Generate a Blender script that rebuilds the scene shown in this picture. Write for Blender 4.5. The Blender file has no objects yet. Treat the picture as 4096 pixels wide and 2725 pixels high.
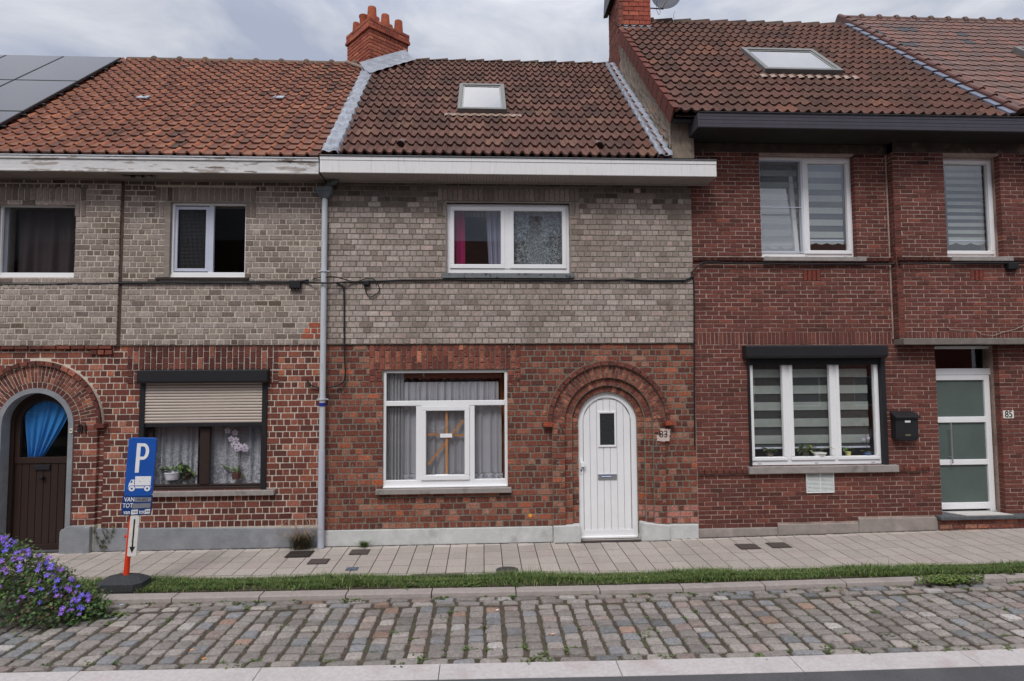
import bpy, math, random
import numpy as np
from mathutils import Matrix, Vector, Euler
random.seed(7); RS = np.random.RandomState(7)
SC = bpy.context.scene
COL = SC.collection
# ------------------------------------------------------------------ camera
FPX = 2300.0; W0, H0 = 4096.0, 2725.0
CAM = Vector((0.0, -8.85, 2.60))
PITCH, ROLL, YAW = math.radians(3.1), 0.006, math.radians(-2.84)
cd = bpy.data.cameras.new("camera"); cam = bpy.data.objects.new("camera", cd); COL.objects.link(cam)
cd.sensor_width = 36.0; cd.lens = 36.0 * FPX / W0; cd.clip_start = 0.05; cd.clip_end = 2000
cam.location = CAM; cam.rotation_euler = (math.pi / 2 + PITCH, ROLL, YAW)
SC.camera = cam
RM = Euler((math.pi / 2 + PITCH, ROLL, YAW)).to_matrix()
# ------------------------------------------------------------------ world
SUN_EL, SUN_AZ = math.radians(52), math.radians(200)
w = bpy.data.worlds.new("World"); SC.world = w; w.use_nodes = True
nt = w.node_tree; nt.nodes.clear(); L = nt.links.new
def N(t, typ, **kw):
    n = t.nodes.new(typ)
    for k, v in kw.items():
        if k == 'inp':
            for i, x in v.items(): n.inputs[i].default_value = x
        else: setattr(n, k, v)
    return n
sky = N(nt, 'ShaderNodeTexSky', sky_type='NISHITA', sun_disc=False, sun_elevation=SUN_EL, sun_rotation=SUN_AZ, dust_density=2.0)
tc = N(nt, 'ShaderNodeTexCoord')
mp = N(nt, 'ShaderNodeMapping'); mp.inputs['Scale'].default_value = (1.6, 1.6, 3.6); mp.inputs['Rotation'].default_value = (0.15, 0.35, 0.3)
n1 = N(nt, 'ShaderNodeTexNoise'); n1.inputs['Scale'].default_value = 2.3; n1.inputs['Detail'].default_value = 8; n1.inputs['Roughness'].default_value = .56; n1.inputs['Distortion'].default_value = .5
rp = N(nt, 'ShaderNodeValToRGB')
rp.color_ramp.elements[0].position = .37; rp.color_ramp.elements[0].color = (4.5, 5.0, 6.3, 1)
rp.color_ramp.elements[1].position = .61; rp.color_ramp.elements[1].color = (7.7, 7.95, 8.6, 1)
e = rp.color_ramp.elements.new(.49); e.color = (6.0, 6.35, 7.3, 1)
# CIE overcast: a cloudy sky is up to three times brighter overhead than at the horizon
sp = N(nt, 'ShaderNodeSeparateXYZ'); mr = N(nt, 'ShaderNodeValToRGB'); mr.color_ramp.elements[0].position = .5; mr.color_ramp.elements[0].color = (1, 1, 1, 1)
mr.color_ramp.elements[1].position = 1.0; mr.color_ramp.elements[1].color = (3.0, 2.88, 2.75, 1)
vm = N(nt, 'ShaderNodeVectorMath', operation='MULTIPLY')
mx = N(nt, 'ShaderNodeMixRGB', inp={0: .93})
bg = N(nt, 'ShaderNodeBackground'); bg.inputs['Strength'].default_value = .1
wo = N(nt, 'ShaderNodeOutputWorld')
L(tc.outputs['Generated'], mp.inputs[0]); L(mp.outputs[0], n1.inputs['Vector']); L(n1.outputs[0], rp.inputs[0])
L(tc.outputs['Generated'], sp.inputs[0]); L(sp.outputs['Z'], mr.inputs[0]); L(rp.outputs[0], vm.inputs[0]); L(mr.outputs[0], vm.inputs[1])
L(sky.outputs[0], mx.inputs[1]); L(vm.outputs[0], mx.inputs[2]); L(mx.outputs[0], bg.inputs[0]); L(bg.outputs[0], wo.inputs[0])
sl = bpy.data.lights.new("sun", 'SUN'); sl.energy = 1.9; sl.angle = math.radians(20); sl.color = (1, .975, .95)
so = bpy.data.objects.new("sun", sl); COL.objects.link(so); so.location = (0, -10, 20)
so.rotation_euler = (math.pi / 2 - SUN_EL, 0, math.pi - SUN_AZ)
SC.view_settings.view_transform = 'Standard'; SC.view_settings.look = 'None'; SC.view_settings.exposure = -0.08; SC.view_settings.gamma = 1
# ------------------------------------------------------------------ pixel rays -> points on real planes
def ray(px, py):
    return RM @ Vector(((px - W0 / 2) / FPX, -(py - H0 / 2) / FPX, -1))
def F(px, py, Y=0.0):                       # point on the vertical plane y = Y
    d = ray(px, py); t = (Y - CAM.y) / d.y; p = CAM + d * t; return p.x, p.z
def FX(px, py, Y=0.0): return F(px, py, Y)[0]
def FZ(py, px=2048, Y=0.0): return F(px, py, Y)[1]
def onplane(px, py, p0, n):
    d = ray(px, py); n = Vector(n); t = (Vector(p0) - CAM).dot(n) / d.dot(n); return CAM + d * t
# ------------------------------------------------------------------ mesh helpers
class MB:
    def __init__(s): s.v = []; s.f = []; s.c = []; s.sm = False
    def quad(s, a, b, c, d, col=(1, 1, 1)):
        i = len(s.v); s.v += [a, b, c, d]; s.f.append((i, i + 1, i + 2, i + 3)); s.c += [col] * 4
    def poly(s, pts, col=(1, 1, 1)):
        i = len(s.v); s.v += list(pts); s.f.append(tuple(range(i, i + len(pts)))); s.c += [col] * len(pts)
    def box(s, x0, x1, y0, y1, z0, z1, col=(1, 1, 1), M=None):
        P = [(x0, y0, z0), (x1, y0, z0), (x1, y1, z0), (x0, y1, z0), (x0, y0, z1), (x1, y0, z1), (x1, y1, z1), (x0, y1, z1)]
        if M is not None: P = [tuple(M @ Vector(p)) for p in P]
        i = len(s.v); s.v += P; s.c += [col] * 8
        s.f += [(i, i + 3, i + 2, i + 1), (i + 4, i + 5, i + 6, i + 7), (i, i + 1, i + 5, i + 4), (i + 1, i + 2, i + 6, i + 5), (i + 2, i + 3, i + 7, i + 6), (i + 3, i, i + 4, i + 7)]
    def prism(s, pts, y0, y1, col=(1, 1, 1)):     # pts = (x, z) counter-clockwise seen from the front
        n = len(pts); i = len(s.v)
        s.v += [(x, y0, z) for x, z in pts] + [(x, y1, z) for x, z in pts]; s.c += [col] * (2 * n)
        s.f.append(tuple(range(i, i + n))); s.f.append(tuple(range(i + 2 * n - 1, i + n - 1, -1)))
        for k in range(n): s.f.append((i + k, i + n + k, i + n + (k + 1) % n, i + (k + 1) % n))
    def hull(s, A, B, col=(1, 1, 1)):              # two matching 3d loops
        n = len(A); i = len(s.v); s.v += list(A) + list(B); s.c += [col] * (2 * n)
        s.f.append(tuple(range(i, i + n))); s.f.append(tuple(range(i + 2 * n - 1, i + n - 1, -1)))
        for k in range(n): s.f.append((i + k, i + n + k, i + n + (k + 1) % n, i + (k + 1) % n))
    def tube(s, pts, r, seg=8, col=(1, 1, 1), cap=True):
        pts = [Vector(p) for p in pts]; rs = r if isinstance(r, (list, tuple)) else [r] * len(pts)
        base = len(s.v); up = Vector((0, 0, 1))
        for k, p in enumerate(pts):
            t = (pts[min(k + 1, len(pts) - 1)] - pts[max(k - 1, 0)])
            if t.length < 1e-9: t = Vector((0, 0, 1))
            t.normalize(); u = up if abs(t.dot(up)) < .95 else Vector((0, 1, 0))
            a = t.cross(u).normalized(); b = t.cross(a)
            for j in range(seg):
                an = 2 * math.pi * j / seg; s.v.append(tuple(p + (a * math.cos(an) + b * math.sin(an)) * rs[k])); s.c.append(col)
        for k in range(len(pts) - 1):
            for j in range(seg):
                A = base + k * seg + j; B = base + k * seg + (j + 1) % seg; s.f.append((A, B, B + seg, A + seg))
        if cap:
            s.f.append(tuple(base + j for j in range(seg))[::-1]); s.f.append(tuple(base + (len(pts) - 1) * seg + j for j in range(seg)))
    def lathe(s, c, prof, seg=20, col=(1, 1, 1), cap=True, ax=None):
        base = len(s.v)
        for r, h in prof:
            for j in range(seg):
                an = 2 * math.pi * j / seg; p = Vector((r * math.cos(an), r * math.sin(an), h))
                if ax is not None: p = ax @ p
                s.v.append(tuple(Vector(c) + p)); s.c.append(col)
        for k in range(len(prof) - 1):
            for j in range(seg):
                A = base + k * seg + j; B = base + k * seg + (j + 1) % seg; s.f.append((A, B, B + seg, A + seg))
        if cap:
            s.f.append(tuple(base + j for j in range(seg))[::-1]); s.f.append(tuple(base + (len(prof) - 1) * seg + j for j in range(seg)))
    def grid(s, P, col=None):                      # P[i][j] points, optional col[i][j]
        n, m = len(P), len(P[0]); i0 = len(s.v)
        for i in range(n):
            for j in range(m): s.v.append(tuple(P[i][j])); s.c.append(col[i][j] if col else (1, 1, 1))
        for i in range(n - 1):
            for j in range(m - 1):
                a = i0 + i * m + j; s.f.append((a, a + 1, a + m + 1, a + m))
    def build(s, name, m, parent=None, smooth=None, bevel=0):
        me = bpy.data.meshes.new(name)
        V = np.array(s.v, dtype=float).reshape(-1, 3)
        lo, hi = V.min(0), V.max(0); c = Vector(((lo[0] + hi[0]) / 2, (lo[1] + hi[1]) / 2, lo[2]))
        V = V - np.array(c)
        me.from_pydata(V.tolist(), [], s.f)
        ca = me.color_attributes.new("col", 'FLOAT_COLOR', 'POINT')
        C4 = np.ones((len(s.c), 4)); C4[:, :3] = np.array(s.c).reshape(-1, 3); ca.data.foreach_set('color', C4.ravel())
        me.materials.append(m); sm = s.sm if smooth is None else smooth
        if sm: me.shade_smooth()
        me.update(); o = bpy.data.objects.new(name, me); COL.objects.link(o); o.location = c
        if sm:
            try:
                me.set_sharp_from_angle(angle=math.radians(40))
            except Exception: pass
        if bevel:
            b = o.modifiers.new("bevel", 'BEVEL'); b.width = bevel; b.segments = 2; b.limit_method = 'ANGLE'; b.angle_limit = math.radians(50)
        if parent is not None: adopt(o, parent)
        return o
def wmat(o):
    M = Matrix.LocRotScale(o.location, o.rotation_euler, o.scale)
    return wmat(o.parent) @ o.matrix_parent_inverse @ M if o.parent else M
def adopt(o, parent):
    inv = wmat(parent).inverted(); o.parent = parent; o.matrix_parent_inverse = inv
def tag(o, label, cat, group=None, kind=None):
    if label: o['label'] = label
    if cat: o['category'] = cat
    if group: o['group'] = group
    if kind: o['kind'] = kind
    return o
def empty(name, loc, label, cat, group=None):
    o = bpy.data.objects.new(name, None); o.empty_display_size = .2; COL.objects.link(o); o.location = loc
    return tag(o, label, cat, group)
def struct(name, mb, m, **kw):
    o = mb.build(name, m, **kw); o['kind'] = 'structure'; return o
# ------------------------------------------------------------------ materials
def lin(c): return tuple(((x / 255 + .055) / 1.055) ** 2.4 if x > 10 else x / 255 / 12.92 for x in c)
EV = .72
def A(r, g, b, e=None):                       # photographed colour -> base colour
    e = e or EV; return tuple(min(.85, x / e) for x in lin((r, g, b)))
MATS = {}
def mat(name, col=None, rough=.85, metal=0, n=(6, .25), n2=None, bump=.0, bscale=60, spec=.3, tint=None, attr=False, coat=0, stretch=(1, 1, 1)):
    """n=(scale, amount) mottling; n2=(scale, threshold, colour, width) patches; attr=True multiplies by the mesh colour"""
    if name in MATS: return MATS[name]
    m = bpy.data.materials.new(name); m.use_nodes = True; t = m.node_tree; b = t.nodes['Principled BSDF']; l = t.links.new
    b.inputs['Roughness'].default_value = rough; b.inputs['Metallic'].default_value = metal; b.inputs['Specular IOR Level'].default_value = spec
    if coat: b.inputs['Coat Weight'].default_value = coat
    g = N(t, 'ShaderNodeNewGeometry'); mpn = N(t, 'ShaderNodeMapping'); mpn.inputs['Scale'].default_value = stretch; l(g.outputs['Position'], mpn.inputs[0]); pos = mpn.outputs[0]
    if attr:
        at = N(t, 'ShaderNodeAttribute', attribute_name='col'); cur = at.outputs['Color']
        if col is not None:
            k = N(t, 'ShaderNodeMixRGB', blend_type='MULTIPLY', inp={0: 1.0, 2: (*col, 1)}); l(cur, k.inputs[1]); cur = k.outputs[0]
    else:
        r = N(t, 'ShaderNodeRGB'); r.outputs[0].default_value = (*col, 1); cur = r.outputs[0]
    if n:
        no = N(t, 'ShaderNodeTexNoise', inp={'Scale': n[0], 'Detail': 6, 'Roughness': .65}); l(pos, no.inputs['Vector'])
        mr_ = N(t, 'ShaderNodeMapRange', inp={'From Min': .28, 'From Max': .72, 'To Min': 1 - n[1], 'To Max': 1 + n[1]}); l(no.outputs[0], mr_.inputs[0])
        vs = N(t, 'ShaderNodeVectorMath', operation='SCALE'); l(cur, vs.inputs[0]); l(mr_.outputs[0], vs.inputs['Scale']); cur = vs.outputs[0]
    for q in (n2 or []):
        no = N(t, 'ShaderNodeTexNoise', inp={'Scale': q[0], 'Detail': 5, 'Roughness': .6}); l(pos, no.inputs['Vector'])
        mr_ = N(t, 'ShaderNodeMapRange', inp={'From Min': q[1], 'From Max': q[1] + q[3], 'To Min': 0, 'To Max': q[4] if len(q) > 4 else 1}); l(no.outputs[0], mr_.inputs[0])
        k = N(t, 'ShaderNodeMixRGB', inp={2: (*q[2], 1)}); l(mr_.outputs[0], k.inputs[0]); l(cur, k.inputs[1]); cur = k.outputs[0]
    l(cur, b.inputs['Base Color'])
    if bump:
        no = N(t, 'ShaderNodeTexNoise', inp={'Scale': bscale, 'Detail': 4, 'Roughness': .6}); l(pos, no.inputs['Vector'])
        bu = N(t, 'ShaderNodeBump', inp={'Strength': 1.0, 'Distance': bump}); l(no.outputs[0], bu.inputs['Height']); l(bu.outputs[0], b.inputs['Normal'])
    MATS[name] = m; return m
def glass(name, tintc=(1, 1, 1), gain=2.0, base=.02, rough=.0, wob=.0):
    m = bpy.data.materials.new(name); m.use_nodes = True; t = m.node_tree; t.nodes.clear(); l = t.links.new
    o = N(t, 'ShaderNodeOutputMaterial'); tr = N(t, 'ShaderNodeBsdfTransparent'); tr.inputs[0].default_value = (*tintc, 1)
    gl = N(t, 'ShaderNodeBsdfGlossy'); gl.inputs['Roughness'].default_value = rough; gl.inputs['Color'].default_value = (1, 1, 1, 1)
    fr = N(t, 'ShaderNodeFresnel', inp={'IOR': 1.5}); ma = N(t, 'ShaderNodeMath', operation='MULTIPLY_ADD', use_clamp=True, inp={1: gain, 2: base})
    mi = N(t, 'ShaderNodeMixShader'); gb_ = N(t, 'ShaderNodeNewGeometry'); iv = N(t, 'ShaderNodeMath', operation='SUBTRACT', inp={0: 1.0}); mm = N(t, 'ShaderNodeMath', operation='MULTIPLY'); l(gb_.outputs['Backfacing'], iv.inputs[1]); l(fr.outputs[0], ma.inputs[0]); l(ma.outputs[0], mm.inputs[0]); l(iv.outputs[0], mm.inputs[1]); l(mm.outputs[0], mi.inputs[0]); l(tr.outputs[0], mi.inputs[1]); l(gl.outputs[0], mi.inputs[2]); l(mi.outputs[0], o.inputs[0])
    if wob:
        g = N(t, 'ShaderNodeNewGeometry'); no = N(t, 'ShaderNodeTexNoise', inp={'Scale': 3.0, 'Detail': 1}); l(g.outputs['Position'], no.inputs['Vector'])
        bu = N(t, 'ShaderNodeBump', inp={'Strength': 1.0, 'Distance': wob}); l(no.outputs[0], bu.inputs['Height']); l(bu.outputs[0], gl.inputs['Normal'])
    return m
def sheer(name, col, alpha, stripes=None, lace=None):
    """translucent cloth: part transparent, part diffuse"""
    m = bpy.data.materials.new(name); m.use_nodes = True; t = m.node_tree; t.nodes.clear(); l = t.links.new
    o = N(t, 'ShaderNodeOutputMaterial'); tr = N(t, 'ShaderNodeBsdfTransparent'); df = N(t, 'ShaderNodeBsdfDiffuse'); df.inputs[0].default_value = (*col, 1)
    mi = N(t, 'ShaderNodeMixShader'); mi.inputs[0].default_value = alpha; l(tr.outputs[0], mi.inputs[1]); l(df.outputs[0], mi.inputs[2]); l(mi.outputs[0], o.inputs[0])
    if lace:
        g = N(t, 'ShaderNodeNewGeometry'); vo = N(t, 'ShaderNodeTexNoise', inp={'Scale': lace[0], 'Detail': 1.5, 'Distortion': 2.5}); l(g.outputs['Position'], vo.inputs['Vector'])
        sx = N(t, 'ShaderNodeSeparateXYZ'); l(g.outputs['Position'], sx.inputs[0])
        hz = N(t, 'ShaderNodeMapRange', inp={'From Min': lace[1], 'From Max': lace[2], 'To Min': 1, 'To Max': 0}); l(sx.outputs['Z'], hz.inputs[0])
        r_ = N(t, 'ShaderNodeMapRange', inp={'From Min': .46, 'From Max': .56, 'To Min': 0, 'To Max': .55}); l(vo.outputs[0], r_.inputs[0])
        mu = N(t, 'ShaderNodeMath', operation='MULTIPLY'); l(r_.outputs[0], mu.inputs[0]); l(hz.outputs[0], mu.inputs[1])
        ad = N(t, 'ShaderNodeMath', operation='ADD', use_clamp=True, inp={1: alpha}); l(mu.outputs[0], ad.inputs[0]); l(ad.outputs[0], mi.inputs[0])
    return m
M_brick = mat('brick', (.94, .95, .95), attr=True, n=(32, .40), n2=[(.8, .48, A(78, 46, 38), .2, .28), (2.3, .58, A(60, 50, 44), .18, .4), (24, .66, A(165, 135, 118), .05, .45)], bump=.007, bscale=90, rough=.9)
M_brickmid = mat('weathered_brick', (.88, .90, .92), attr=True, n=(32, .50), n2=[(.8, .46, A(84, 50, 40), .2, .32), (2.6, .54, A(66, 42, 34), .2, .35), (9, .60, A(84, 60, 48), .15, .28), (26, .62, A(178, 150, 132), .06, .55)], bump=.009, bscale=80, rough=.9)
M_greybrick = mat('grey_brick', (1.03, .985, .965), attr=True, n=(30, .32), n2=[(.7, .47, A(96, 82, 70), .2, .35), (1.9, .53, A(84, 70, 58), .2, .45), (30, .68, A(180, 172, 165), .05, .4)], bump=.004, bscale=80, rough=.92, stretch=(1, 1, .8))
M_mortar_l = mat('light_mortar', A(172, 163, 150), n=(30, .25), n2=[(2.0, .55, A(88, 80, 72), .2, .5)], bump=.004, bscale=120)
M_mortar_m = mat('grey_mortar', A(106, 101, 90), n=(30, .3), n2=[(2.0, .58, A(60, 54, 50), .2, .5)], bump=.004, bscale=120)
M_mortar_r = mat('pale_mortar', A(148, 130, 120), n=(30, .3), n2=[(1.7, .5, A(80, 66, 60), .2, .7)], bump=.003, bscale=120)
M_plinth = mat('painted_plinth', A(168, 169, 166), n=(5, .14), n2=[(3.5, .58, A(112, 112, 112), .18, .5), (35, .68, A(90, 88, 86), .04, .5)], bump=.004, bscale=30)
M_plinth_d = mat('grey_plinth', A(116, 118, 121), n=(5, .16), n2=[(3.0, .56, A(135, 138, 142), .15, .6), (40, .7, A(80, 80, 80), .05, .5)], bump=.004, bscale=40)
M_stone = mat('sill_stone', A(128, 122, 118), n=(9, .15), n2=[(5, .58, A(90, 86, 82), .1, .6)], bump=.003, bscale=60)
M_bluestone = mat('bluestone', A(76, 78, 80), n=(12, .25), bump=.006, bscale=30, rough=.7)
M_concrete = mat('old_concrete', A(105, 98, 92), n=(9, .22), n2=[(4, .55, A(52, 46, 42), .2, .8)], bump=.006, bscale=60)
M_white = mat('white_plastic', A(212, 212, 222), n=(3, .03), rough=.38, spec=.4)
M_whitedoor = mat('white_door_paint', A(206, 206, 216), n=(3, .04), rough=.45)
M_alu = mat('grey_aluminium', A(168, 172, 184), n=(4, .05), rough=.4)
M_brown = mat('brown_paint', A(44, 32, 28), n=(20, .2), rough=.5, stretch=(6, 6, .6))
M_black = mat('black_coated_metal', A(30, 30, 33), n=(3, .1), rough=.45, spec=.4)
M_blacksoft = mat('black_plastic', A(24, 24, 26), n=(10, .1), rough=.6)
M_gutterblack = mat('dark_gutter_board', A(58, 55, 62), n=(6, .1), rough=.5)
M_soffit = mat('dark_soffit', A(40, 36, 36), n=(5, .25), rough=.8)
M_dark = mat('room_dark', A(40, 38, 38), n=None, rough=1)
M_lead = mat('lead_sheet', A(116, 120, 128), n=(7, .25), n2=[(12, .58, A(160, 164, 172), .1, .7), (5, .6, A(90, 92, 98), .15, .6)], bump=.01, bscale=22, rough=.5, spec=.5)
M_zinc = mat('zinc', A(168, 172, 175), n=(8, .12), n2=[(4, .55, A(118, 122, 124), .2, .6)], rough=.5, stretch=(3, 3, .5))
M_zincd = mat('dark_zinc', A(84, 88, 90), n=(8, .15), rough=.55)
M_gutterwhite = mat('white_gutter_board', A(196, 194, 192), n=(14, .06), n2=[(9, .58, A(160, 156, 150), .1, .4)], rough=.5, stretch=(3, 1, .25))
M_peel = mat('peeling_paint', A(182, 180, 178), n=(10, .12), n2=[(6, .54, A(128, 118, 110), .04, .8), (3.2, .60, A(96, 84, 76), .03, .95)], bump=.004, bscale=25, stretch=(.45, 1, 2.6))
M_oldwood = mat('old_soffit_paint', A(122, 112, 104), n=(8, .2), bump=.003, bscale=40, stretch=(.5, 1, 2))
M_soffitw = mat('white_soffit', A(140, 132, 126), n=(5, .08), rough=.6)
M_tileL = mat('clay_tile', (.61, .65, .68), attr=True, n=(28, .35), n2=[(14, .60, A(84, 66, 58), .12, .65), (50, .74, A(190, 185, 170), .03, .8)], bump=.004, bscale=60, rough=.85)
M_tileM = mat('concrete_tile', (.60, .565, .575), attr=True, n=(24, .3), n2=[(9, .53, A(74, 66, 58), .2, .65), (60, .75, A(185, 178, 165), .02, .8)], bump=.005, bscale=110, rough=.95)
M_tileN = mat('glazed_tile', (.60, .56, .55), attr=True, n=(10, .15), rough=.55, spec=.35)
M_terracotta = mat('terracotta', A(140, 72, 48), n=(9, .25), n2=[(5, .6, A(90, 55, 42), .15, .6)], rough=.85, attr=True)
M_render = mat('rough_render', A(118, 106, 94), n=(10, .3), n2=[(9, .56, A(70, 62, 56), .1, .8), (6, .64, A(150, 75, 48), .03, .9)], bump=.02, bscale=14, stretch=(1, 1, .5))
M_solar = mat('solar_glass', A(40, 42, 52), n=None, rough=.14, spec=.30)
M_pave = mat('paving_slab', (1.12, 1.13, 1.11), attr=True, n=(30, .12), n2=[(.9, .5, A(128, 116, 108, 1.1), .25, .30), (55, .70, A(96, 90, 84, 1.1), .03, .6), (2, .55, A(140, 130, 125, 1.1), .2, .3), (90, .7, A(110, 104, 100, 1.1), .05, .4)], bump=.0015, bscale=150, rough=.9)
M_sand = mat('joint_dirt', A(52, 46, 42, .95), n=(20, .3), bump=.006, bscale=60)
M_soil = mat('soil', A(72, 62, 52, 1.0), n=(15, .35), n2=[(7, .52, A(60, 70, 36, 1.0), .1, .7)], bump=.02, bscale=30)
M_kerb = mat('kerb_concrete', A(162, 152, 146, 1.15), n=(16, .14), n2=[(4, .56, A(130, 120, 112, 1.1), .15, .5)], bump=.002, bscale=110)
M_strip = mat('concrete_strip', A(190, 184, 182, 1.15), n=(26, .14), n2=[(1.5, .5, A(150, 142, 136, 1.15), .25, .4), (3, .55, A(178, 160, 158, 1.15), .15, .6), (110, .69, A(90, 84, 80, 1.1), .04, .5)], bump=.002, bscale=130)
M_asphalt = mat('asphalt', A(86, 86, 88, 1.15), n=(90, .4), n2=[(.9, .5, A(70, 70, 70, 1.15), .2, .4), (2, .5, A(100, 100, 100, 1.15), .2, .5)], bump=.004, bscale=160)
M_sett = mat('granite_sett', attr=True, n=(38, .34), n2=[(1.3, .50, A(92, 82, 74, 1.1), .2, .35), (5, .56, A(98, 86, 78, 1.1), .2, .4), (130, .68, A(190, 186, 180, 1.1), .06, .35)], bump=.008, bscale=45, rough=.9)
M_leaf = mat('leaves', attr=True, n=(20, .2), rough=.6)
M_plain = mat('painted', attr=True, n=(15, .06), rough=.5)
M_cloth = mat('cloth', attr=True, n=(8, .06), rough=.95)
M_cable = mat('cable_rubber', A(28, 28, 30), n=None, rough=.6)
M_cover = mat('cast_iron', A(82, 74, 70, 1.0), n=(60, .35), bump=.006, bscale=70, rough=.7)
M_chrome = mat('brushed_steel', A(170, 172, 176), n=None, rough=.3, metal=.8)
M_rubber = mat('recycled_rubber', A(62, 63, 66, 1.1), n=(30, .25), bump=.004, bscale=60, rough=.9)
G_clear = glass('window_glass', gain=1.0, base=.015)
G_scr = glass('screened_glass', (.75, .75, .75), gain=.2, base=.0)
G_mid = glass('window_glass_middle', gain=1.2, base=.02)
G_up = glass('window_glass_upper', gain=1.6, base=.10)
G_low = glass('window_glass_lower', gain=1.5, base=.03)
G_sky = glass('roof_window_glass', (.25, .27, .3), gain=1.0, base=.20)
G_frost = mat('frosted_glass', A(76, 86, 82), n=(2, .12), rough=.25, spec=.5)
# ------------------------------------------------------------------ brickwork
def P_(*cs): return [(wt, A(*c)) for wt, c in cs]
PAL_MID = P_((6, (120, 58, 43)), (6, (106, 50, 39)), (3, (134, 70, 50)), (2, (150, 86, 64)), (2.5, (92, 49, 42)), (.7, (160, 80, 48)), (1.2, (150, 98, 80)))
PAL_LEFT = P_((6, (116, 58, 45)), (5, (100, 47, 38)), (3, (134, 70, 52)), (2, (152, 90, 70)), (2, (86, 46, 40)), (.7, (158, 82, 50)))
PAL_LEFTLOW = P_((6, (100, 50, 42)), (5, (86, 42, 38)), (3, (120, 62, 50)), (1, (150, 84, 66)))
PAL_RIGHT = P_((6, (102, 52, 45)), (5, (96, 48, 42)), (3, (109, 55, 47)), (1.5, (86, 45, 40)), (.6, (122, 62, 50)))
PAL_GREYL = P_((6, (133, 121, 113)), (5, (124, 112, 104)), (2, (107, 95, 87)), (3, (141, 130, 122)), (.4, (90, 76, 66)))
PAL_GREYM = P_((6, (146, 134, 126)), (4, (136, 124, 116)), (3, (155, 144, 136)), (1.5, (121, 108, 100)), (1, (156, 138, 130)))
PAL_CHIM = P_((5, (148, 70, 46)), (3, (132, 60, 42)), (2, (160, 82, 54)))
DS = .20
def dim(c, a, b):
    k = random.uniform(a, b); return tuple(v * k for v in c)
def pick(pal):
    t = random.random() * sum(p[0] for p in pal)
    for wt, c in pal:
        t -= wt
        if t <= 0: break
    c = (c[0] * 1.03, c[1], c[2] * .84) if c[0] > 1.6 * c[1] else c; k = random.uniform(.88, 1.12); g = .3 * c[0] + .59 * c[1] + .11 * c[2]; return tuple((x * (1 - DS) + g * DS) * k * random.uniform(.99, 1.01) for x in c)
def brick(mb, x0, x1, z0, z1, Y, col, depth=.012, jit=.0022, bev=.004, side=None):
    j = lambda: random.uniform(-jit, jit)
    yo = Y + random.uniform(-.0025, .0025)
    o = [(x0 + j(), z0 + j()), (x1 + j(), z0 + j()), (x1 + j(), z1 + j()), (x0 + j(), z1 + j())]
    i = [(o[0][0] + bev, o[0][1] + bev), (o[1][0] - bev, o[1][1] + bev), (o[2][0] - bev, o[2][1] - bev), (o[3][0] + bev, o[3][1] - bev)]
    b = len(mb.v)
    mb.v += [(x, yo, z) for x, z in i] + [(x, yo + bev, z) for x, z in o] + [(x, Y + depth, z) for x, z in o]
    mb.c += [col] * 12; mb.f.append((b, b + 1, b + 2, b + 3))
    for r in (0, 4):
        for k in range(4):
            mb.f.append((b + r + k, b + r + 4 + k, b + r + 4 + (k + 1) % 4, b + r + (k + 1) % 4))
def blocked(holes, z):
    out = []
    for h in holes:
        if h[0] == 'r':
            _, a, b_, c, d = h
            if c < z < d: out.append((a, b_))
        else:
            _, cx, r, zs, z0 = h
            if z0 < z <= zs: out.append((cx - r, cx + r))
            elif zs < z < zs + r:
                q = math.sqrt(r * r - (z - zs) ** 2); out.append((cx - q, cx + q))
    return sorted(out)
def courses(mb, x0, x1, z0, z1, Y, ch, pal, bond, holes=(), hw=.10, sw=.20, joint=.0145, depth=.012, lowpal=None, lowz=0, pick2=None):
    n = max(1, round((z1 - z0) / ch)); ch = (z1 - z0) / n
    for i in range(n):
        a, b = z0 + i * ch, z0 + (i + 1) * ch; zc = (a + b) / 2
        if bond == 'cross':
            wdt = hw if i % 2 == 0 else sw; off = (0 if i % 2 == 0 else (hw / 2 if (i // 2) % 2 == 0 else hw / 2 + sw / 2))
        else: wdt = sw; off = (sw / 2 if i % 2 else 0) + (sw * .25 if bond == 'wild' and (i // 2) % 2 else 0)
        segs = []; cur = x0
        bl = sorted(blocked(holes, zc) + [(c_ - .0, d_) for c_, d_ in []])
        for s_, e_ in bl:
            if e_ <= cur: continue
            if s_ >= x1: break
            if s_ > cur: segs.append((cur, min(s_, x1)))
            cur = max(cur, e_)
        if cur < x1: segs.append((cur, x1))
        off += random.uniform(-.012, .012)
        for s_, e_ in segs:
            k = math.floor((s_ - x0 - off) / wdt); x = x0 + off + k * wdt
            while x < e_ - .004:
                p, q = max(x, s_), min(x + wdt, e_)
                w_ = wdt
                if e_ - (x + wdt) < .035: q = e_; w_ = 9
                if p <= s_ + .001 and (x + wdt) - s_ < .035: q = min(x + wdt * 2, e_) if x + wdt < e_ else e_; x += wdt
                if q - p > .02:
                    pl = pal if not (lowpal and zc < lowz + .35 * math.sin(p * 1.3 + 1) + random.uniform(-.1, .1)) else lowpal
                    c = pick(pl)
                    if pick2: c = pick2(c, (p + q) / 2, zc)
                    jl = random.uniform(-.004, .004)
                    ed = depth if (abs(p - s_) > .002 and abs(q - e_) > .002) else .10
                    brick(mb, p + joint / 2 + (jl if p > s_ + .002 else (-joint / 2 - .003 if p > x0 + .002 else -.004)), q - joint / 2 + (jl if q < e_ - .002 else joint / 2 + .003), a + joint / 2, b - joint / 2, Y, c, depth=ed)
                if w_ == 9: break
                x += wdt
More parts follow.
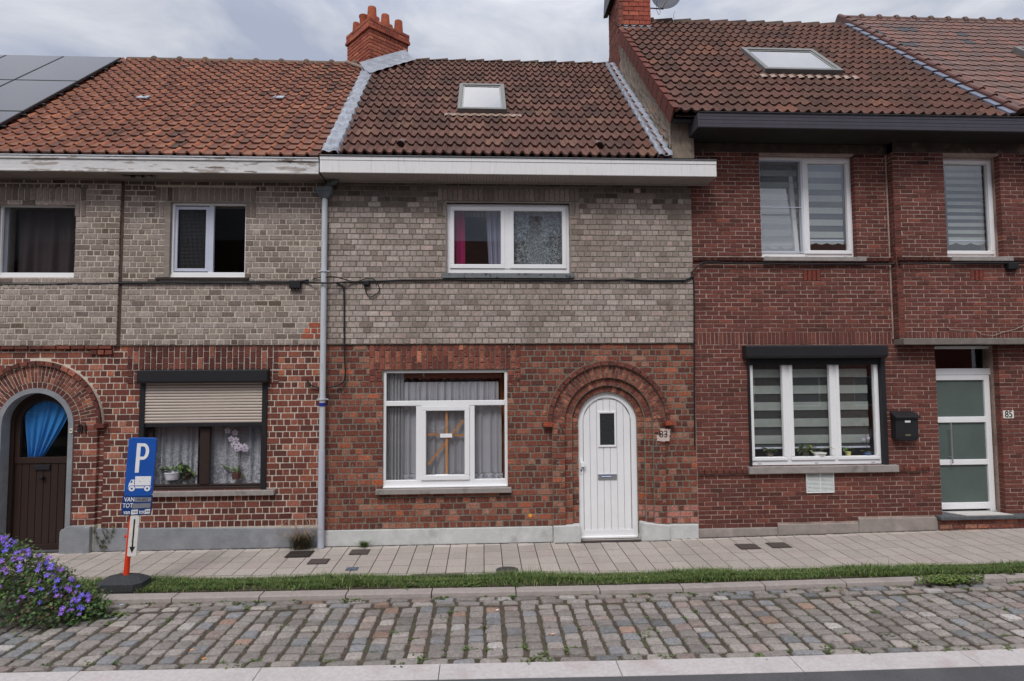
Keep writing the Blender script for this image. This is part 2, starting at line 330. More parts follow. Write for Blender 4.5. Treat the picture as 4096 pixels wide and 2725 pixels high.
def soldiers(mb, x0, x1, z0, z1, Y, pal, w=.0925, rows=2, joint=.0145):
    n = max(1, round((x1 - x0) / w)); w = (x1 - x0) / n
    for i in range(n):
        a, b = x0 + i * w + joint / 2, x0 + (i + 1) * w - joint / 2
        if rows == 1: cuts = [0, 1]
        elif i % 2 == 0: cuts = [0, .5, 1]
        else: cuts = [0, .27, .76, 1] if rows == 2 else [0, 1]
        for k in range(len(cuts) - 1):
            brick(mb, a, b, z0 + cuts[k] * (z1 - z0) + joint / 2, z0 + cuts[k + 1] * (z1 - z0) - joint / 2, Y, pick(pal), depth=.02)
def ringbricks(mb, cx, zs, r0, r1, Y, pal, n, split=False, joint=.016, depth=.05, a0=0, a1=math.pi):
    for i in range(n):
        ta = a0 + (a1 - a0) * i / n + joint / 2 / r1; tb = a0 + (a1 - a0) * (i + 1) / n - joint / 2 / r1
        rr = [(r0, r1)] if not split else ([(r0, r0 + (r1 - r0) * .64), (r0 + (r1 - r0) * .64, r1)] if i % 2 else [(r0, r0 + (r1 - r0) * .36), (r0 + (r1 - r0) * .36, r1)])
        for q0, q1 in rr:
            q0 += joint / 3; q1 -= joint / 3; c = pick(pal); jj = random.uniform(-.002, .002)
            P = [(cx + r * math.cos(t), zs + r * math.sin(t)) for r, t in ((q0, ta), (q1, ta), (q1, tb), (q0, tb))]
            b = len(mb.v); mb.v += [(x, Y + jj, z) for x, z in P] + [(x, Y + depth, z) for x, z in P]; mb.c += [c] * 8
            mb.f.append((b, b + 1, b + 2, b + 3)[::1])
            for k in range(4): mb.f.append((b + k, b + 4 + k, b + 4 + (k + 1) % 4, b + (k + 1) % 4))
def ringsolid(mb, cx, zs, r0, r1, Y0, Y1, z0=None, n=40, col=(1, 1, 1)):
    """mortar body of an arch ring with its jambs down to z0"""
    pts = []
    outer = [(cx + r1 * math.cos(math.pi * i / n), zs + r1 * math.sin(math.pi * i / n)) for i in range(n + 1)]
    inner = [(cx + r0 * math.cos(math.pi * i / n), zs + r0 * math.sin(math.pi * i / n)) for i in range(n + 1)]
    if z0 is not None:
        outer = [(cx + r1, z0)] + outer + [(cx - r1, z0)]; inner = [(cx + r0, z0)] + inner + [(cx - r0, z0)]
    m = len(outer)
    for i in range(m - 1):
        a, b, c, d = outer[i], outer[i + 1], inner[i + 1], inner[i]
        mb.hull([(a[0], Y0, a[1]), (b[0], Y0, b[1]), (c[0], Y0, c[1]), (d[0], Y0, d[1])], [(a[0], Y1, a[1]), (b[0], Y1, b[1]), (c[0], Y1, c[1]), (d[0], Y1, d[1])], col)
def wallbody(mb, x0, x1, z0, z1, Y0, Y1, holes):
    """mortar wall between Y0 and Y1 with rectangular and arched openings"""
    xs = {x0, x1}; zs = {z0, z1}; R = []
    for h in holes:
        if h[0] == 'r': R.append(h[1:])
        else:
            _, cx, r, zz, zb = h; R.append((cx - r, cx + r, zb, zz + r))
            n = 28
            for i in range(n):
                t0, t1 = math.pi * i / n, math.pi * (i + 1) / n
                a, b = cx + r * math.cos(t0), cx + r * math.cos(t1)
                za, zb_ = zz + r * math.sin(t0), zz + r * math.sin(t1); zt = zz + r
                mb.hull([(b, Y0, zb_), (a, Y0, za), (a, Y0, zt), (b, Y0, zt)], [(b, Y1, zb_), (a, Y1, za), (a, Y1, zt), (b, Y1, zt)])
    for a, b, c, d in R: xs |= {min(max(a, x0), x1), min(max(b, x0), x1)}; zs |= {min(max(c, z0), z1), min(max(d, z0), z1)}
    xs, zs = sorted(xs), sorted(zs)
    inR = lambda x, z: any(a < x < b and c < z < d for a, b, c, d in R)
    for j in range(len(zs) - 1):
        i = 0
        while i < len(xs) - 1:
            zc = (zs[j] + zs[j + 1]) / 2
            if inR((xs[i] + xs[i + 1]) / 2, zc): i += 1; continue
            k = i
            while k + 1 < len(xs) - 1 and not inR((xs[k + 1] + xs[k + 2]) / 2, zc): k += 1
            mb.box(xs[i], xs[k + 1], Y0, Y1, zs[j], zs[j + 1]); i = k + 1
# ------------------------------------------------------------------ window helpers
def frame(mb, x0, x1, z0, z1, w, y0, y1, wb=None, wt=None):
    wb = wb or w; wt = wt or w
    mb.box(x0, x1, y0, y1, z0, z0 + wb); mb.box(x0, x1, y0, y1, z1 - wt, z1)
    mb.box(x0, x0 + w, y0, y1, z0 + wb, z1 - wt); mb.box(x1 - w, x1, y0, y1, z0 + wb, z1 - wt)
def part(mb, name, m, parent, **kw): return mb.build(name, m, parent, **kw)
def pane(parent, x0, x1, z0, z1, y, g=None, name='pane'):
    m = MB(); m.box(x0, x1, y, y + .006, z0, z1); return m.build(name, g or G_clear, parent)
def room(parent, x0, x1, z0, z1, y0, d=1.4, m=None):
    b = MB(); e = .25; x0 -= e; x1 += e; z0 -= e; z1 += e
    b.quad((x0, y0 + d, z0), (x1, y0 + d, z0), (x1, y0 + d, z1), (x0, y0 + d, z1))
    b.quad((x0, y0, z0), (x0, y0 + d, z0), (x0, y0 + d, z1), (x0, y0, z1)); b.quad((x1, y0, z0), (x1, y0, z1), (x1, y0 + d, z1), (x1, y0 + d, z0))
    b.quad((x0, y0, z0), (x1, y0, z0), (x1, y0 + d, z0), (x0, y0 + d, z0)); b.quad((x0, y0, z1), (x0, y0 + d, z1), (x1, y0 + d, z1), (x1, y0, z1))
    return b.build('room_interior', m or M_dark, parent)
def sheet(x0, x1, z0, z1, y, folds, amp, col, n=120, wav=0, pinch=None, hem=None, rows=14, seed=0):
    """a hanging cloth with folds, returned as a mesh builder"""
    mb = MB(); mb.sm = True; rr = random.Random(seed); ph = [rr.uniform(0, 6.28) for _ in range(5)]
    P = []
    for i in range(rows + 1):
        t = i / rows; z = z1 + (z0 - z1) * t; row = []
        for j in range(n + 1):
            s = j / n; a, b = (x0, x1) if not pinch else pinch(t)
            x = a + (b - a) * s
            f = math.sin(s * folds * 6.283 + ph[0] + .8 * math.sin(s * 9 + ph[1])) + .5 * math.sin(s * folds * 11 + ph[2])
            zz = z + (hem(s) if hem and i == rows else 0)
            row.append((x, y + amp * f * (.5 + .5 * t) - (0 if i else 0), zz))
        P.append(row)
    mb.grid(P, [[col] * (n + 1) for _ in range(rows + 1)]); return mb
def text(s, size, M, m, name='lettering', parent=None, depth=.002, narrow=1.0, bold=0):
    cu = bpy.data.curves.new('t', 'FONT'); cu.body = s; cu.size = size; cu.extrude = depth; cu.offset = bold; cu.align_x = 'CENTER'; cu.align_y = 'CENTER'; cu.resolution_u = 4
    to = bpy.data.objects.new('t', cu); COL.objects.link(to); dg = bpy.context.evaluated_depsgraph_get()
    me = bpy.data.meshes.new_from_object(to.evaluated_get(dg)); bpy.data.objects.remove(to); bpy.data.curves.remove(cu)
    me.transform(M @ Matrix.Diagonal((narrow, 1, 1, 1))); me.name = name
    v = np.array([x.co[:] for x in me.vertices]); c = Vector(((v[:, 0].min() + v[:, 0].max()) / 2, (v[:, 1].min() + v[:, 1].max()) / 2, v[:, 2].min()))
    me.transform(Matrix.Translation(-c)); me.materials.clear(); me.materials.append(m)
    o = bpy.data.objects.new(name, me); COL.objects.link(o); o.location = c
    if parent: adopt(o, parent)
    return o
def wallM(x, y, z, tilt=0):   # text plane facing the street
    return Matrix.Translation((x, y, z)) @ Matrix.Rotation(tilt, 4, 'Y') @ Matrix.Rotation(math.pi / 2, 4, 'X')
# ------------------------------------------------------------------ layout numbers
XL = FX(1290, 1375); XR = FX(2776, 1375); XS = FX(488, 1100); XP = FX(3590, 1000)
ZS = FZ(1376, 2000)                         # string course between the grey and the red brick
X0, X1 = -9.3, 10.2
YU = -.03                                   # upper wall stands slightly proud
#%%PART2
# ================================================================== GROUND
def gz(x): return .018 + .012 * max(0.0, x - 2.2) + .02 / (1 + math.exp(-(x + 1.9) * 3)) * 0
Yt = lambda x: -1.215 - .030 * x            # outer edge of the slabs
Yg = lambda x: -1.735 - .018 * x            # back of the kerb
Yk = lambda x: -1.895 - .014 * x            # face of the kerb
Yc = lambda x: -3.47 - .022 * x            # end of the setts
Ys = lambda x: -3.715 - .026 * x             # end of the concrete strip
XA, XB = -9.5, 10.5
def sheetY(mb, ya, yb, za, zb, xa=XA, xb=XB, n=60, col=(1, 1, 1)):
    P = []
    for yy, zz in ((ya, za), (yb, zb)):
        P.append([(xa + (xb - xa) * j / n, yy(xa + (xb - xa) * j / n), gz(xa + (xb - xa) * j / n) + zz) for j in range(n + 1)])
    mb.grid(P[::-1])
mb = MB(); mb.quad((-400, -400, -.30), (400, -400, -.30), (400, 400, -.30), (-400, 400, -.30)); struct('ground', mb, M_soil)
mb = MB(); sheetY(mb, lambda x: .1, lambda x: Yt(x) - .13, -.012, -.030); struct('pavement_bed', mb, M_sand)
mb = MB()
sl = .250; x = XA; k = 0
palP = [A(166, 156, 149, 1.1), A(163, 153, 146, 1.1), A(169, 159, 152, 1.1), A(160, 151, 144, 1.1), A(165, 153, 147, 1.1)]
while x < XB:
    yt = Yt(x + sl / 2) ; span = -yt
    cuts = [.0, .13 + random.uniform(-.05, .06)]
    r4 = [random.uniform(.27, .33) for _ in range(4)]; s4 = sum(r4); y = cuts[1]
    for q in r4: y += q / s4 * (span - cuts[1]); cuts.append(y)
    for j in range(len(cuts) - 1):
        c = random.choice(palP); f = random.uniform(.97, 1.03) * (1.22 if j == 0 else 1.0); c = tuple(v * f for v in c)
        a, b = cuts[j] + .0042, cuts[j + 1] - .0042; g = .0058; dz = random.uniform(-.0012, .0012)
        zz = lambda yy, xx: gz(xx) - .018 * yy / 1.2 + dz
        i = len(mb.v)
        mb.box(x + g, x + sl - g, -b, -a, -.02, 0, c)
        for q in range(i, i + 8):
            p = mb.v[q]; mb.v[q] = (p[0], p[1], p[2] + zz(-p[1], p[0]))
    c = random.choice(palP); c = tuple(v * .97 for v in c); i = len(mb.v)       # edging stones
    if k % 2 == 0:
        x2 = x + 2 * sl; mb.box(x + .004, x2 - .004, 0, .115, -.03, 0, c)
        for q in range(i, i + 8):
            p = mb.v[q]; mb.v[q] = (p[0], Yt(p[0]) - .008 - p[1], p[2] + gz(p[0]) - .02)
        for q in range(len(mb.f) - 6, len(mb.f)): mb.f[q] = mb.f[q][::-1]
    x += sl; k += 1
struct('pavement', mb, M_pave)
mb = MB(); sheetY(mb, lambda x: Yt(x) - .10, lambda x: Yg(x) + .02, -.035, -.02); struct('grass_verge_soil', mb, M_soil)
# kerb: concrete kerbstones with joints
mb = MB(); x = -7.9 - .72
while x < XB:
    a, b = x + .004, x + .992
    for (pa, pb) in ((a, b),):
        def sect(xx):
            yb, yf, z = Yg(xx), Yk(xx), gz(xx) - .018
            return [(xx, yb, z - .2), (xx, yf - .012, z - .2), (xx, yf - .004, z - .045), (xx, yf + .004, z - .006), (xx, yf + .016, z), (xx, yb, z)]
        mb.hull(sect(pb), sect(pa))
    x += 1.0
struct('kerb', mb, M_kerb, bevel=.004)
# granite setts
mb = MB(); sheetY(mb, lambda x: Yk(x) + .02, lambda x: Yc(x) - .02, -.080, -.080); struct('sett_bed', mb, mat('mossy_joint', A(74, 66, 56, .95), n=(12, .4), n2=[(4, .56, A(66, 76, 44, .95), .1, .6), (40, .6, A(110, 100, 88, .95), .1, .6)], bump=.012, bscale=40))
PS = P_((8, (134, 124, 116)), (6, (124, 116, 110)), (3, (146, 135, 126)), (2, (116, 119, 124)), (1.5, (138, 116, 106)), (.6, (150, 112, 92)), (1, (106, 110, 112)), (.8, (160, 154, 150)))
mb = MB(); mb.sm = True
def sett(cx, cy, w, d, rot=0.0):
    kb_ = random.uniform(.82, 1.14); n = 8; c = pick(PS); g_ = sum(c) / 3; c = tuple((v * .62 + g_ * .38) * q_ * kb_ / 1.25 for v, q_ in zip(c, (1.02, .99, .96))); zo = random.uniform(-.008, .006); tx, ty = random.uniform(-.04, .04), random.uniform(-.05, .05)
    sk = [random.uniform(-.10, .10) for _ in range(4)]; ca, sa = math.cos(rot), math.sin(rot); P = []
    for i in range(n + 1):
        row = []
        for j in range(n + 1):
            u, v = -1 + 2 * j / n, -1 + 2 * i / n
            u = math.copysign(abs(u) ** .55, u); v = math.copysign(abs(v) ** .6, v)
            R = max(abs(u), abs(v)); q = (abs(u) ** 7 + abs(v) ** 7) ** (1 / 7) or 1; kx = R / q if q > 1e-6 else 1
            h = -.042 * (max(0, R - .80) / .20) ** 1.6 - .004 * R * R
            X = u * kx * w / 2 * (1 + sk[0] * v + sk[1] * v * v * .5); Y = v * kx * d / 2 * (1 + sk[2] * u + sk[3] * u * u * .5)
            h += random.uniform(-.0022, .0022) + tx * X + ty * Y
            row.append((cx + X * ca - Y * sa, cy + X * sa + Y * ca, gz(cx) - .058 + zo + h))
        P.append(row)
    mb.grid(P, [[c] * (n + 1)] * (n + 1))
x = -8.2
for rowi, off in ((0, .065), (1, .175)):
    x = -8.2 + rowi * .1
    while x < XB:
        w_ = random.uniform(.19, .30); sett(x + w_ / 2, Yk(x) - off - .012 + random.uniform(-.008, .008), w_ - .014, random.uniform(.098, .112), random.uniform(-.04, .04)); x += w_
x = -8.2
while x < XB:
    w_ = random.uniform(.20, .34); sett(x + w_ / 2, Yc(x) + .058, w_ - .02, random.uniform(.09, .112), random.uniform(-.03, .03)); x += w_
x = -8.2; ph = 0
while x < XB:
    w_ = random.uniform(.178, .205); y = Yk(x) - .245 - random.uniform(0, .06); yend = Yc(x) + .115; tot = y - yend; n = max(6, round(tot / .155))
    ds = [random.uniform(.8, 1.2) for _ in range(n)]; s_ = sum(ds); sway = random.uniform(-.01, .01)
    for d_ in ds:
        d_ = d_ / s_ * tot; sett(x + w_ / 2 + random.uniform(-.006, .006) + sway * math.sin(y * 3), y - d_ / 2, (w_ - .014) * random.uniform(.90, 1.03), d_ - .004, random.uniform(-.03, .03)); y -= d_
    x += w_
struct('cobbled_parking_strip', mb, M_sett)
mb = MB(); x = -8.3 - .1
while x < XB:
    a, b = x + .003, x + 1.597
    n = 8
    sec = lambda xx: [(xx, Yc(xx), gz(xx) - .3), (xx, Ys(xx), gz(xx) - .3), (xx, Ys(xx), gz(xx) - .068), (xx, Yc(xx), gz(xx) - .058)]
    mb.hull(sec(b), sec(a)); x += 1.6
struct('concrete_road_edge', mb, M_strip, bevel=.004)
mb = MB(); sheetY(mb, lambda x: Ys(x) + .0, lambda x: -12.5, -.115, -.10, xa=-60, xb=60, n=80)
for i, p in enumerate(mb.v):
    if p[1] > -8:
        xx = max(XA, min(XB, p[0])); mb.v[i] = (p[0], Ys(xx), gz(xx) - .074)
    else: mb.v[i] = (p[0], p[1], -.1)
struct('road', mb, M_asphalt)
mb = MB(); mb.box(-60, 60, -15.5, -12.5, -.3, .02); struct('far_pavement', mb, M_kerb)
# sand strip at the foot of the walls
# ================================================================== ROOF TOOLS
class Roof:
    def __init__(s, Ye, ze, th): s.Ye, s.ze, s.th = Ye, ze, th; s.c, s.s = math.cos(th), math.sin(th)
    def P(s, u, v, h=0): return (u, s.Ye + v * s.c - h * s.s, s.ze + v * s.s + h * s.c)
    def uv(s, px, py, h=0):
        n = (0, -s.s, s.c); p = onplane(px, py, s.P(0, 0, h), n); return p.x, (p.y - s.P(0, 0, h)[1]) / s.c
def tiles(mb, R, x0, x1, Ltot, rows, wave, prof, pal, per=1, step=.022, thick=.028, sub=10, colf=None, jit=.004, stag=False, worn=None):
    e = Ltot / rows; nw = int(math.ceil((x1 - x0) / wave))
    for i in range(rows):
        v0, v1 = i * e, (i + 1) * e + .03
        if i == rows - 1: v1 = Ltot
        for t in range(0, nw, per):
            c = colf(i, t) if colf else pick(pal); ju, jv, jh = random.uniform(-jit, jit) * .5, random.uniform(-jit, jit), random.uniform(0, jit * .8)
            ua = x0 + t * wave; ub = min(ua + per * wave, x1 + .0); o = (wave * .5 * (i % 2) if stag else 0)
            n = max(2, int(sub * per * (ub - ua) / (per * wave) + .5)); A0, A1, A2 = [], [], []
            for k in range(n + 1):
                u = ua + (ub - ua) * k / n; s_ = ((u - x0) / wave) % 1.0
                if k == n: s_ = (((u - 1e-6) - x0) / wave) % 1.0
                h = prof(s_)
                A0.append(R.P(u + ju + o, v0 + jv, h + step + jh - thick)); A1.append(R.P(u + ju + o, v0 + jv, h + step + jh)); A2.append(R.P(u + ju * .3 + o, v1, h - .002 + jh * .3))
            b = len(mb.v); m_ = n + 1; cs = [c] * m_
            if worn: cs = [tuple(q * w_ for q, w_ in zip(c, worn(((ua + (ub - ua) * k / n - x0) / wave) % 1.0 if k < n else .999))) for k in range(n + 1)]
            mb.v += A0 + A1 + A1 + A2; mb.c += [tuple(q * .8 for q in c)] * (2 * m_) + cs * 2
            for k in range(n):
                mb.f.append((b + k, b + k + 1, b + m_ + k + 1, b + m_ + k)); mb.f.append((b + 2 * m_ + k, b + 2 * m_ + k + 1, b + 3 * m_ + k + 1, b + 3 * m_ + k))
def deck(mb, R, x0, x1, Lr, back=3.6, col=(.05, .03, .02)):
    a = [R.P(x0, -.02, -.05), R.P(x1, -.02, -.05), R.P(x1, Lr, -.05), R.P(x0, Lr, -.05)]; mb.quad(*a, col)
    top = R.P(x0, Lr, -.05); yb, zb = top[1] + back, top[2] - back * math.tan(R.th)
    mb.quad((x0, top[1], top[2]), (x1, top[1], top[2]), (x1, yb, zb), (x0, yb, zb), col)
def solveL(R, py, px=2000):
    lo, hi = 1, 9
    for _ in range(40):
        m_ = (lo + hi) / 2; p = Vector(R.P(FX(px, py, 3), m_)) ; q = RM.transposed() @ (p - CAM); yy = H0 / 2 + FPX * q.y / q.z
        if yy > py: lo = m_
        else: hi = m_
    return m_
def profS(s):      # rounded S wave of concrete tiles
    return .026 + .027 * math.cos(2 * math.pi * (s - .72)) + .008 * math.cos(4 * math.pi * (s - .68))
def profL(s):      # flat pan with a round roll on the right
    if s > .66: return .002 + .038 * math.sin(math.pi * (s - .66) / .34) ** .7
    return .002 + (.010 * (1 - s / .10) if s < .10 else 0)
def profR(s): return .022 + .021 * math.cos(2 * math.pi * (s - .5)) + .006 * math.cos(4 * math.pi * (s - .5))
def profN(s): return .012 + .022 * (1 - s) ** 2 - .016 * math.exp(-((s - .93) / .05) ** 2) if s < .97 else .034
RMID = Roof(-.30, FZ(626, 2000, -.30), math.radians(43)); LM = solveL(RMID, 252, 2000)
RLEFT = Roof(-.30, FZ(620, 600, -.30), math.radians(43)); LL = solveL(RLEFT, 246, 900)
RRT = Roof(-.48, FZ(461, 3300, -.48), math.radians(45)); LR = solveL(RRT, 94, 3000)
RNB = Roof(-.48, FZ(461, 3300, -.48) + .07, math.radians(45)); LN = solveL(RNB, 76, 3700)
# ================================================================== LEFT HOUSE (81)
HL = empty('row_house', (-5.5, 0, 0), 'row house with orange clay roof, solar panels and arched brown door, at the left', 'house', 'terraced brick houses')
zt = FZ(700, 600)                           # top of the wall under the soffit
W1 = (FX(-5, 960), FX(312, 960), FZ(1112, 200), FZ(820, 200)); W2 = (FX(664, 960), FX(986, 960), FZ(1110, 800), FZ(812, 800))
W3 = (FX(563, 1700), FX(1063, 1700), FZ(1962, 800), FZ(1480, 800)); DCX, DZS = FX(152, 1700), FZ(1700, 152)
holesU = [('r',) + W1, ('r',) + W2]
r_in, r_st, r_b1, r_b2, r_h = .47, .537, .63, .87, .945
holesD = [('r',) + W3, ('a', DCX, r_st, DZS, -.1)]
mb = MB(); wallbody(mb, X0, XL - .004, ZS, zt, YU + .006, .30, holesU); part(mb, 'upper_wall_mortar', M_mortar_l, HL)
mb = MB(); wallbody(mb, X0, XL - .004, -.15, ZS, .006, .30, holesD); part(mb, 'lower_wall_mortar', M_mortar_l, HL)
lu = [(FX(a, 780), FX(b, 780), FZ(d, m), FZ(c, m)) for a, b, c, d, m in ((-40, 357, 752, 808, 200), (624, 1028, 752, 808, 800), (312, 357, 808, 873, 340), (624, 663, 808, 873, 640), (986, 1028, 808, 873, 1000))]
mb = MB(); gj = .012
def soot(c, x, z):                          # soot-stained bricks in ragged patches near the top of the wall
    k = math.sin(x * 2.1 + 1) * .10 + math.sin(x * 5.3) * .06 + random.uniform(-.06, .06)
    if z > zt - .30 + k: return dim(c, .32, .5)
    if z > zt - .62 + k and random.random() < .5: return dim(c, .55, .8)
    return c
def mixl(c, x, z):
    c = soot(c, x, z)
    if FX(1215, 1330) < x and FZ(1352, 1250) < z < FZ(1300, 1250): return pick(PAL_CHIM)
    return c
HU = holesU + [('r',) + q for q in lu]
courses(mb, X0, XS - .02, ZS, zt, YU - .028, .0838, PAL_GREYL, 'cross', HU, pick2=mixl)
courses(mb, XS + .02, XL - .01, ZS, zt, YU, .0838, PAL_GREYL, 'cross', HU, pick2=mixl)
part(mb, 'upper_brick_face', M_greybrick, HL)
mb = MB(); mb.box(X0, XS - .025, YU - .024, YU + .004, ZS, zt, (1, 1, 1))
# cut the proud left panel around its window: rebuild as frame pieces
mb = MB(); wallbody(mb, X0, XS - .028, ZS, zt, YU - .022, YU + .004, [('r',) + W1]); part(mb, 'upper_left_panel_mortar', M_mortar_l, HL)
mb = MB(); mb.box(XS - .026, XS + .018, YU - .004, YU + .012, ZS, zt, (1, 1, 1)); part(mb, 'panel_joint', mat('joint_brown', A(70, 56, 48), bump=.004), HL)  # brown strip set into the joint between the two brick panels
mb = MB()
for ids in ((0, 2), (1, 3, 4)):
    mb = MB()
    for q in [lu[i] for i in ids]: soldiers(mb, q[0], q[1], q[2], q[3], (YU - .032) if q[1] < XS else YU - .004, [(w_, tuple(v * .72 for v in c)) for w_, c in PAL_GREYL], w=.088, rows=1)
    part(mb, 'upper_lintel', M_greybrick, HL)
ll = [(FX(508, 1430), FX(1115, 1430), FZ(1479, 800), ZS - .005), (FX(508, 1500), FX(562, 1500), FZ(1537, 530), FZ(1480, 530)), (FX(1064, 1500), FX(1115, 1500), FZ(1537, 1100), FZ(1480, 1100))]
mb = MB(); zpl = FZ(2112, 700)
HD = [('r',) + W3, ('a', DCX, r_h, DZS, -.1)] + [('r', a, b, c, d + .02) for a, b, c, d in ll] + [('r', X0, FX(357, 2150), -.2, FZ(2100, 300)), ('r', X0, XL, -.2, zpl)]
jl0, jl1 = DCX + r_st, DCX + r_b2
courses(mb, X0, XL - .01, FZ(2112, 700), ZS - .004, 0, .0915, PAL_LEFT, 'cross', HD, lowpal=PAL_LEFTLOW, lowz=1.1)
for sgn in (1, -1):                          # jambs beside the door
    a, b = sorted((DCX + sgn * r_b2, DCX + sgn * r_h)); courses(mb, a, b, FZ(2100, 300), DZS, 0, .0915, PAL_LEFTLOW, 'cross')
    a, b = sorted((DCX + sgn * r_st, DCX + sgn * r_b2)); courses(mb, a, b, FZ(2100, 300), DZS, -.045, .0915, PAL_LEFTLOW, 'cross')
part(mb, 'lower_brick_face', M_brick, HL)
mb = MB()
for a, b, c, d in ll: soldiers(mb, a, b, c, d, -.006, [(w_, tuple(v * .9 for v in c_)) for w_, c_ in PAL_LEFTLOW], w=.086, rows=2)
part(mb, 'window_lintel', M_brick, HL)
mb = MB(); ringsolid(mb, DCX, DZS, r_st, r_b2, -.038, .02, 0); ringsolid(mb, DCX, DZS, r_b2, r_h, -.045, .02); part(mb, 'arch_mortar', M_mortar_l, HL)
mb = MB()
ringbricks(mb, DCX, DZS, r_st, r_b1, -.045, PAL_LEFTLOW, 26); ringbricks(mb, DCX, DZS, r_b1, r_b2, -.045, PAL_LEFT, 46, split=True); ringbricks(mb, DCX, DZS, r_b2 + .005, r_h, -.085, PAL_LEFTLOW, 24)
for sg in (1, -1): brick(mb, DCX + sg * (r_h - .02) - .07, DCX + sg * (r_h - .02) + .07, DZS - .05, DZS + .015, -.10, A(96, 50, 42), depth=.1)
part(mb, 'door_arch', M_brick, HL)
mb = MB(); ringsolid(mb, DCX, DZS, r_in, r_st + .004, -.06, .22, -.05); part(mb, 'stone_door_surround', M_plinth_d, HL)
mb = MB(); courses(mb, X0, FX(450, 1390), FZ(1399, 300), FZ(1380, 300), -.045, .07, PAL_MID, 'stretch', depth=.05); courses(mb, FX(365, 1400), FX(452, 1400), FZ(1421, 400), FZ(1400, 400), -.035, .085, PAL_LEFT, 'cross', depth=.05)
part(mb, 'projecting_brick_course', M_brick, HL)
mb = MB()
a, b = FX(236, 2150, -.1), FX(357, 2150, -.1)
mb.prism([(a, -.2), (b, -.2), (b, FZ(2110, 300, -.1)), (a + .13, FZ(2106, 300, -.1)), (a + .02, FZ(2120, 250, -.1)), (a, FZ(2130, 250, -.1))], -.10, .02)
mb.prism([(b + .003, -.2), (XL, -.2), (XL, FZ(2114, 1200, -.03)), (b + .003, FZ(2114, 400, -.03))], -.035, .01)
mb.prism([(X0, -.2), (DCX - r_in - .03, -.2), (DCX - r_in - .03, FZ(2106, 0, -.1)), (X0, FZ(2106, 0, -.1))], -.10, .02)
part(mb, 'plinth', M_plinth_d, HL, bevel=.008)
# brown arched door
D = MB(); n = 24
ring = [(DCX + (r_in + .01) * math.cos(math.pi * i / n), DZS + (r_in + .01) * math.sin(math.pi * i / n)) for i in range(n + 1)]
ringsolid(D, DCX, DZS, r_in - .055, r_in + .015, .10, .20, -.02); door = D.build('door', M_brown, HL)
zr = FZ(1829, 150, .14)
mb = MB(); rr = r_in - .055
mb.box(DCX - rr, DCX + rr, .13, .18, zr - .09, zr); mb.box(DCX - rr, DCX + rr, .125, .18, .0, .10)
for k in range(8):
    a = DCX - rr + 2 * rr * k / 8; mb.box(a + .003, a + 2 * rr / 8 - .003, .145, .17, .10, zr - .09)
ringsolid(mb, DCX, DZS, rr - .07, rr + .002, .13, .18, zr)
part(mb, 'door_leaf', M_brown, door, bevel=.003)
mb = MB(); rg = rr - .06
mb.prism([(DCX - rg, zr - .01), (DCX + rg, zr - .01)] + [(DCX + rg * math.cos(math.pi * i / n), DZS + rg * math.sin(math.pi * i / n)) for i in range(n + 1)], .150, .156); part(mb, 'pane', glass('door_glass', gain=.5, base=.0), door)
mb = MB(); mb.box(DCX - .12, DCX + .10, .118, .14, FZ(1885, 150), FZ(1865, 150)); part(mb, 'letter_slot', M_black, door, bevel=.004)
mb = MB(); mb.lathe((DCX, .145, FZ(1916, 155)), [(.02, 0), (.024, .02), (.034, .035), (.026, .055), (.004, .062)], ax=Matrix.Rotation(math.pi / 2, 3, 'X')); part(mb, 'door_knob', M_blacksoft, door, smooth=True)
room(HL, DCX - .5, DCX + .5, 0.3, DZS + .5, .32)
mb = MB(); mb.box(DCX - .6, DCX + .6, -.05, .25, -.2, .012); part(mb, 'door_step', M_bluestone, HL)
# aluminium framed upper windows
def win_box(parent, q, y, w, m, name='window'):
    b = MB(); frame(b, q[0], q[1], q[2], q[3], w, y, y + .05); return b.build(name, m, parent, bevel=.003)
w1 = win_box(HL, (W1[0], W1[1], W1[2] + .05, W1[3]), .01, .030, M_white)
pane(w1, W1[0] + .02, W1[1] - .02, W1[2] + .09, W1[3] - .02, .045, G_scr)
mb = MB(); mb.box(W1[0], W1[1], 0, .07, W1[2], W1[2] + .048); part(mb, 'bottom_rail', M_white, w1)
mb = MB(); mb.box(W1[0] + .03, W1[0] + .09, .055, .085, W1[2] + .09, W1[3] - .03); part(mb, 'sash_stile', M_alu, w1)
mb = MB(); mb.box(X0, W1[1] + .05, -.05, .02, W1[2] - .045, W1[2] - .006); part(mb, 'window_sill', mat('dark_sill', A(48, 42, 38)), HL, bevel=.004)
room(HL, *W1, .32)
w2 = win_box(HL, (W2[0] + .075, W2[1], W2[2] + .05, W2[3]), .015, .030, M_white)
pane(w2, W2[0] + .1, W2[1] - .02, W2[2] + .08, W2[3] - .02, .075, G_scr)
xm = FX(843, 960, .05)
mb = MB(); frame(mb, W2[0] + .10, xm - .03, W2[2] + .10, W2[3] - .045, .045, .045, .07); part(mb, 'sash', M_alu, w2, bevel=.003)
mb = MB(); mb.box(xm - .028, xm + .045, .04, .085, W2[2] + .075, W2[3] - .022); part(mb, 'mullion', M_alu, w2, bevel=.003)
mb = MB(); mb.box(W2[0] + .075, W2[1], .005, .09, W2[2], W2[2] + .048); part(mb, 'bottom_rail', M_white, w2)
mb = MB(); mb.box(W2[0] - .004, W2[0] + .073, -.034, .09, W2[2], W2[3]); mb.box(W2[0] - .004, W2[1] + .004, -.034, .09, W2[3] - .001, W2[3] + .018); part(mb, 'painted_reveal', M_oldwood, HL)
mb = MB()                                    # knotted insect mesh in the left sash
ga, gb, gc, gd = W2[0] + .145, xm - .075, W2[2] + .145, W2[3] - .09
for k in range(23): t = k / 22; mb.box(ga + (gb - ga) * t - .0016, ga + (gb - ga) * t + .0016, .094, .097, gc, gd)
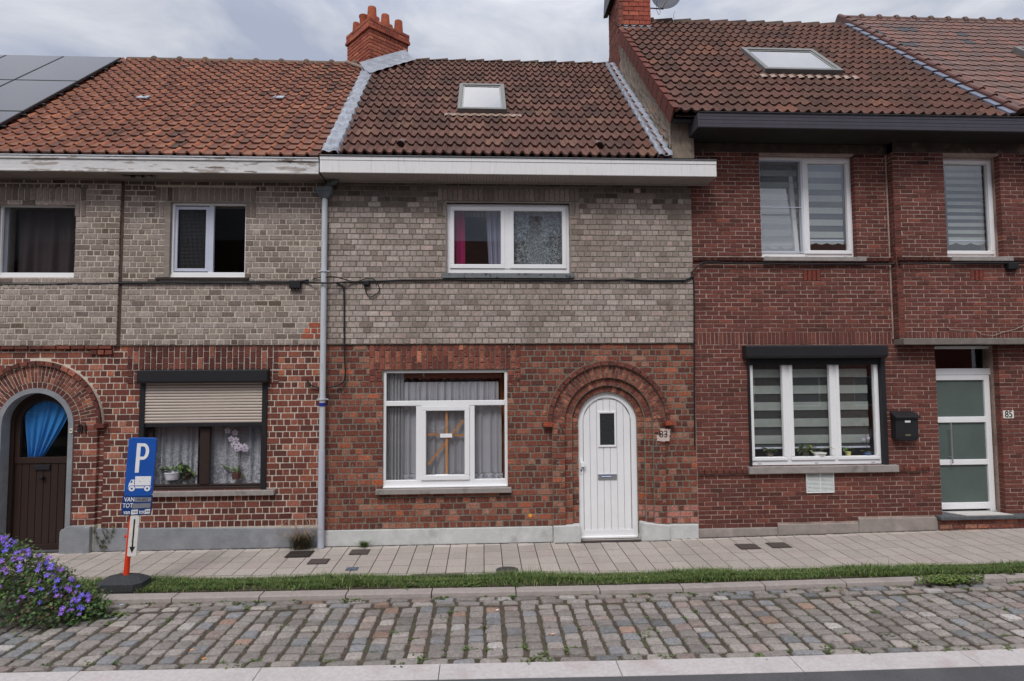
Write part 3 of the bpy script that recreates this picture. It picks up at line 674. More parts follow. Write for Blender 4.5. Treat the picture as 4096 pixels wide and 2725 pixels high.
for k in range(44): t = k / 43; mb.box(ga, gb, .092, .0938, gc + (gd - gc) * t - .0016, gc + (gd - gc) * t + .0016)
part(mb, 'insect_mesh', mat('mesh_grey', A(128, 130, 136), n=None), w2)
mb = MB(); mb.box(W2[0] - .12, W2[1] + .06, -.05, .02, W2[2] - .045, W2[2] - .006); part(mb, 'window_sill', MATS['dark_sill'], HL, bevel=.004)
room(HL, *W2, .32)
# shuttered ground floor window
xa, xb, za, zb = W3
mb = MB(); bx0, bx1 = FX(546, 1505, -.12), FX(1067, 1505, -.12); zb0, zb1 = FZ(1533, 800, -.12), FZ(1478, 800, -.12)
mb.hull([(bx0, -.12, zb0 + .03), (bx0, -.10, zb0), (bx0, .02, zb0), (bx0, .02, zb1), (bx0, -.12, zb1 - .01)][::-1], [(bx1, -.12, zb0 + .03), (bx1, -.10, zb0), (bx1, .02, zb0), (bx1, .02, zb1), (bx1, -.12, zb1 - .01)][::-1])
wn = empty('window', ((xa + xb) / 2, .05, za), None, None); adopt(wn, HL)
box_ = mb.build('shutter_box', M_black, wn, bevel=.006)
for p_, q_ in ((xa - .02, xa + .055), (xb - .055, xb + .02)): mb = MB(); mb.box(p_, q_, -.02, .06, za, zb0); part(mb, 'shutter_rail', M_black, wn, bevel=.004)
zs0, zs1 = FZ(1692, 800, .0), zb0 + .02
mb = MB(); ns = 14
for k in range(ns):
    a = zs0 + (zs1 - zs0) * k / ns; b = zs0 + (zs1 - zs0) * (k + 1) / ns; hh = b - a
    prof = [(.012, a + .002), (-.001, a + .006), (-.004, a + hh * .5), (-.001, b - .010), (.010, b - .004)]
    mb.grid([[(x_, y_, z_) for x_ in (xa + .05, xb - .05)] for y_, z_ in prof])
part(mb, 'shutter_slats', mat('beige_slat', A(170, 158, 148), n=(3, .04), rough=.5), wn)
mb = MB(); mb.box(xa + .04, xb - .04, .0, .02, zs0 - .055, zs0 - .0); part(mb, 'shutter_bottom_bar', M_black, wn, bevel=.003)
mb = MB(); mb.box(xa + .05, xb - .05, .02, .03, zs0 + .02, zs1); part(mb, 'shutter_backing', M_blacksoft, wn)
M_bf = mat('brown_frame', A(46, 36, 33), n=(12, .12), rough=.45)
mb = MB(); zb_ = FZ(1938, 800, .08)
mb.box(xa + .03, xb - .03, .08, .14, za + .05, zb_ + .0); mb.box(xa + .03, xa + .13, .08, .14, zb_, zs1); mb.box(xb - .10, xb - .03, .08, .14, zb_, zs1)
xm1, xm2 = FX(800, 1800, .08), FX(838, 1800, .08); mb.box(xm1, xm2, .07, .14, zb_, zs1); mb.box(xa + .0, xb - .0, .02, .079, za + .0, za + .045)
part(mb, 'window_frame', M_bf, wn, bevel=.004)
pane(wn, xa + .12, xm1, zb_, zs1, .11); pane(wn, xm2, xb - .09, zb_, zs1, .11)
mb = MB(); mb.box(FX(502, 1965, -.06), FX(1096, 1965, -.06), -.07, .05, za - .075, za - .002); part(mb, 'window_sill', M_stone, HL, bevel=.005)
room(HL, xa, xb, za, zb, .32, m=mat('room_grey', (.14, .14, .14), n=None))
# roof, ridge, gutter
mb = MB(); mb.sm = True; deck(mb, RLEFT, X0, -2.30, LL)
PT_L = P_((6, (144, 86, 64)), (5, (134, 80, 62)), (3, (152, 92, 66)), (2, (120, 74, 60)), (.4, (98, 68, 58)), (.6, (162, 98, 68)))
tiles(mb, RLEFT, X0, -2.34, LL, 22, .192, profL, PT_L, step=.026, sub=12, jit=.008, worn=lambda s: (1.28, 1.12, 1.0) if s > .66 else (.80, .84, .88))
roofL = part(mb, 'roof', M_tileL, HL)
def halfround(mb, R, Lr, x0, x1, tl, r, knob=0, tilt=0, pal=None, flat=1.0):
    x = x0; top = Vector(R.P(0, Lr, 0)); i = 0
    while x < x1 - .02:
        b = min(x + tl, x1); c = pick(pal or PT_L); s0, s1 = (0, tilt)
        P = []
        for (xx, rr_, dz) in ((x, r, s0), (b + .03, r * (1.0 if not tilt else 1.04), s1)):
            P.append([(xx, top.y + rr_ * math.cos(t) * 1.0, top.z - .06 + dz + rr_ * math.sin(t) * flat) for t in [math.pi * (1.12 - 1.24 * q / 10) for q in range(11)]])
        j = len(mb.v); mb.grid(P, [[c] * 11] * 2); mb.f.append(tuple(range(j, j + 11))); mb.f.append(tuple(range(j + 21, j + 10, -1)))
        if knob:
            P = []
            for q in range(5):
                xx = b - .03 + .11 * q / 4; rr_ = r + knob * math.sin(math.pi * min(1, (q + .6) / 4.6))
                P.append([(xx, top.y + rr_ * math.cos(t), top.z - .06 + s1 + rr_ * math.sin(t) * flat) for t in [math.pi * (1.1 - 1.2 * k / 10) for k in range(11)]])
            mb.grid(P, [[tuple(v * .9 for v in c)] * 11] * 5)
        x = b; i += 1
mb = MB(); halfround(mb, RLEFT, LL, FX(490, 240, 3.2), FX(1372, 240, 3.2) + .2, .53, .10, knob=.035, pal=P_((1, (122, 96, 82)), (1, (112, 88, 76)))); part(mb, 'ridge_tiles', M_tileL, HL)
for px, py in ((577, 398), (1117, 398)):
    u, v = RLEFT.uv(px, py); mb = MB(); mb.hull([RLEFT.P(u - .09, v - .09, .035), RLEFT.P(u + .09, v - .09, .035), RLEFT.P(u + .09, v + .09, .02), RLEFT.P(u - .09, v + .09, .02)], [RLEFT.P(u - .09, v - .09, .06), RLEFT.P(u + .09, v - .09, .06), RLEFT.P(u + .09, v + .09, .04), RLEFT.P(u - .09, v + .09, .04)][::1])
    part(mb, 'glass_tile', mat('glass_tile', A(130, 142, 150), rough=.2), HL)
Yf = -.40; g0, g1 = FZ(685, 600, Yf), FZ(628, 600, Yf); xe = FX(1275, 650, Yf)
mb = MB(); mb.box(X0, xe, Yf, Yf + .03, g0, g1 - .045); mb.box(X0, xe, Yf - .018, Yf + .03, g1 - .043, g1 - .004); mb.box(X0, xe, Yf - .008, Yf + .03, g0 - .015, g0 + .012)
gl_ = part(mb, 'gutter_board', M_peel, HL, bevel=.004)
mb = MB(); hx0, hx1 = FX(470, 702, -.2), FX(640, 702, -.2)
mb.box(X0, hx0, Yf + .03, YU, g0 - .008, g0 + .012); mb.box(hx1, xe, Yf + .03, YU, g0 - .008, g0 + .012)
mb.box(hx0, hx1, Yf + .03, Yf + .14, g0 - .008, g0 + .012)
for i in range(8):
    t = i / 8; dd = [.02, .09, .16, .10, .15, .07, .12, .03][i]; a = hx0 + (hx1 - hx0) * t; mb.box(a, a + (hx1 - hx0) / 8, Yf + .14 + dd, YU, g0 - .008, g0 + .012)
mb.box(X0, xe, YU - .03, YU - .002, g0 - .03, g0 - .009)
part(mb, 'soffit', M_oldwood, HL)
mb = MB(); mb.tube([(X0, Yf - .02, g1 + .004), (xe, Yf - .02, g1 + .004)], .010, 8); mb.box(X0, xe, Yf - .01, -.12, g1 - .02, g1 - .008); part(mb, 'gutter_rim', M_zinc, HL)
mb = MB(); mb.box(X0, XL, .30, .34, 0, zt); mb.box(X0, XL, 6.6, 6.9, -.2, RLEFT.ze - .1); mb.box(X0, X0 + .3, .3, 6.6, -.2, zt); 
HLb = part(mb, 'rear_wall', M_render, HL)
bpy.data.objects.remove(HLb)
mb = MB(); mb.box(X0, XL, 6.6, 6.9, -.2, RLEFT.ze - .1); mb.box(X0, X0 + .02, .3, 6.6, -.2, zt); part(mb, 'rear_wall', M_render, HL)
#%%PART3
# ================================================================== MIDDLE HOUSE (83)
HM = empty('row_house', (.4, 0, 0), 'middle row house with dark pantile roof, clustered red chimney pots and white arched door', 'house', 'terraced brick houses')
ztm = FZ(728, 2000)
U = (FX(1787, 960), FX(2278, 960), FZ(1094, 2000), FZ(815, 2000)); Gd = (FX(1530, 1700), FX(2031, 1700), FZ(1951, 1800), FZ(1480, 1800))
MCX, MZS = FX(2433, 1690), FZ(1690, 2433); q0, q1, q2, q3, q4 = .46, .57, .685, .875, .955
mb = MB(); wallbody(mb, XL + .004, XR - .002, ZS, ztm, YU + .006, .30, [('r',) + U]); part(mb, 'upper_wall_mortar', M_mortar_m, HM)
mb = MB(); wallbody(mb, XL + .004, XR - .002, -.15, ZS, .006, .30, [('r',) + Gd, ('a', MCX, q1 - .005, MZS, -.2)]); part(mb, 'lower_wall_mortar', M_mortar_m, HM)
lm = [(FX(1750, 780), FX(2317, 780), FZ(809, 2000), FZ(756, 2000)), (FX(1750, 780), FX(1788, 780), FZ(868, 1770), FZ(810, 1770)), (FX(2278, 780), FX(2317, 780), FZ(868, 2300), FZ(810, 2300))]
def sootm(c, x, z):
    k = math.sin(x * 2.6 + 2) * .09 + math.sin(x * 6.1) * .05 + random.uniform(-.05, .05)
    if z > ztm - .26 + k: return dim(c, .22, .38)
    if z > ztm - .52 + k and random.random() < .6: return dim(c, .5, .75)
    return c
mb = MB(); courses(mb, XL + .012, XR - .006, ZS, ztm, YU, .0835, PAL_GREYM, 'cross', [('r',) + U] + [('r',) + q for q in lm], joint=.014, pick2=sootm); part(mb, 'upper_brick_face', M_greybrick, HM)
mb = MB()
for q in lm: soldiers(mb, q[0], q[1], q[2], q[3], YU - .004, [(w_, tuple(v * .62 for v in c)) for w_, c in PAL_GREYM], w=.08, rows=1)
part(mb, 'upper_lintel', M_greybrick, HM)
lw = [(FX(1477, 1430), FX(2083, 1430), FZ(1479, 1800), ZS - .006), (FX(1477, 1500), FX(1529, 1500), FZ(1527, 1500), FZ(1480, 1500)), (FX(2032, 1500), FX(2083, 1500), FZ(1527, 2050), FZ(1480, 2050))]
zp = FZ(2112, 1800)
HD = [('r',) + Gd, ('a', MCX, q3, MZS, -.3)] + [('r', a, b, c, d + .02) for a, b, c, d in lw]
mb = MB()
def mido(c, x, z):
    if random.random() < .015 and z < 1.6: return A(160, 82, 52)
    if z < .55 and abs(x - MCX - .95) < .5 and random.random() < .55: return A(170, 110, 98)
    return c
courses(mb, XL + .012, XR - .006, zp, ZS - .004, 0, .0912, PAL_MID, 'cross', HD, joint=.019, pick2=mido)
zb1, zb2 = FZ(2098, 2260), FZ(2093, 2600)
for sg in (1, -1):
    zz = zb2 if sg > 0 else zb1
    for ra, rb, Y in ((q2, q3, -.05), (q1, q2, 0.0), (q0, q1, .05)):
        a, b = sorted((MCX + sg * ra, MCX + sg * rb)); courses(mb, a + .002, b - .002, zz, MZS, Y, .0912, PAL_MID, 'cross', joint=.018, depth=.05, pick2=mido)
part(mb, 'lower_brick_face', M_brickmid, HM)
mb = MB()
for q in lw: soldiers(mb, q[0], q[1], q[2], q[3], -.006, P_((5, (128, 62, 48)), (5, (108, 50, 42)), (3, (146, 78, 58)), (1, (186, 104, 72)), (2, (92, 48, 42))), w=.0795, rows=2, joint=.012)
part(mb, 'window_lintel', M_brickmid, HM)
mb = MB(); ringsolid(mb, MCX, MZS, q2, q3, -.043, .02, 0.1); ringsolid(mb, MCX, MZS, q1, q2 - .001, .007, .05, .1); ringsolid(mb, MCX, MZS, q0, q1 - .001, .057, .12, .1); ringsolid(mb, MCX, MZS, q3, q4, -.05, .02)
part(mb, 'arch_mortar', M_mortar_m, HM)
mb = MB(); PA = P_((5, (124, 60, 46)), (4, (108, 50, 42)), (3, (146, 80, 58)), (1, (160, 92, 66)))
ringbricks(mb, MCX, MZS, q0 + .003, q1, .05, PA, 22); ringbricks(mb, MCX, MZS, q1 + .002, q2, 0.0, PA, 27); ringbricks(mb, MCX, MZS, q2 + .002, q3, -.05, PA, 44, split=True); ringbricks(mb, MCX, MZS, q3 + .006, q4, -.09, P_((1, (112, 56, 46)), (1, (96, 50, 44))), 22)
for sg in (1, -1): brick(mb, MCX + sg * (q4 - .01) - .07, MCX + sg * (q4 - .01) + .07, MZS - .05, MZS + .018, -.11, A(140, 66, 46), depth=.1)
part(mb, 'door_arch', M_brickmid, HM)
mb = MB()
mb.box(XL + .012, MCX - q3 - .002, -.03, .01, -.2, zp - .002); part(mb, 'plinth', M_plinth, HM, bevel=.008)
mb = MB(); a, b = MCX - q3, MCX - q0 - .0
mb.prism([(a, -.2), (b, -.2), (b, zb1 - .0), (a, zb1 - .006)], -.085, .1); part(mb, 'door_plinth_block', M_plinth, HM, bevel=.01)
mb = MB(); a, b = MCX + q0 + .01, FX(2681, 2150, -.08); mb.prism([(a, -.2), (b, -.2), (b, FZ(2102, 2680, -.08)), (a, FZ(2092, 2560, -.08))], -.09, .1); part(mb, 'door_plinth_block', M_plinth, HM, bevel=.012)
mb = MB(); mb.prism([(b + .003, -.2), (XR - .006, -.2), (XR - .006, zp - .01), (b + .003, zp - .006)], -.045, .01); part(mb, 'plinth', M_plinth, HM, bevel=.012)
# white boarded door
fo = empty('front_door', (MCX, .1, 0), None, None); adopt(fo, HM)
rd = q0 - .005; zd0 = FZ(2151, 2433, .1)
mb = MB(); ringsolid(mb, MCX, MZS, rd - .075, rd + .012, .10, .16, zd0); mb.box(MCX - rd + .06, MCX + rd - .06, .105, .16, zd0, zd0 + .115); part(mb, 'door_frame', M_whitedoor, fo)
mb = MB(); mb.box(MCX - rd + .02, MCX + rd - .02, .075, .11, zd0 - .004, zd0 + .025); part(mb, 'weather_bar', M_whitedoor, fo, bevel=.005)
mb = MB(); nb = 7; a0, a1 = MCX - rd + .085, MCX + rd - .085
gx0, gx1, gz0, gz1 = FX(2398, 1700, .1), FX(2460, 1700, .1), FZ(1783, 2430, .1), FZ(1652, 2430, .1)
ed = [a0 + (a1 - a0) * k / nb for k in range(nb + 1)]
for k in range(nb):
    a, b = ed[k] + .0028, ed[k + 1] - .0028; xm_ = (a + b) / 2; lim = lambda x: MZS + math.sqrt(max(0, (rd - .078) ** 2 - (x - MCX) ** 2))
    ta, tb = min(lim(a), FZ(1598, 2430, .12)), min(lim(b), FZ(1598, 2430, .12)); zb0_ = zd0 + .118
    if b > gx0 and a < gx1:
        aa, bb = a, b
        if a < gx0: mb.prism([(a, zb0_), (gx0, zb0_), (gx0, ta), (a, ta)], .122, .15); aa = gx0
        if b > gx1: mb.prism([(gx1, zb0_), (b, zb0_), (b, tb), (gx1, tb)], .122, .15); bb = gx1
        mb.prism([(aa, zb0_), (bb, zb0_), (bb, gz0), (aa, gz0)], .122, .15); mb.prism([(aa, gz1), (bb, gz1), (bb, tb), (aa, ta)], .122, .15)
    else: mb.prism([(a, zb0_), (b, zb0_), (b, tb), (a, ta)], .122, .15)
nn = 16; zt_ = FZ(1596, 2430, .12); aa = math.asin((zt_ - MZS) / (rd - .075))
mb.prism([(MCX + (rd - .075) * math.cos(aa + (math.pi - 2 * aa) * i / nn), MZS + (rd - .075) * math.sin(aa + (math.pi - 2 * aa) * i / nn)) for i in range(nn + 1)], .116, .15)
part(mb, 'door_leaf', M_whitedoor, fo, bevel=.002)
mb = MB(); ringsolid(mb, MCX, MZS, 0.0, rd - .07, .140, .15, zd0); part(mb, 'door_core', mat('door_groove', A(120, 120, 126)), fo)
mb = MB(); frame(mb, gx0 - .022, gx1 + .022, gz0 - .022, gz1 + .022, .030, .105, .135); part(mb, 'glazing_bead', M_white, fo, bevel=.004)
mb = MB(); mb.box(gx0 + .002, gx1 - .002, .118, .124, gz0 + .002, gz1 - .002); part(mb, 'pane', mat('pebbled_glass', A(40, 42, 44), n=(60, .5), bump=.01, bscale=45, rough=.15, spec=.6), fo)
lx0, lx1, lz0, lz1 = FX(2393, 1910, .1), FX(2468, 1910, .1), FZ(1919, 2430, .1), FZ(1896, 2430, .1)
mb = MB(); mb.box(lx0, lx1, .106, .13, lz0, lz1); mb.box(lx0 + .004, lx1 - .004, .098, .106, lz1 - .02, lz1 - .004); part(mb, 'letter_slot', M_chrome, fo, bevel=.003)
mb = MB(); mb.box(lx0 + .05, lx1 - .09, .0965, .1055, lz0 + .038, lz0 + .062, A(60, 90, 140)); mb.box(lx0 + .05, lx1 - .09, .0955, .0965, lz0 + .044, lz0 + .056, A(200, 200, 205)); part(mb, 'name_label', M_plain, fo)
hx, hz = FX(2324, 1855, .1), FZ(1855, 2324, .1)
mb = MB(); mb.box(hx - .02, hx + .015, .088, .10, hz - .155, hz + .075); mb.box(hx - .012, hx + .055, .05, .09, hz - .045, hz + .03); part(mb, 'door_handle', M_white, fo, bevel=.006)
mb = MB(); mb.lathe((hx - .002, .087, hz - .095), [(.012, 0), (.012, .004)], ax=Matrix.Rotation(math.pi / 2, 3, 'X')); mb.box(hx - .007, hx + .003, .082, .087, hz - .125, hz - .095); part(mb, 'keyhole', M_blacksoft, fo)
room(HM, MCX - .5, MCX + .5, .3, MZS + .5, .32)
mb = MB(); mb.box(MCX - .5, MCX + .5, -.02, .25, -.2, .018); part(mb, 'door_step', M_kerb, HM)
# upper window
uw = empty('window', (U[0], .04, U[2]), None, None, None); adopt(uw, HM)
mb = MB(); frame(mb, *U, .055, .03, .09, wb=.075, wt=.04); part(mb, 'window_frame', M_white, uw, bevel=.004)
xmA, xmB = FX(2018, 960, .03), FX(2040, 960, .03); mb = MB(); mb.box(xmA, xmB, .022, .09, U[2] + .075, U[3] - .04); part(mb, 'mullion', M_white, uw, bevel=.004)
for a, b in ((U[0] + .05, xmA + .004), (xmB - .004, U[1] - .05)):
    mb = MB(); frame(mb, a, b, U[2] + .08, U[3] - .045, .062, .012, .07, wb=.066); part(mb, 'sash', M_white, uw, bevel=.006)
    pane(uw, a + .05, b - .05, U[2] + .13, U[3] - .09, .05, G_mid)
mb = MB(); mb.box(FX(1769, 1106, -.06), FX(2297, 1106, -.06), -.075, .05, U[2] - .085, U[2] - .006); part(mb, 'window_sill', mat('dark_zinc_sill', A(96, 99, 100), n2=[(20, .55, A(40, 38, 38), .05, .8)], rough=.6), HM, bevel=.006)
room(HM, *U, .32)
mb = MB(); mb.box(U[0] - .02, U[0], -.036, .05, U[2], U[3] + .02); mb.box(U[1], U[1] + .02, -.036, .05, U[2], U[3] + .02); mb.box(U[0], U[1], -.036, .05, U[3], U[3] + .02); part(mb, 'painted_reveal', M_oldwood, HM)
# ground floor window
gw = empty('window', (Gd[0], .04, Gd[2]), None, None); adopt(gw, HM)
fx = lambda x: 1250 + x / 1.473
fz = lambda y: 1300 + y / 1.473
a, b, c, d = Gd
X_ = lambda px: FX(px, 1700, .04); Z_ = lambda py: FZ(py, 1800, .04)
mb = MB(); frame(mb, a, b, c, d - .0, .045, .04, .11, wb=.11, wt=.045)
mb.box(a + .045, b - .045, .034, .11, Z_(fz(475)), Z_(fz(446)))
m1a, m1b, m2a, m2b = X_(fx(610)), X_(fx(640)), X_(fx(925)), X_(fx(955))
mb.box(m1a, m1b, .04, .11, c + .11, Z_(fz(475)) - .001); mb.box(m2a, m2b, .04, .11, c + .11, Z_(fz(475)) - .001)
part(mb, 'window_frame', M_white, gw, bevel=.005)
mb = MB(); frame(mb, m1b + .0, m2a - .0, Z_(fz(913)), Z_(fz(476)), .075, .018, .09, wb=.075); part(mb, 'sash', M_white, gw, bevel=.007)
mb = MB(); mb.box(a + .01, b - .01, .0, .04, c + .005, c + .022); part(mb, 'weather_bar', M_white, gw, bevel=.003)
pane(gw, a + .04, b - .04, Z_(fz(447)), d - .04, .08); pane(gw, a + .04, m1a + .005, c + .10, Z_(fz(474)), .08); pane(gw, m2b - .005, b - .04, c + .10, Z_(fz(474)), .08)
sa, sb, sc_, sd = m1b + .07, m2a - .07, Z_(fz(913)) + .07, Z_(fz(476)) - .07
pane(gw, sa, sb, sc_, sd, .06, glass('cracked_pane_glass', (.97, .97, .97), gain=.8, base=.05, rough=.25), name='cracked_pane')
mb = MB(); cw = A(170, 172, 178); cx_, cz_ = X_(fx(765)), Z_(fz(610))      # cracks running from the blow
for tx, ty in ((690, 520), (672, 560), (720, 503), (830, 560), (895, 540), (880, 505), (840, 505), (700, 640), (805, 503), (668, 600)):
    px_, pz_ = X_(fx(tx)), Z_(fz(ty)); mb.tube([(cx_, .058, cz_), ((cx_ + px_) / 2 + random.uniform(-.01, .01), .058, (cz_ + pz_) / 2 + random.uniform(-.012, .012)), (px_, .058, pz_)], [.0005, .0009, .0004], 4, cw)
part(mb, 'glass_cracks', M_plain, gw)
def strip(mb, p, q, w_, y, th, col):
    p, q = Vector((p[0], 0, p[1])), Vector((q[0], 0, q[1])); d_ = (q - p).normalized(); n_ = Vector((-d_.z, 0, d_.x)) * w_ / 2
    mb.prism([((p + n_).x, (p + n_).z), ((p - n_).x, (p - n_).z), ((q - n_).x, (q - n_).z), ((q + n_).x, (q + n_).z)][::1], y, y + th, col)
wd = A(176, 124, 76)
mb = MB(); strip(mb, (X_(fx(789)), sc_), (X_(fx(789)), sd), .034, .068, .012, wd); strip(mb, (X_(fx(680)), Z_(fz(825))), (X_(fx(888)), Z_(fz(562))), .032, .082, .012, tuple(v * .8 for v in wd)); strip(mb, (sa, Z_(fz(645))), (sb, Z_(fz(655))), .030, .095, .012, tuple(v * .75 for v in wd))
tag(part(mb, 'batten_cross', M_plain, gw), 'brown battens nailed in a star behind the cracked pane', None)
for q_ in ((752, 822, 664, 641), (726, 800, 889, 880)):
    mb = MB(); mb.box(X_(fx(q_[0])), X_(fx(q_[1])), .050, .0531, Z_(fz(q_[2])), Z_(fz(q_[3])), A(222, 222, 220)); part(mb, 'white_tape', M_plain, gw)

mb = MB(); mb.box(FX(1502, 1965, -.07), FX(2046, 1965, -.07), -.08, .05, c - .075, c - .002); part(mb, 'window_sill', M_stone, HM, bevel=.005)
room(HM, a, b, c, d, .32, m=MATS['room_grey'])
for px in (1512, 2033):
    mb = MB(); x_, z_ = FX(px, 1690), FZ(1690, px); mb.tube([(x_, -.03, z_ + .03), (x_, -.03, z_ - .03)], .007, 6); mb.tube([(x_, .01, z_), (x_, -.04, z_ + .012)], .006, 6); part(mb, 'shutter_hook', mat('rust', A(92, 52, 38)), HM)
# roof
XV0, XV1 = -2.26, 2.90
mb = MB(); mb.sm = True; deck(mb, RMID, XL + .02, 2.93, LM)
PT_M = P_((5, (114, 78, 70)), (4, (104, 72, 66)), (3, (122, 84, 74)), (2, (94, 68, 62)), (1, (126, 92, 78)))
tiles(mb, RMID, XV0 - .05, XV1, LM - .03, 15, .1475, profS, PT_M, per=2, step=.034, thick=.036, sub=10, jit=.005)
part(mb, 'roof', M_tileM, HM)
def wedges(mb, R, Lr, x0, x1, tl, pal):
    top = Vector(R.P(0, Lr, 0)); x = x0
    while x < x1 - .05:
        b = min(x + tl, x1); c = pick(pal); dz0, dz1 = -.01, .035; r = .12; P = []
        for xx, dz in ((x, dz0), (b, dz1)):
            P.append([(xx, top.y - r * 1.1, top.z - .10 + dz), (xx, top.y - r * .75, top.z - .005 + dz), (xx, top.y - r * .25, top.z + .035 + dz), (xx, top.y + r * .25, top.z + .035 + dz), (xx, top.y + r * .75, top.z - .005 + dz), (xx, top.y + r * 1.1, top.z - .10 + dz)])
        j = len(mb.v); mb.grid([P[0][::-1], P[1][::-1]], [[c] * 6] * 2)
        i = len(mb.v); mb.v += P[1] ; mb.c += [tuple(v * .7 for v in c)] * 6; mb.f.append(tuple(range(i, i + 6)))
        P2 = [(p[0], p[1], p[2] - .035) for p in P[1]]; P1 = [(p[0], p[1], p[2] - .035) for p in P[0]]
        mb.quad(P1[0], P2[0], P[1][0], P[0][0], tuple(v * .7 for v in c))
        x = b
PR = P_((2, (100, 76, 66)), (2, (84, 66, 60)), (1, (92, 84, 70)))
mb = MB(); wedges(mb, RMID, LM, FX(1640, 250, 3.3), FX(2442, 255, 3.3), .40, PR); part(mb, 'ridge_tiles', M_tileM, HM)
mb = MB(); a, b = FX(1660, 250, 3.2), FX(2450, 255, 3.2); mb.quad(RMID.P(a, LM - .12, .066), RMID.P(b, LM - .12, .066), RMID.P(b, LM + .02, .03), RMID.P(a, LM + .02, .03), A(150, 44, 36)); part(mb, 'red_ridge_strip', M_plain, HM)
def leadstrip(mb, R, pts, w0, amp, col=(1, 1, 1), seg=80, hh=.05, edge=True, wl=.33):
    """lead sheet dressed over the tiles along pts (u, v) on the roof"""
    P = []
    for i in range(seg + 1):
        t = i / seg * (len(pts) - 1); k = min(int(t), len(pts) - 2); f = t - k; u = pts[k][0] * (1 - f) + pts[k + 1][0] * f; v = pts[k][1] * (1 - f) + pts[k + 1][1] * f
        st = (v % wl) / wl; row = []
        for j in range(13):
            s_ = j / 12 - .5; uu = u + s_ * w0; b_ = .5 - abs(s_)
            h = hh + amp * (1 - st) + .012 * math.sin(uu * 42) + .008 * math.sin(v * 23 + uu * 17) + (.0 if b_ > .1 else -.05 * (1 - b_ / .1) ** 2)
            row.append(R.P(uu + .012 * math.sin(v * 20), v, h))
        P.append(row)
    mb.grid(P)
mb = MB(); mb.sm = True
u0, v0 = RMID.uv(1318, 622); u1, v1 = RMID.uv(1478, 292)
leadstrip(mb, RMID, [(u0, -.02), (u1 - .02, v1 + .1)], .27, .035, hh=.06); part(mb, 'lead_valley', M_lead, HM)
mb = MB(); mb.sm = True
leadstrip(mb, RMID, [(XV1 - .10, -.02), (XV1 - .07, LM - .05)], .25, .03, hh=.06)
tp = Vector(RMID.P(2.86, LM, .05)); part(mb, 'lead_flashing', M_lead, HM)
# skylight
def skylight(parent, R, c4, h=.13, name='skylight', fw=.07):
    (x0, v0), (x1, v1) = c4
    b = MB()
    for (p, q, r, s_) in ((x0, x1, v0, v0 + fw * 1.1), (x0, x1, v1 - fw * 1.3, v1), (x0, x0 + fw, v0 + fw * 1.1, v1 - fw * 1.3), (x1 - fw, x1, v0 + fw * 1.1, v1 - fw * 1.3)):
        b.hull([R.P(p, r, .01), R.P(q, r, .01), R.P(q, s_, .01), R.P(p, s_, .01)][::-1], [R.P(p, r, h), R.P(q, r, h), R.P(q, s_, h), R.P(p, s_, h)][::-1])
    o = b.build(name, mat('skylight_frame', A(92, 92, 90), n=(6, .08), rough=.5), parent, bevel=.006)
    b = MB(); g_ = fw + .028
    for (p, q, r, s_) in ((x0 + fw, x1 - fw, v0 + fw * 1.1, v0 + g_ + .02), (x0 + fw, x1 - fw, v1 - g_ - .03, v1 - fw * 1.3), (x0 + fw, x0 + g_, v0 + g_ + .02, v1 - g_ - .03), (x1 - g_, x1 - fw, v0 + g_ + .02, v1 - g_ - .03)):
        b.hull([R.P(p, r, .0), R.P(q, r, .0), R.P(q, s_, .0), R.P(p, s_, .0)][::-1], [R.P(p, r, h - .02), R.P(q, r, h - .02), R.P(q, s_, h - .02), R.P(p, s_, h - .02)][::-1])
    b.build('sash', mat('skylight_sash', A(126, 124, 120), n=None, rough=.5), o)
    b = MB(); b.hull([R.P(x0 + g_, v0 + g_, h - .032), R.P(x1 - g_, v0 + g_, h - .032), R.P(x1 - g_, v1 - g_, h - .032), R.P(x0 + g_, v1 - g_, h - .032)][::-1], [R.P(x0 + g_, v0 + g_, h - .025), R.P(x1 - g_, v0 + g_, h - .025), R.P(x1 - g_, v1 - g_, h - .025), R.P(x0 + g_, v1 - g_, h - .025)][::-1]); b.build('pane', G_sky, o)
    b = MB(); b.quad(R.P(x0 + .03, v0 + .03, h - .04), R.P(x1 - .03, v0 + .03, h - .04), R.P(x1 - .03, v1 - .03, h - .04), R.P(x0 + .03, v1 - .03, h - .04)); b.build('lining', mat('skylight_blind', A(200, 202, 206), n=None), o)
    return o
cA = RMID.uv(1829, 440, .1); cB = RMID.uv(2020, 342, .1); skylight(HM, RMID, ((cA[0], cA[1]), (cB[0] - .02, cB[1])))
mb = MB(); mb.sm = True; P = []
for i in range(4):
    v_ = cA[1] - .13 + .04 * i; P.append([RMID.P(cA[0] - .22 + (cB[0] - cA[0] + .46) * j / 40, v_ , .055 + .012 * math.cos(2 * math.pi * ((cA[0] - .22 + (cB[0] - cA[0] + .46) * j / 40) - XV0 + .05) / .1475 - 4.5)) for j in range(41)])
mb.grid(P); part(mb, 'skylight_apron', mat('apron_brown', A(126, 108, 96), rough=.6), HM)
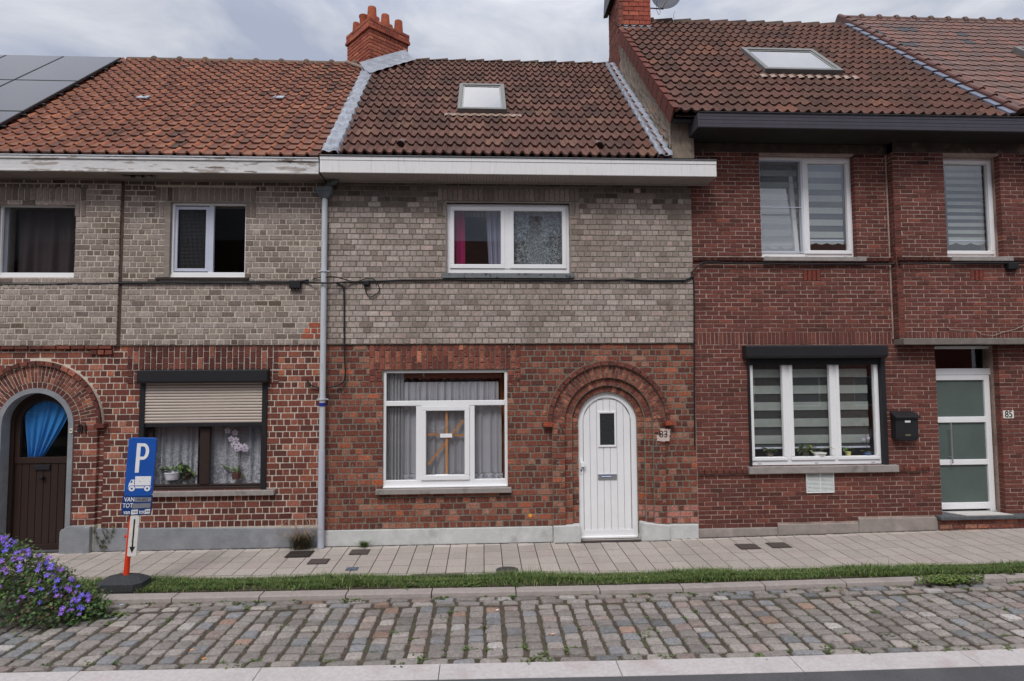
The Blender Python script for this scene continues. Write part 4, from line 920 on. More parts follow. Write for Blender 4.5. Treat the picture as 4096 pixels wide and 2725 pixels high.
for px, py in ((1605, 575), (2392, 580)):
    u, v = RMID.uv(px, py, .03); mb = MB(); n = 10
    A_ = [RMID.P(u + .075 * math.cos(math.pi * i / n), v - .10, .02 + .10 * math.sin(math.pi * i / n)) for i in range(n + 1)]; B_ = [RMID.P(u + .10 * math.cos(math.pi * i / n), v + .16, .0 + .05 * math.sin(math.pi * i / n)) for i in range(n + 1)]
    mb.hull(A_, B_, A(74, 56, 50)); o = part(mb, 'roof_vent', M_plain, HM)
    mb = MB()
    for k in range(4): hh = .03 + .02 * k; rr_ = .07 * math.sqrt(max(.05, 1 - (k / 4.6) ** 2)); mb.hull([RMID.P(u - rr_, v - .105, hh), RMID.P(u + rr_, v - .105, hh), RMID.P(u + rr_, v - .105, hh + .008), RMID.P(u - rr_, v - .105, hh + .008)], [RMID.P(u - rr_, v - .10, hh), RMID.P(u + rr_, v - .10, hh), RMID.P(u + rr_, v - .10, hh + .008), RMID.P(u - rr_, v - .10, hh + .008)], (.012, .012, .012))
    part(mb, 'vent_louvre', M_plain, o)
# diagonal chimney with pots
u_, v_ = RMID.uv(1478, 300); Yn = 3.05
cxn, czt = F(1478, 68, Yn); cz0 = RMID.P(0, 0)[2] + 1.6
S = .97; Rz = Matrix.Translation((cxn, Yn, 0)) @ Matrix.Rotation(math.radians(-41), 4, 'Z')
# local frame: corner at the origin, faces run along +x (right face) and +y rotated (left face)
Rl = Matrix.Translation((cxn, Yn, 0)) @ Matrix.Rotation(math.radians(41), 4, 'Z')
mb = MB(); mb.box(.01, S - .01, .01, S * .98, cz0, czt - .03, (1, 1, 1), M=Rl); chm = MB()
chb = mb.build('chimney', mat('chimney_mortar', A(84, 62, 52), n=(20, .3)), HM)
def face_bricks(mb, M, wdt, z0, z1, ch, pal, extra=()):
    n = round((z1 - z0) / ch); t = MB(); i = 0
    for i in range(n):
        zc0 = z1 - (i + 1) * ch; out = .0
        for lo, hi, o_ in extra:
            if lo <= i <= hi: out = o_
        x = -out + ((.10 if i % 2 else 0)); xs_ = [-out]
        while x < wdt + out - .06:
            if x > -out + .05: xs_.append(x)
            x += .205
        xs_.append(wdt + out)
        for a, b in zip(xs_[:-1], xs_[1:]): brick(t, a + .005, b - .005, zc0 + .006, zc0 + ch - .006, -out, pick(pal), depth=.03 + out)
    b = len(mb.v); mb.v += [tuple(M @ Vector(v)) for v in t.v]; mb.c += t.c; mb.f += [tuple(q + b for q in f) for f in t.f]
mb = MB(); ex = ((0, 2, .022), (3, 3, .035))
face_bricks(mb, Rl, S, cz0, czt, .078, PAL_CHIM, ((0, 1, .02), (2, 2, .035)))
face_bricks(mb, Rl @ Matrix.Translation((0, S, 0)) @ Matrix.Rotation(-math.pi / 2, 4, 'Z'), S, cz0, czt, .078, PAL_CHIM, ((0, 1, .02), (2, 2, .035)))
face_bricks(mb, Rl @ Matrix.Translation((S, 0, 0)) @ Matrix.Rotation(math.pi / 2, 4, 'Z'), S, cz0, czt, .078, PAL_CHIM, ((0, 1, .02), (2, 2, .035)))
part(mb, 'chimney_brick_face', M_brick, chb)
mb = MB(); mb.box(.05, S - .05, .05, S - .06, czt - .05, czt + .02, A(110, 92, 80), M=Rl); part(mb, 'chimney_cap', M_plain, chb)
for lx, ly, h, r, tc_ in ((.14, .14, .40, .105, 0), (.14, .48, .36, .11, 1), (.13, .80, .34, .085, 0), (.46, .13, .36, .10, 0), (.40, .42, .42, .09, 0), (.79, .12, .36, .10, 0), (.74, .42, .38, .09, 0)):
    h *= .78; p = Rl @ Vector((lx, ly, czt + .01)); mb = MB(); prof = [(r, 0), (r * .97, h * .3), (r * .86, h * .93), (r * .84, h), (r * .70, h), (r * .68, h * .6)]
    if tc_: prof = [(r * .82, 0), (r * .86, h * .8), (r, h * .9), (r, h), (r * .85, h), (r * .8, h * .6)]
    c_ = random.uniform(.85, 1.15); mb.lathe(p, prof, 20, (c_, c_, c_), cap=False); part(mb, 'chimney_pot', M_terracotta, chb, smooth=True)
# lead at the foot of the chimney, climbing to the ridge
mb = MB(); mb.sm = True
k0, k1, k2 = (u1 - .06, v1 - .12), RMID.uv(1560, 268), (FX(1640, 245, 3.3), LM + .02)
P = []
for i in range(31):
    t = i / 30 * 2; k = min(int(t), 1); f = t - k; A0 = (k0, k1, k2)[k]; A1 = (k0, k1, k2)[k + 1]; u = A0[0] * (1 - f) + A1[0] * f; v = A0[1] * (1 - f) + A1[1] * f
    P.append([RMID.P(u - .01 + s_ * .14, v - s_ * .24, .095 + .09 * max(0, -s_) + .006 * math.sin(u * 42 + s_ * 2) * max(0, s_)) for s_ in (-.9, -.6, -.3, 0, .3, .6, 1)])
mb.grid(P[::-1]); part(mb, 'chimney_flashing', M_lead, HM)
mb = MB(); 
for i in range(30):
    t = i / 29; px = 1388 + (1500 - 1388) * t; py = 248 + 40 * t; u, v = RLEFT.uv(px, py, .05); mb.lathe(RLEFT.P(u, v, .02), [(.07, 0), (.06, .03), (.02, .06)], 7, A(96, 92, 82))
part(mb, 'mortar_fillet', M_render, HM)
# gutter
Yf = -.42; xa_, xb_ = FX(1279, 660, Yf), FX(2866, 670, Yf); g0, g1 = FZ(697, 2000, Yf), FZ(633, 2000, Yf)
mb = MB(); mb.box(xa_, xb_, Yf, Yf + .03, g0, g1 - .062); mb.box(xa_, xb_, Yf - .006, Yf + .03, g1 - .058, g1); mb.box(xb_ - .02, xb_, Yf + .031, -.02, g0, g1 - .01); part(mb, 'gutter_board', M_gutterwhite, HM, bevel=.003)
mb = MB(); k = xa_
while k < xb_ - .03: mb.box(k + .002, k + .048, Yf + .031, YU, g0 - .004, g0 + .01); k += .05
mb.box(xa_, xb_ - .02, YU - .028, YU - .002, g0 - .022, g0 - .005); part(mb, 'soffit', M_soffitw, HM)
mb = MB(); mb.tube([(xa_, Yf - .012, g1 + .008), (xb_, Yf - .012, g1 + .008)], .010, 8); mb.box(xa_, xb_, Yf - .005, -.12, g1 - .014, g1 - .004); part(mb, 'gutter_rim', M_zincd, HM)
mb = MB(); mb.box(XL + .01, XR, 6.6, 6.9, -.2, RMID.ze); part(mb, 'rear_wall', M_render, HM)
#%%PART4
# ================================================================== RIGHT HOUSE (85)
HR = empty('row_house', (6.3, 0, 0), 'dark red brick row house with black gutter and white framed door, at the right', 'house', 'terraced brick houses')
YB = -.13; XS2 = FX(3586, 1000, YB); zf = FZ(616, 3400); zt = FZ(565, 3400); zfB = FZ(612, 3800, YB)
Ra = (FX(3042, 850), FX(3424, 850), FZ(1030, 3230), FZ(621, 3230)); Rb = (FX(3782, 850, YB), FX(4008, 850, YB), FZ(1029, 3900, YB), FZ(621, 3900, YB))
Rg = (FX(2993, 1650), FX(3545, 1650), FZ(1864, 3250), FZ(1431, 3250)); zsl1, zsl0 = FZ(1354, 3800, YB), FZ(1380, 3800, YB)
Rd = (FX(3757, 1800), FX(4014, 1800), .0, zsl0)
ZR0, ZR1 = FZ(1378, 3200), FZ(1328, 3200)
mb = MB(); wallbody(mb, XR + .002, XS2 + .05, ZR0, zt, .006, .30, [('r',) + Ra]); wallbody(mb, XS2, X1, zsl0, zt, YB + .006, .30, [('r',) + Rb]); part(mb, 'upper_wall_mortar', M_mortar_r, HR)
mb = MB(); wallbody(mb, XR + .002, X1, -.1, ZR0 - .0005, .0065, .301, [('r',) + Rg, ('r', Rd[0], Rd[1], -.05, 5)]); part(mb, 'lower_wall_mortar', M_mortar_r, HR)
mb = MB(); vb = [(FX(3212, 1100), FX(3284, 1100), FZ(1125, 3250), FZ(1079, 3250)), (FX(3883, 1100, YB), FX(3934, 1100, YB), FZ(1123, 3900, YB), FZ(1077, 3900, YB))]
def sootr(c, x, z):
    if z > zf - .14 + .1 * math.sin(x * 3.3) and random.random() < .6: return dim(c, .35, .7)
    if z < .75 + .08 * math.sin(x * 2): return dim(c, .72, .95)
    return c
zsill1, zsill0 = FZ(1031, 3200), FZ(1047, 3200)
courses(mb, XR + .008, XS2 + .0, ZR1, zf, 0, .0672, PAL_RIGHT, 'stretch', [('r',) + Ra, ('r',) + vb[0], ('r', XR, XS2 + .1, zsill0, zsill1)], sw=.205, joint=.010, pick2=sootr)
courses(mb, XS2 + .002, X1, zsl1 + .11, zfB, YB, .0672, PAL_RIGHT, 'stretch', [('r',) + Rb, ('r',) + vb[1], ('r', XS2, X1, zsill0 - .01, zsill1 - .01)], sw=.205, joint=.010, pick2=sootr)
t = MB(); courses(t, 0, -YB - .004, zsl1, zfB, 0, .0672, PAL_RIGHT, 'stretch', sw=.14)   # return face of the bay
b_ = len(mb.v); mb.v += [(XS2 - .012 + p[1], YB + .004 + (-YB - .004 - p[0]) * 1.0, p[2]) for p in t.v]; mb.c += t.c; mb.f += [tuple(q + b_ for q in f)[::-1] for f in t.f]
part(mb, 'upper_brick_face', M_brick, HR)
mb = MB(); soldiers(mb, XR + .008, XS2 + .02, ZR0, ZR1, -.001, PAL_RIGHT, w=.066, rows=1, joint=.009); part(mb, 'soldier_course', M_brick, HR); mb = MB(); soldiers(mb, XS2 + .002, X1, zsl1 + .003, zsl1 + .11, YB - .001, PAL_RIGHT, w=.066, rows=1, joint=.009); part(mb, 'soldier_course', M_brick, HR)
zp1, zp2, zp3 = FZ(2112, 2950), FZ(2094, 3270), FZ(2070, 3600)
xp1, xp2, xp3 = FX(3110, 2110), FX(3433, 2100), FX(3748, 2080)
mb = MB(); zbc1, zbc0 = FZ(1867, 3650), FZ(1884, 3650)
courses(mb, XR + .008, Rd[0], zp1, ZR0, 0, .0672, PAL_RIGHT, 'stretch', [('r',) + Rg, ('r', xp1, xp2, -1, zp2), ('r', xp2, 9, -1, zp3), ('r', XR, FX(3715, 1870), zbc0, zbc1 + .01), ('r', FX(3223, 1900), FX(3334, 1900), FZ(1971, 3280), FZ(1884, 3280))], sw=.205, joint=.010, pick2=sootr)
courses(mb, Rd[1] - .009, X1, zp3 + .02, ZR0 - .02, 0, .0672, PAL_RIGHT, 'stretch', sw=.205, joint=.010, pick2=sootr)
part(mb, 'lower_brick_face', M_brick, HR)
dk = [(w_, tuple(v * .45 for v in c)) for w_, c in PAL_RIGHT]
for (a, b, z0_, z1_, Y) in ((XR + .008, FX(3048, 1040), zsill0, zsill1, 0), (FX(3457, 1040), XS2, zsill0, zsill1, 0), (XS2, FX(3797, 1040, YB), zsill0 - .01, zsill1 - .01, YB), (FX(4043, 1040, YB), X1, zsill0 - .01, zsill1 - .01, YB)):
    x = a; mb = MB()
    while x < b - .01: brick(mb, x + .004, min(x + .10, b) - .004, z0_, z1_, Y - .035, pick(dk), depth=.06, bev=.008); x += .10
    part(mb, 'brick_sill_course', M_brick, HR)
for a, b in ((XR + .008, FX(2988, 1875)), (FX(3585, 1875), FX(3715, 1875))):
    x = a; mb = MB()
    while x < b - .01: brick(mb, x + .004, min(x + .10, b) - .004, zbc0, zbc1, -.045, pick([(w_, tuple(v * .8 for v in c)) for w_, c in PAL_RIGHT]), depth=.06, bev=.010); x += .10
    part(mb, 'brick_sill_course', M_brick, HR)

for q, Y in zip(vb, (0, YB)):
    n = 4 if Y == 0 else 3; wd_ = (q[1] - q[0]) / n; mb = MB()
    for k in range(n): brick(mb, q[0] + k * wd_ + .007, q[0] + (k + 1) * wd_ - .007, q[2] + .004, q[3] - .004, Y - .002, A(112, 54, 42), depth=.03)
    vo = part(mb, 'vent_bricks', M_brick, HR); mb = MB(); mb.box(q[0], q[1], Y + .003, Y + .005, q[2], q[3]); part(mb, 'vent_slots', M_blacksoft, vo)
mb = MB(); mb.box(XR + .004, XS2 - .001, -.012, .02, zf + .003, zt); mb.box(XS2 + .0, X1, YB - .012, .0, zfB + .003, zt); part(mb, 'concrete_frieze', mat('stained_frieze', A(64, 55, 50), n=(5, .4), n2=[(3.2, .57, A(120, 106, 94), .1, .6)], bump=.006, bscale=40), HR)
# pale step joint along the bay
mb = MB(); mb.box(XS2 - .036, XS2 - .014, -.01, .01, zsl1, zf - .02); part(mb, 'bay_edge_joint', M_mortar_r, HR)
mb = MB(); a = FX(3604, 1366, -.20); mb.box(XS2 - .01, X1, -.22, .28, zsl0, zsl1); part(mb, 'concrete_canopy', M_concrete, HR, bevel=.012)
# plinth
M_pl2 = mat('grey_stone_plinth', A(128, 120, 114), n=(6, .18), n2=[(3.5, .57, A(150, 136, 136), .12, .7), (9, .62, A(92, 88, 82), .1, .6)], bump=.004, bscale=40)
mb = MB(); mb.box(XR + .004, xp1 - .004, -.02, .02, -.2, zp1 - .002); part(mb, 'plinth_stone', M_pl2, HR, bevel=.008)
mb = MB(); mb.box(xp1, xp2 - .004, -.024, .02, -.2, zp2 - .002); part(mb, 'plinth_stone', M_pl2, HR, bevel=.008)
mb = MB(); mb.box(xp2, xp3, -.028, .02, -.2, zp3 - .002); part(mb, 'plinth_stone', M_pl2, HR, bevel=.008)
zst = FZ(2060, 3900, -.05)
mb = MB(); mb.box(FX(3760, 2070, -.10), X1, -.13, .32, zst - .06, zst); part(mb, 'doorstep_slab', M_bluestone, HR, bevel=.012)
mb = MB(); courses(mb, FX(3758, 2100, -.06), X1, -.05, zst - .062, -.07, .07, PAL_MID, 'stretch', sw=.2, depth=.05); mb.box(FX(3758, 2100, -.06), X1, -.062, .2, -.05, zst - .063, A(90, 80, 74)); part(mb, 'doorstep_bricks', M_brickmid, HR)
# white framed windows
def pvc(parent, q, Y, panes_, sill=None, mull=(), fwd=.06, g=G_clear, lights=True, wb=.085):
    w_ = empty('window', ((q[0] + q[1]) / 2, Y, q[2]), None, None); adopt(w_, parent)
    mb = MB(); frame(mb, *q, .05, Y, Y + .08, wb=wb, wt=.05)
    for a, b in mull: mb.box(a, b, Y - .004, Y + .08, q[2] + wb, q[3] - .05)
    part(mb, 'window_frame', M_white, w_, bevel=.006)
    for a, b in panes_:
        mb = MB(); frame(mb, a, b, q[2] + wb - .012, q[3] - .04, fwd, Y - .022, Y + .05, wb=fwd); part(mb, 'sash', M_white, w_, bevel=.009)
        pane(w_, a + fwd - .005, b - fwd + .005, q[2] + wb - .012 + fwd - .005, q[3] - .045 - fwd + .01, Y + .02, g)
    for k in range(3 if q[1] - q[0] > 1.2 else 2):
        mb = MB(); x = q[0] + .14 + (q[1] - q[0] - .28) * k / (2 if q[1] - q[0] > 1.2 else 1); mb.box(x - .03, x + .03, Y - .008, Y + .001, q[2] + .025, q[2] + .045, A(170, 172, 180))
        part(mb, 'drain_cap', M_plain, w_, bevel=.003)
    return w_
yw = .10; m0, m1 = FX(3207, 850, yw), FX(3236, 850, yw)
wR1 = pvc(HR, Ra, yw, [(m0 + .02, Ra[1] - .03)], mull=[(m0, m1)], g=G_up)
# left casement tilted inwards behind a fly screen
th = math.radians(-6); a, b, c, d = Ra[0] + .02, m0 - .02, Ra[2] + .07, Ra[3] - .03
mb = MB(); frame(mb, a, b, c, d, .065, yw + .06, yw + .11)
T = Matrix.Translation((0, yw + .07, c)) @ Matrix.Rotation(th, 4, 'X') @ Matrix.Translation((0, -yw - .07, -c)); mb.v = [tuple(T @ Vector(v)) for v in mb.v]
tag(part(mb, 'sash', M_white, wR1, bevel=.006), 'sash tilted open at the top', None)
mb = MB(); mb.box(a + .06, b - .06, yw + .08, yw + .086, c + .06, d - .06); mb.v = [tuple(T @ Vector(v)) for v in mb.v]; part(mb, 'pane', glass('tilted_glass', gain=3.0, base=.25), wR1)
mb = MB(); frame(mb, Ra[0] + .03, m0 + .005, Ra[2] + .09, Ra[3] - .055, .018, yw - .015, yw + .01); mb.box(Ra[0] + .03, m0, yw - .01, yw + .005, FZ(823, 3100) - .006, FZ(823, 3100) + .006); part(mb, 'screen_frame', M_alu, wR1)
mb = MB(); mb.quad((Ra[0] + .05, yw + .006, Ra[2] + .11), (m0 - .01, yw + .006, Ra[2] + .11), (m0 - .01, yw + .006, Ra[3] - .07), (Ra[0] + .05, yw + .006, Ra[3] - .07)); part(mb, 'insect_mesh', sheer('fly_screen', A(140, 145, 150), .30), wR1)
mb = MB(); mb.box(FX(3049, 1040), FX(3456, 1040), -.07, yw, zsill0 - .0, zsill1 + .002); part(mb, 'window_sill', M_stone, HR, bevel=.005)
wR2 = pvc(HR, Rb, YB + .15, [(Rb[0] + .03, Rb[1] - .03)], g=G_up)
mb = MB(); mb.box(FX(3798, 1040, YB), FX(4042, 1040, YB), YB - .06, YB + .15, zsill0 - .012, zsill1 - .008); part(mb, 'window_sill', M_stone, HR, bevel=.005)
room(HR, *Ra, .32); room(HR, *Rb, .30)
yg = .05; zg = Rg[3] - .01
ML = [(FX(3153, 1700, yg) - .04, FX(3153, 1700, yg) + .04), (FX(3341, 1700, yg) - .035, FX(3341, 1700, yg) + .035)]
wR3 = pvc(HR, (Rg[0] + .04, Rg[1] - .075, Rg[2] + .01, Rg[3]), yg, [(Rg[0] + .05, ML[0][0] + .012), (ML[0][1] - .012, ML[1][0] + .012), (ML[1][1] - .012, Rg[1] - .10)], mull=ML, fwd=.056, g=G_low)
for p_, q_ in ((Rg[0], Rg[0] + .038), (Rg[1] - .072, Rg[1])): mb = MB(); mb.box(p_, q_, -.02, .13, Rg[2], Rg[3]); part(mb, 'shutter_rail', M_black, wR3, bevel=.004)
bz0, bz1 = FZ(1433, 3250, -.14), FZ(1381, 3250, -.14); a, b = FX(2984, 1405, -.14), FX(3551, 1405, -.14)
S_ = lambda x: [(x, -.15, bz0 + .04), (x, -.12, bz0 + .005), (x, .0, bz0), (x, .0, bz1), (x, -.13, bz1), (x, -.15, bz1 - .02)]
mb = MB(); mb.hull(S_(a), S_(b)); part(mb, 'shutter_box', M_black, wR3, bevel=.005)
mb = MB(); mb.box(Rg[0] + .03, Rg[1] - .07, .0, .045, FZ(1460, 3250, .03), Rg[3] + .01); part(mb, 'shutter_bottom_bar', M_blacksoft, wR3, bevel=.003)
mb = MB(); mb.box(FX(2989, 1875), FX(3584, 1875), -.075, yg, zbc0 + .0, Rg[2] + .004); part(mb, 'window_sill', M_stone, HR, bevel=.006)
room(HR, *Rg, .32, m=MATS['room_grey'])
# wall grille
ga, gb, gc, gd = FX(3223, 1930), FX(3334, 1930), FZ(1971, 3280), FZ(1888, 3280)
mb = MB(); frame(mb, ga, gb, gc, gd, .012, -.02, .0); mb.box((ga + gb) / 2 - .007, (ga + gb) / 2 + .007, -.018, .0, gc + .012, gd - .012)
for k in range(15):
    z = gc + .018 + (gd - gc - .036) * k / 14; mb.hull([(ga + .012, -.016, z - .009), (ga + .012, -.002, z + .004), (ga + .012, -.002, z + .007), (ga + .012, -.016, z - .006)], [(gb - .012, -.016, z - .009), (gb - .012, -.002, z + .004), (gb - .012, -.002, z + .007), (gb - .012, -.016, z - .006)])
mb.box(ga, gb, -.001, .004, gc, gd, (.1, .1, .1)); part(mb, 'air_grille', mat('grille_white', A(190, 192, 190), n=None, attr=True, rough=.5), HR)
# front door
yd = .17; dq = (FX(3700, 1700, yd), FX(3996, 1700, yd), FZ(2050, 3900, yd), zsl0 - .002)
dr = empty('front_door', ((dq[0] + dq[1]) / 2, yd, dq[2]), None, None); adopt(dr, HR)
dz = lambda py: FZ(py, 3850, yd); dx = lambda px: FX(px, 1700, yd)
mb = MB(); frame(mb, *dq, .075, yd, yd + .09, wb=.02, wt=.05); mb.box(dq[0] + .075, dq[1] - .075, yd, yd + .09, dz(1500), dz(1474)); part(mb, 'door_frame', M_white, dr, bevel=.008)
pane(dr, dq[0] + .07, dq[1] - .07, dz(1476), dq[3] - .04, yd + .05)
la, lb = dq[0] + .085, dx(3962) ; yl = yd - .02
mb = MB(); mb.box(la, lb - .09, yl, yd + .06, dz(1521), dz(1501)); mb.box(lb - .09, lb, yl, yd + .06, dq[2] + .02, dz(1501)); mb.box(la, la + .12, yl, yd + .06, dq[2] + .02, dz(1521))
for p, q in ((1690, 1667), (1859, 1838), (2036, 2010)): mb.box(la + .12, lb - .09, yl, yd + .06, dz(p), dz(q))
part(mb, 'door_leaf', M_white, dr, bevel=.006)
for p, q in ((1667, 1521), (1838, 1690), (2010, 1859)):
    mb = MB(); mb.box(la + .11, lb - .08, yd + .01, yd + .02, dz(p) - .01, dz(q) + .01); part(mb, 'pane', G_frost, dr)
hx = dx(3788); mb = MB(); mb.tube([(hx, yd - .08, dz(1690)), (hx, yd - .08, dz(1850))], .011, 10)
for p in (1715, 1825): mb.tube([(hx, yd - .08, dz(p)), (hx, yd - .01, dz(p))], .006, 8)
part(mb, 'door_handle', M_chrome, dr, smooth=True)
room(HR, dq[0], dq[1], dq[2], dq[3], .33)
# roof
XG = 2.93
mb = MB(); mb.sm = True; deck(mb, RRT, XG, 8.3, LR)
PT_R = P_((5, (106, 72, 64)), (4, (98, 68, 61)), (3, (114, 78, 68)), (2, (90, 64, 58)), (1, (124, 82, 66)))
tiles(mb, RRT, XG - .03, 8.2, LR - .03, 17, .165, profR, PT_R, per=2, step=.032, thick=.034, sub=10, jit=.005)
part(mb, 'roof', M_tileM, HR)
mb = MB(); wedges(mb, RRT, LR, XG + .45, 8.1, .42, PR); part(mb, 'ridge_tiles', M_tileM, HR)
mb = MB(); mb.quad(RRT.P(XG + .5, LR - .10, .035), RRT.P(8.1, LR - .10, .035), RRT.P(8.1, LR + .02, .03), RRT.P(XG + .5, LR + .02, .03), A(110, 56, 44)); part(mb, 'red_ridge_strip', M_plain, HR)
mb = MB(); e = (LR - 1.0) / 14
for i in range(14):
    v0, v1 = i * e + .02, (i + 1) * e + .04; c = A(112, 64, 54); k = random.uniform(.88, 1.1); c = tuple(q * k for q in c)
    x0_, x1_ = XG - .055, XG - .030; f_ = [RRT.P(x0_, v0, .055), RRT.P(x0_, v1, .03), RRT.P(x0_, v1, -.20), RRT.P(x0_, v0, -.16)]; g_ = [(x1_, p[1], p[2]) for p in f_]; mb.hull(f_, g_, c)
    f_ = [RRT.P(x0_, v0, .075), RRT.P(x0_, v0, .05), RRT.P(x0_ + .10, v0, .05), RRT.P(x0_ + .10, v0, .075)]; g_ = [RRT.P(x0_, v1, .05), RRT.P(x0_, v1, .03), RRT.P(x0_ + .10, v1, .03), RRT.P(x0_ + .10, v1, .05)]; mb.hull(f_[::-1], g_[::-1], c)
part(mb, 'verge_tiles', M_tileM, HR)
# gable wall standing above the middle roof
gp = [(-.20, 4.0), (RRT.Ye + .34, RRT.ze - .06)] ; topR = RRT.P(0, LR - .6, -.12)
mb = MB(); mb.sm = False
prof = [(-.20, 5.6), (-.20, RRT.ze + .02), RRT.P(0, .45, -.06)[1:], RRT.P(0, LR, -.06)[1:]]; yr = RRT.P(0, LR)[1]; prof += [(2 * yr - prof[2][0], prof[2][1]), (2 * yr + .2, 4.9)]
nY, nZ = 60, 40; P = []
def topz(y):
    y_ = y if y < yr else 2 * yr - y
    if y_ < prof[2][0]: return prof[1][1] + (prof[2][1] - prof[1][1]) * max(0, (y_ + .2)) / (prof[2][0] + .2)
    return prof[2][1] + (y_ - prof[2][0]) * math.tan(RRT.th)
for i in range(nZ + 1):
    P.append([(XG - .0 + RS.normal() * .006, -.20 + (2 * yr + .4) * j / nY, 5.75 + (topz(-.20 + (2 * yr + .4) * j / nY) - 5.75) * i / nZ) for j in range(nY + 1)])
mb.grid(P); mb.box(XG + .01, XR, -.195, .0, RMID.ze + .05, prof[1][1] - .05)
part(mb, 'gable_wall', M_render, HR)
u0, v0 = RRT.uv(2995, 235, .1); u1, v1 = RRT.uv(3290, 198, .1)
a_, b_ = RRT.uv(3055, 285, .1), RRT.uv(3370, 275, .1); c_ = RRT.uv(2990, 196, .1)
skylight(HR, RRT, ((a_[0] + .05, a_[1] + .06), (b_[0] - .07, c_[1])), fw=.08)
mb = MB(); mb.sm = True; P = []
for i in range(4):
    v_ = a_[1] - .16 + .05 * i; P.append([RRT.P(a_[0] - .16 + (b_[0] - a_[0] + .30) * j / 40, v_, .055 + .010 * math.cos(2 * math.pi * ((a_[0] - .16 + (b_[0] - a_[0] + .30) * j / 40) - XG) / .165)) for j in range(41)])
mb.grid(P); part(mb, 'skylight_apron', MATS['apron_brown'], HR)
# chimney on the gable with lead base
Yc0 = 2.95; cx0, cx1 = XG + .0, FX(2602, 60, Yc0); zc0 = FZ(135, 2550, Yc0); zc1 = zc0 + 1.9
mb = MB(); mb.box(cx0 + .015, cx1 - .015, Yc0 + .012, Yc0 + .95, zc0 - 2.2, zc1); chr_ = part(mb, 'chimney', MATS['chimney_mortar'], HR)
mb = MB(); courses(mb, cx0, cx1, zc0 + .0, zc1, Yc0, .098, P_((3, (146, 62, 44)), (2, (128, 54, 42)), (2, (156, 74, 48))), 'stretch', sw=.215, joint=.012)
t = MB(); courses(t, 0, .95, zc0 - 2.2, zc1, 0, .085, P_((3, (118, 62, 50)), (2, (104, 56, 48)), (1, (130, 72, 58))), 'stretch', sw=.19)
b0 = len(mb.v); mb.v += [(cx0 + p[1] - .012, Yc0 + .95 - p[0], p[2]) for p in t.v]; mb.c += t.c; mb.f += [tuple(q + b0 for q in f)[::-1] for f in t.f]
part(mb, 'chimney_brick_face', M_brick, chr_)
mb = MB(); za = FZ(104, 2550, Yc0); mb.box(cx0 + .0, cx1 + .03, Yc0 - .03, Yc0 + .02, zc0 - .05, za); mb.hull([(cx0 - .0, Yc0 - .03, zc0 - .03), (cx1 + .06, Yc0 - .03, zc0 - .03), (cx1 + .06, Yc0 - .22, zc0 - .17), (cx0, Yc0 - .22, zc0 - .17)], [(cx0 - .0, Yc0 - .01, zc0 - .06), (cx1 + .06, Yc0 - .01, zc0 - .06), (cx1 + .06, Yc0 - .22, zc0 - .21), (cx0, Yc0 - .22, zc0 - .21)])
mb.hull([(cx1, Yc0 - .05, zc0 - .06), (cx1 + .16, Yc0 - .05, zc0 - .04), (cx1 + .10, Yc0 + .6, zc0 + .62), (cx1, Yc0 + .6, zc0 + .66)][::-1], [(cx1, Yc0 - .05, zc0 - .10), (cx1 + .16, Yc0 - .05, zc0 - .08), (cx1 + .10, Yc0 + .6, zc0 + .58), (cx1, Yc0 + .6, zc0 + .6)][::-1]); part(mb, 'chimney_lead', M_lead, chr_)
p0 = F(2453, 74, Yc0 + .95); p1 = F(2482, -20, Yc0 + .95)
mb = MB(); mb.prism([(cx0 - .13, p0[1]), (cx0 - .03, p0[1] + .02), (cx0 - .01, p1[1] + .9), (cx0 - .10 + .06, p1[1] + .9)][::1], Yc0 + .15, Yc0 + .97); part(mb, 'chimney_slate', M_black, chr_)
# black gutter
Yf = -.59; g1, g0 = FZ(459, 3400, Yf), FZ(517, 3400, Yf); xg = FX(2797, 480, Yf)
mb = MB()
for k in range(4): mb.box(xg, X1, Yf + (.004 if k else 0), Yf + .02, g0 + (g1 - g0) * k / 4 + .004, g0 + (g1 - g0) * (k + 1) / 4)
mb.box(xg - .02, xg, Yf, -.02, g0 + .0, g1 - .01); part(mb, 'gutter_board', M_gutterblack, HR, bevel=.002)
mb = MB(); mb.box(xg, X1, Yf + .005, YB, g0 - .006, g0 + .003); mb.box(xg, XS2, YB, .0, g0 - .006, g0 + .003); mb.box(XR - .1, X1, -.03, .0, zt - .002, g0 - .006); part(mb, 'soffit', M_soffit, HR)
mb = MB(); mb.tube([(xg, Yf - .006, g1 + .006), (X1, Yf - .006, g1 + .006)], .008, 8); mb.box(xg, X1, Yf, -.2, g1 - .015, g1 - .006); mb.tube([(XG - .02, -.36, g1 - .03), (xg + .1, -.36, g1 - .03)], .045, 10); part(mb, 'gutter_rim', M_black, HR)
mb = MB(); mb.box(XR - .3, X1, 6.6, 6.9, -.2, RRT.ze); part(mb, 'rear_wall', M_render, HR)
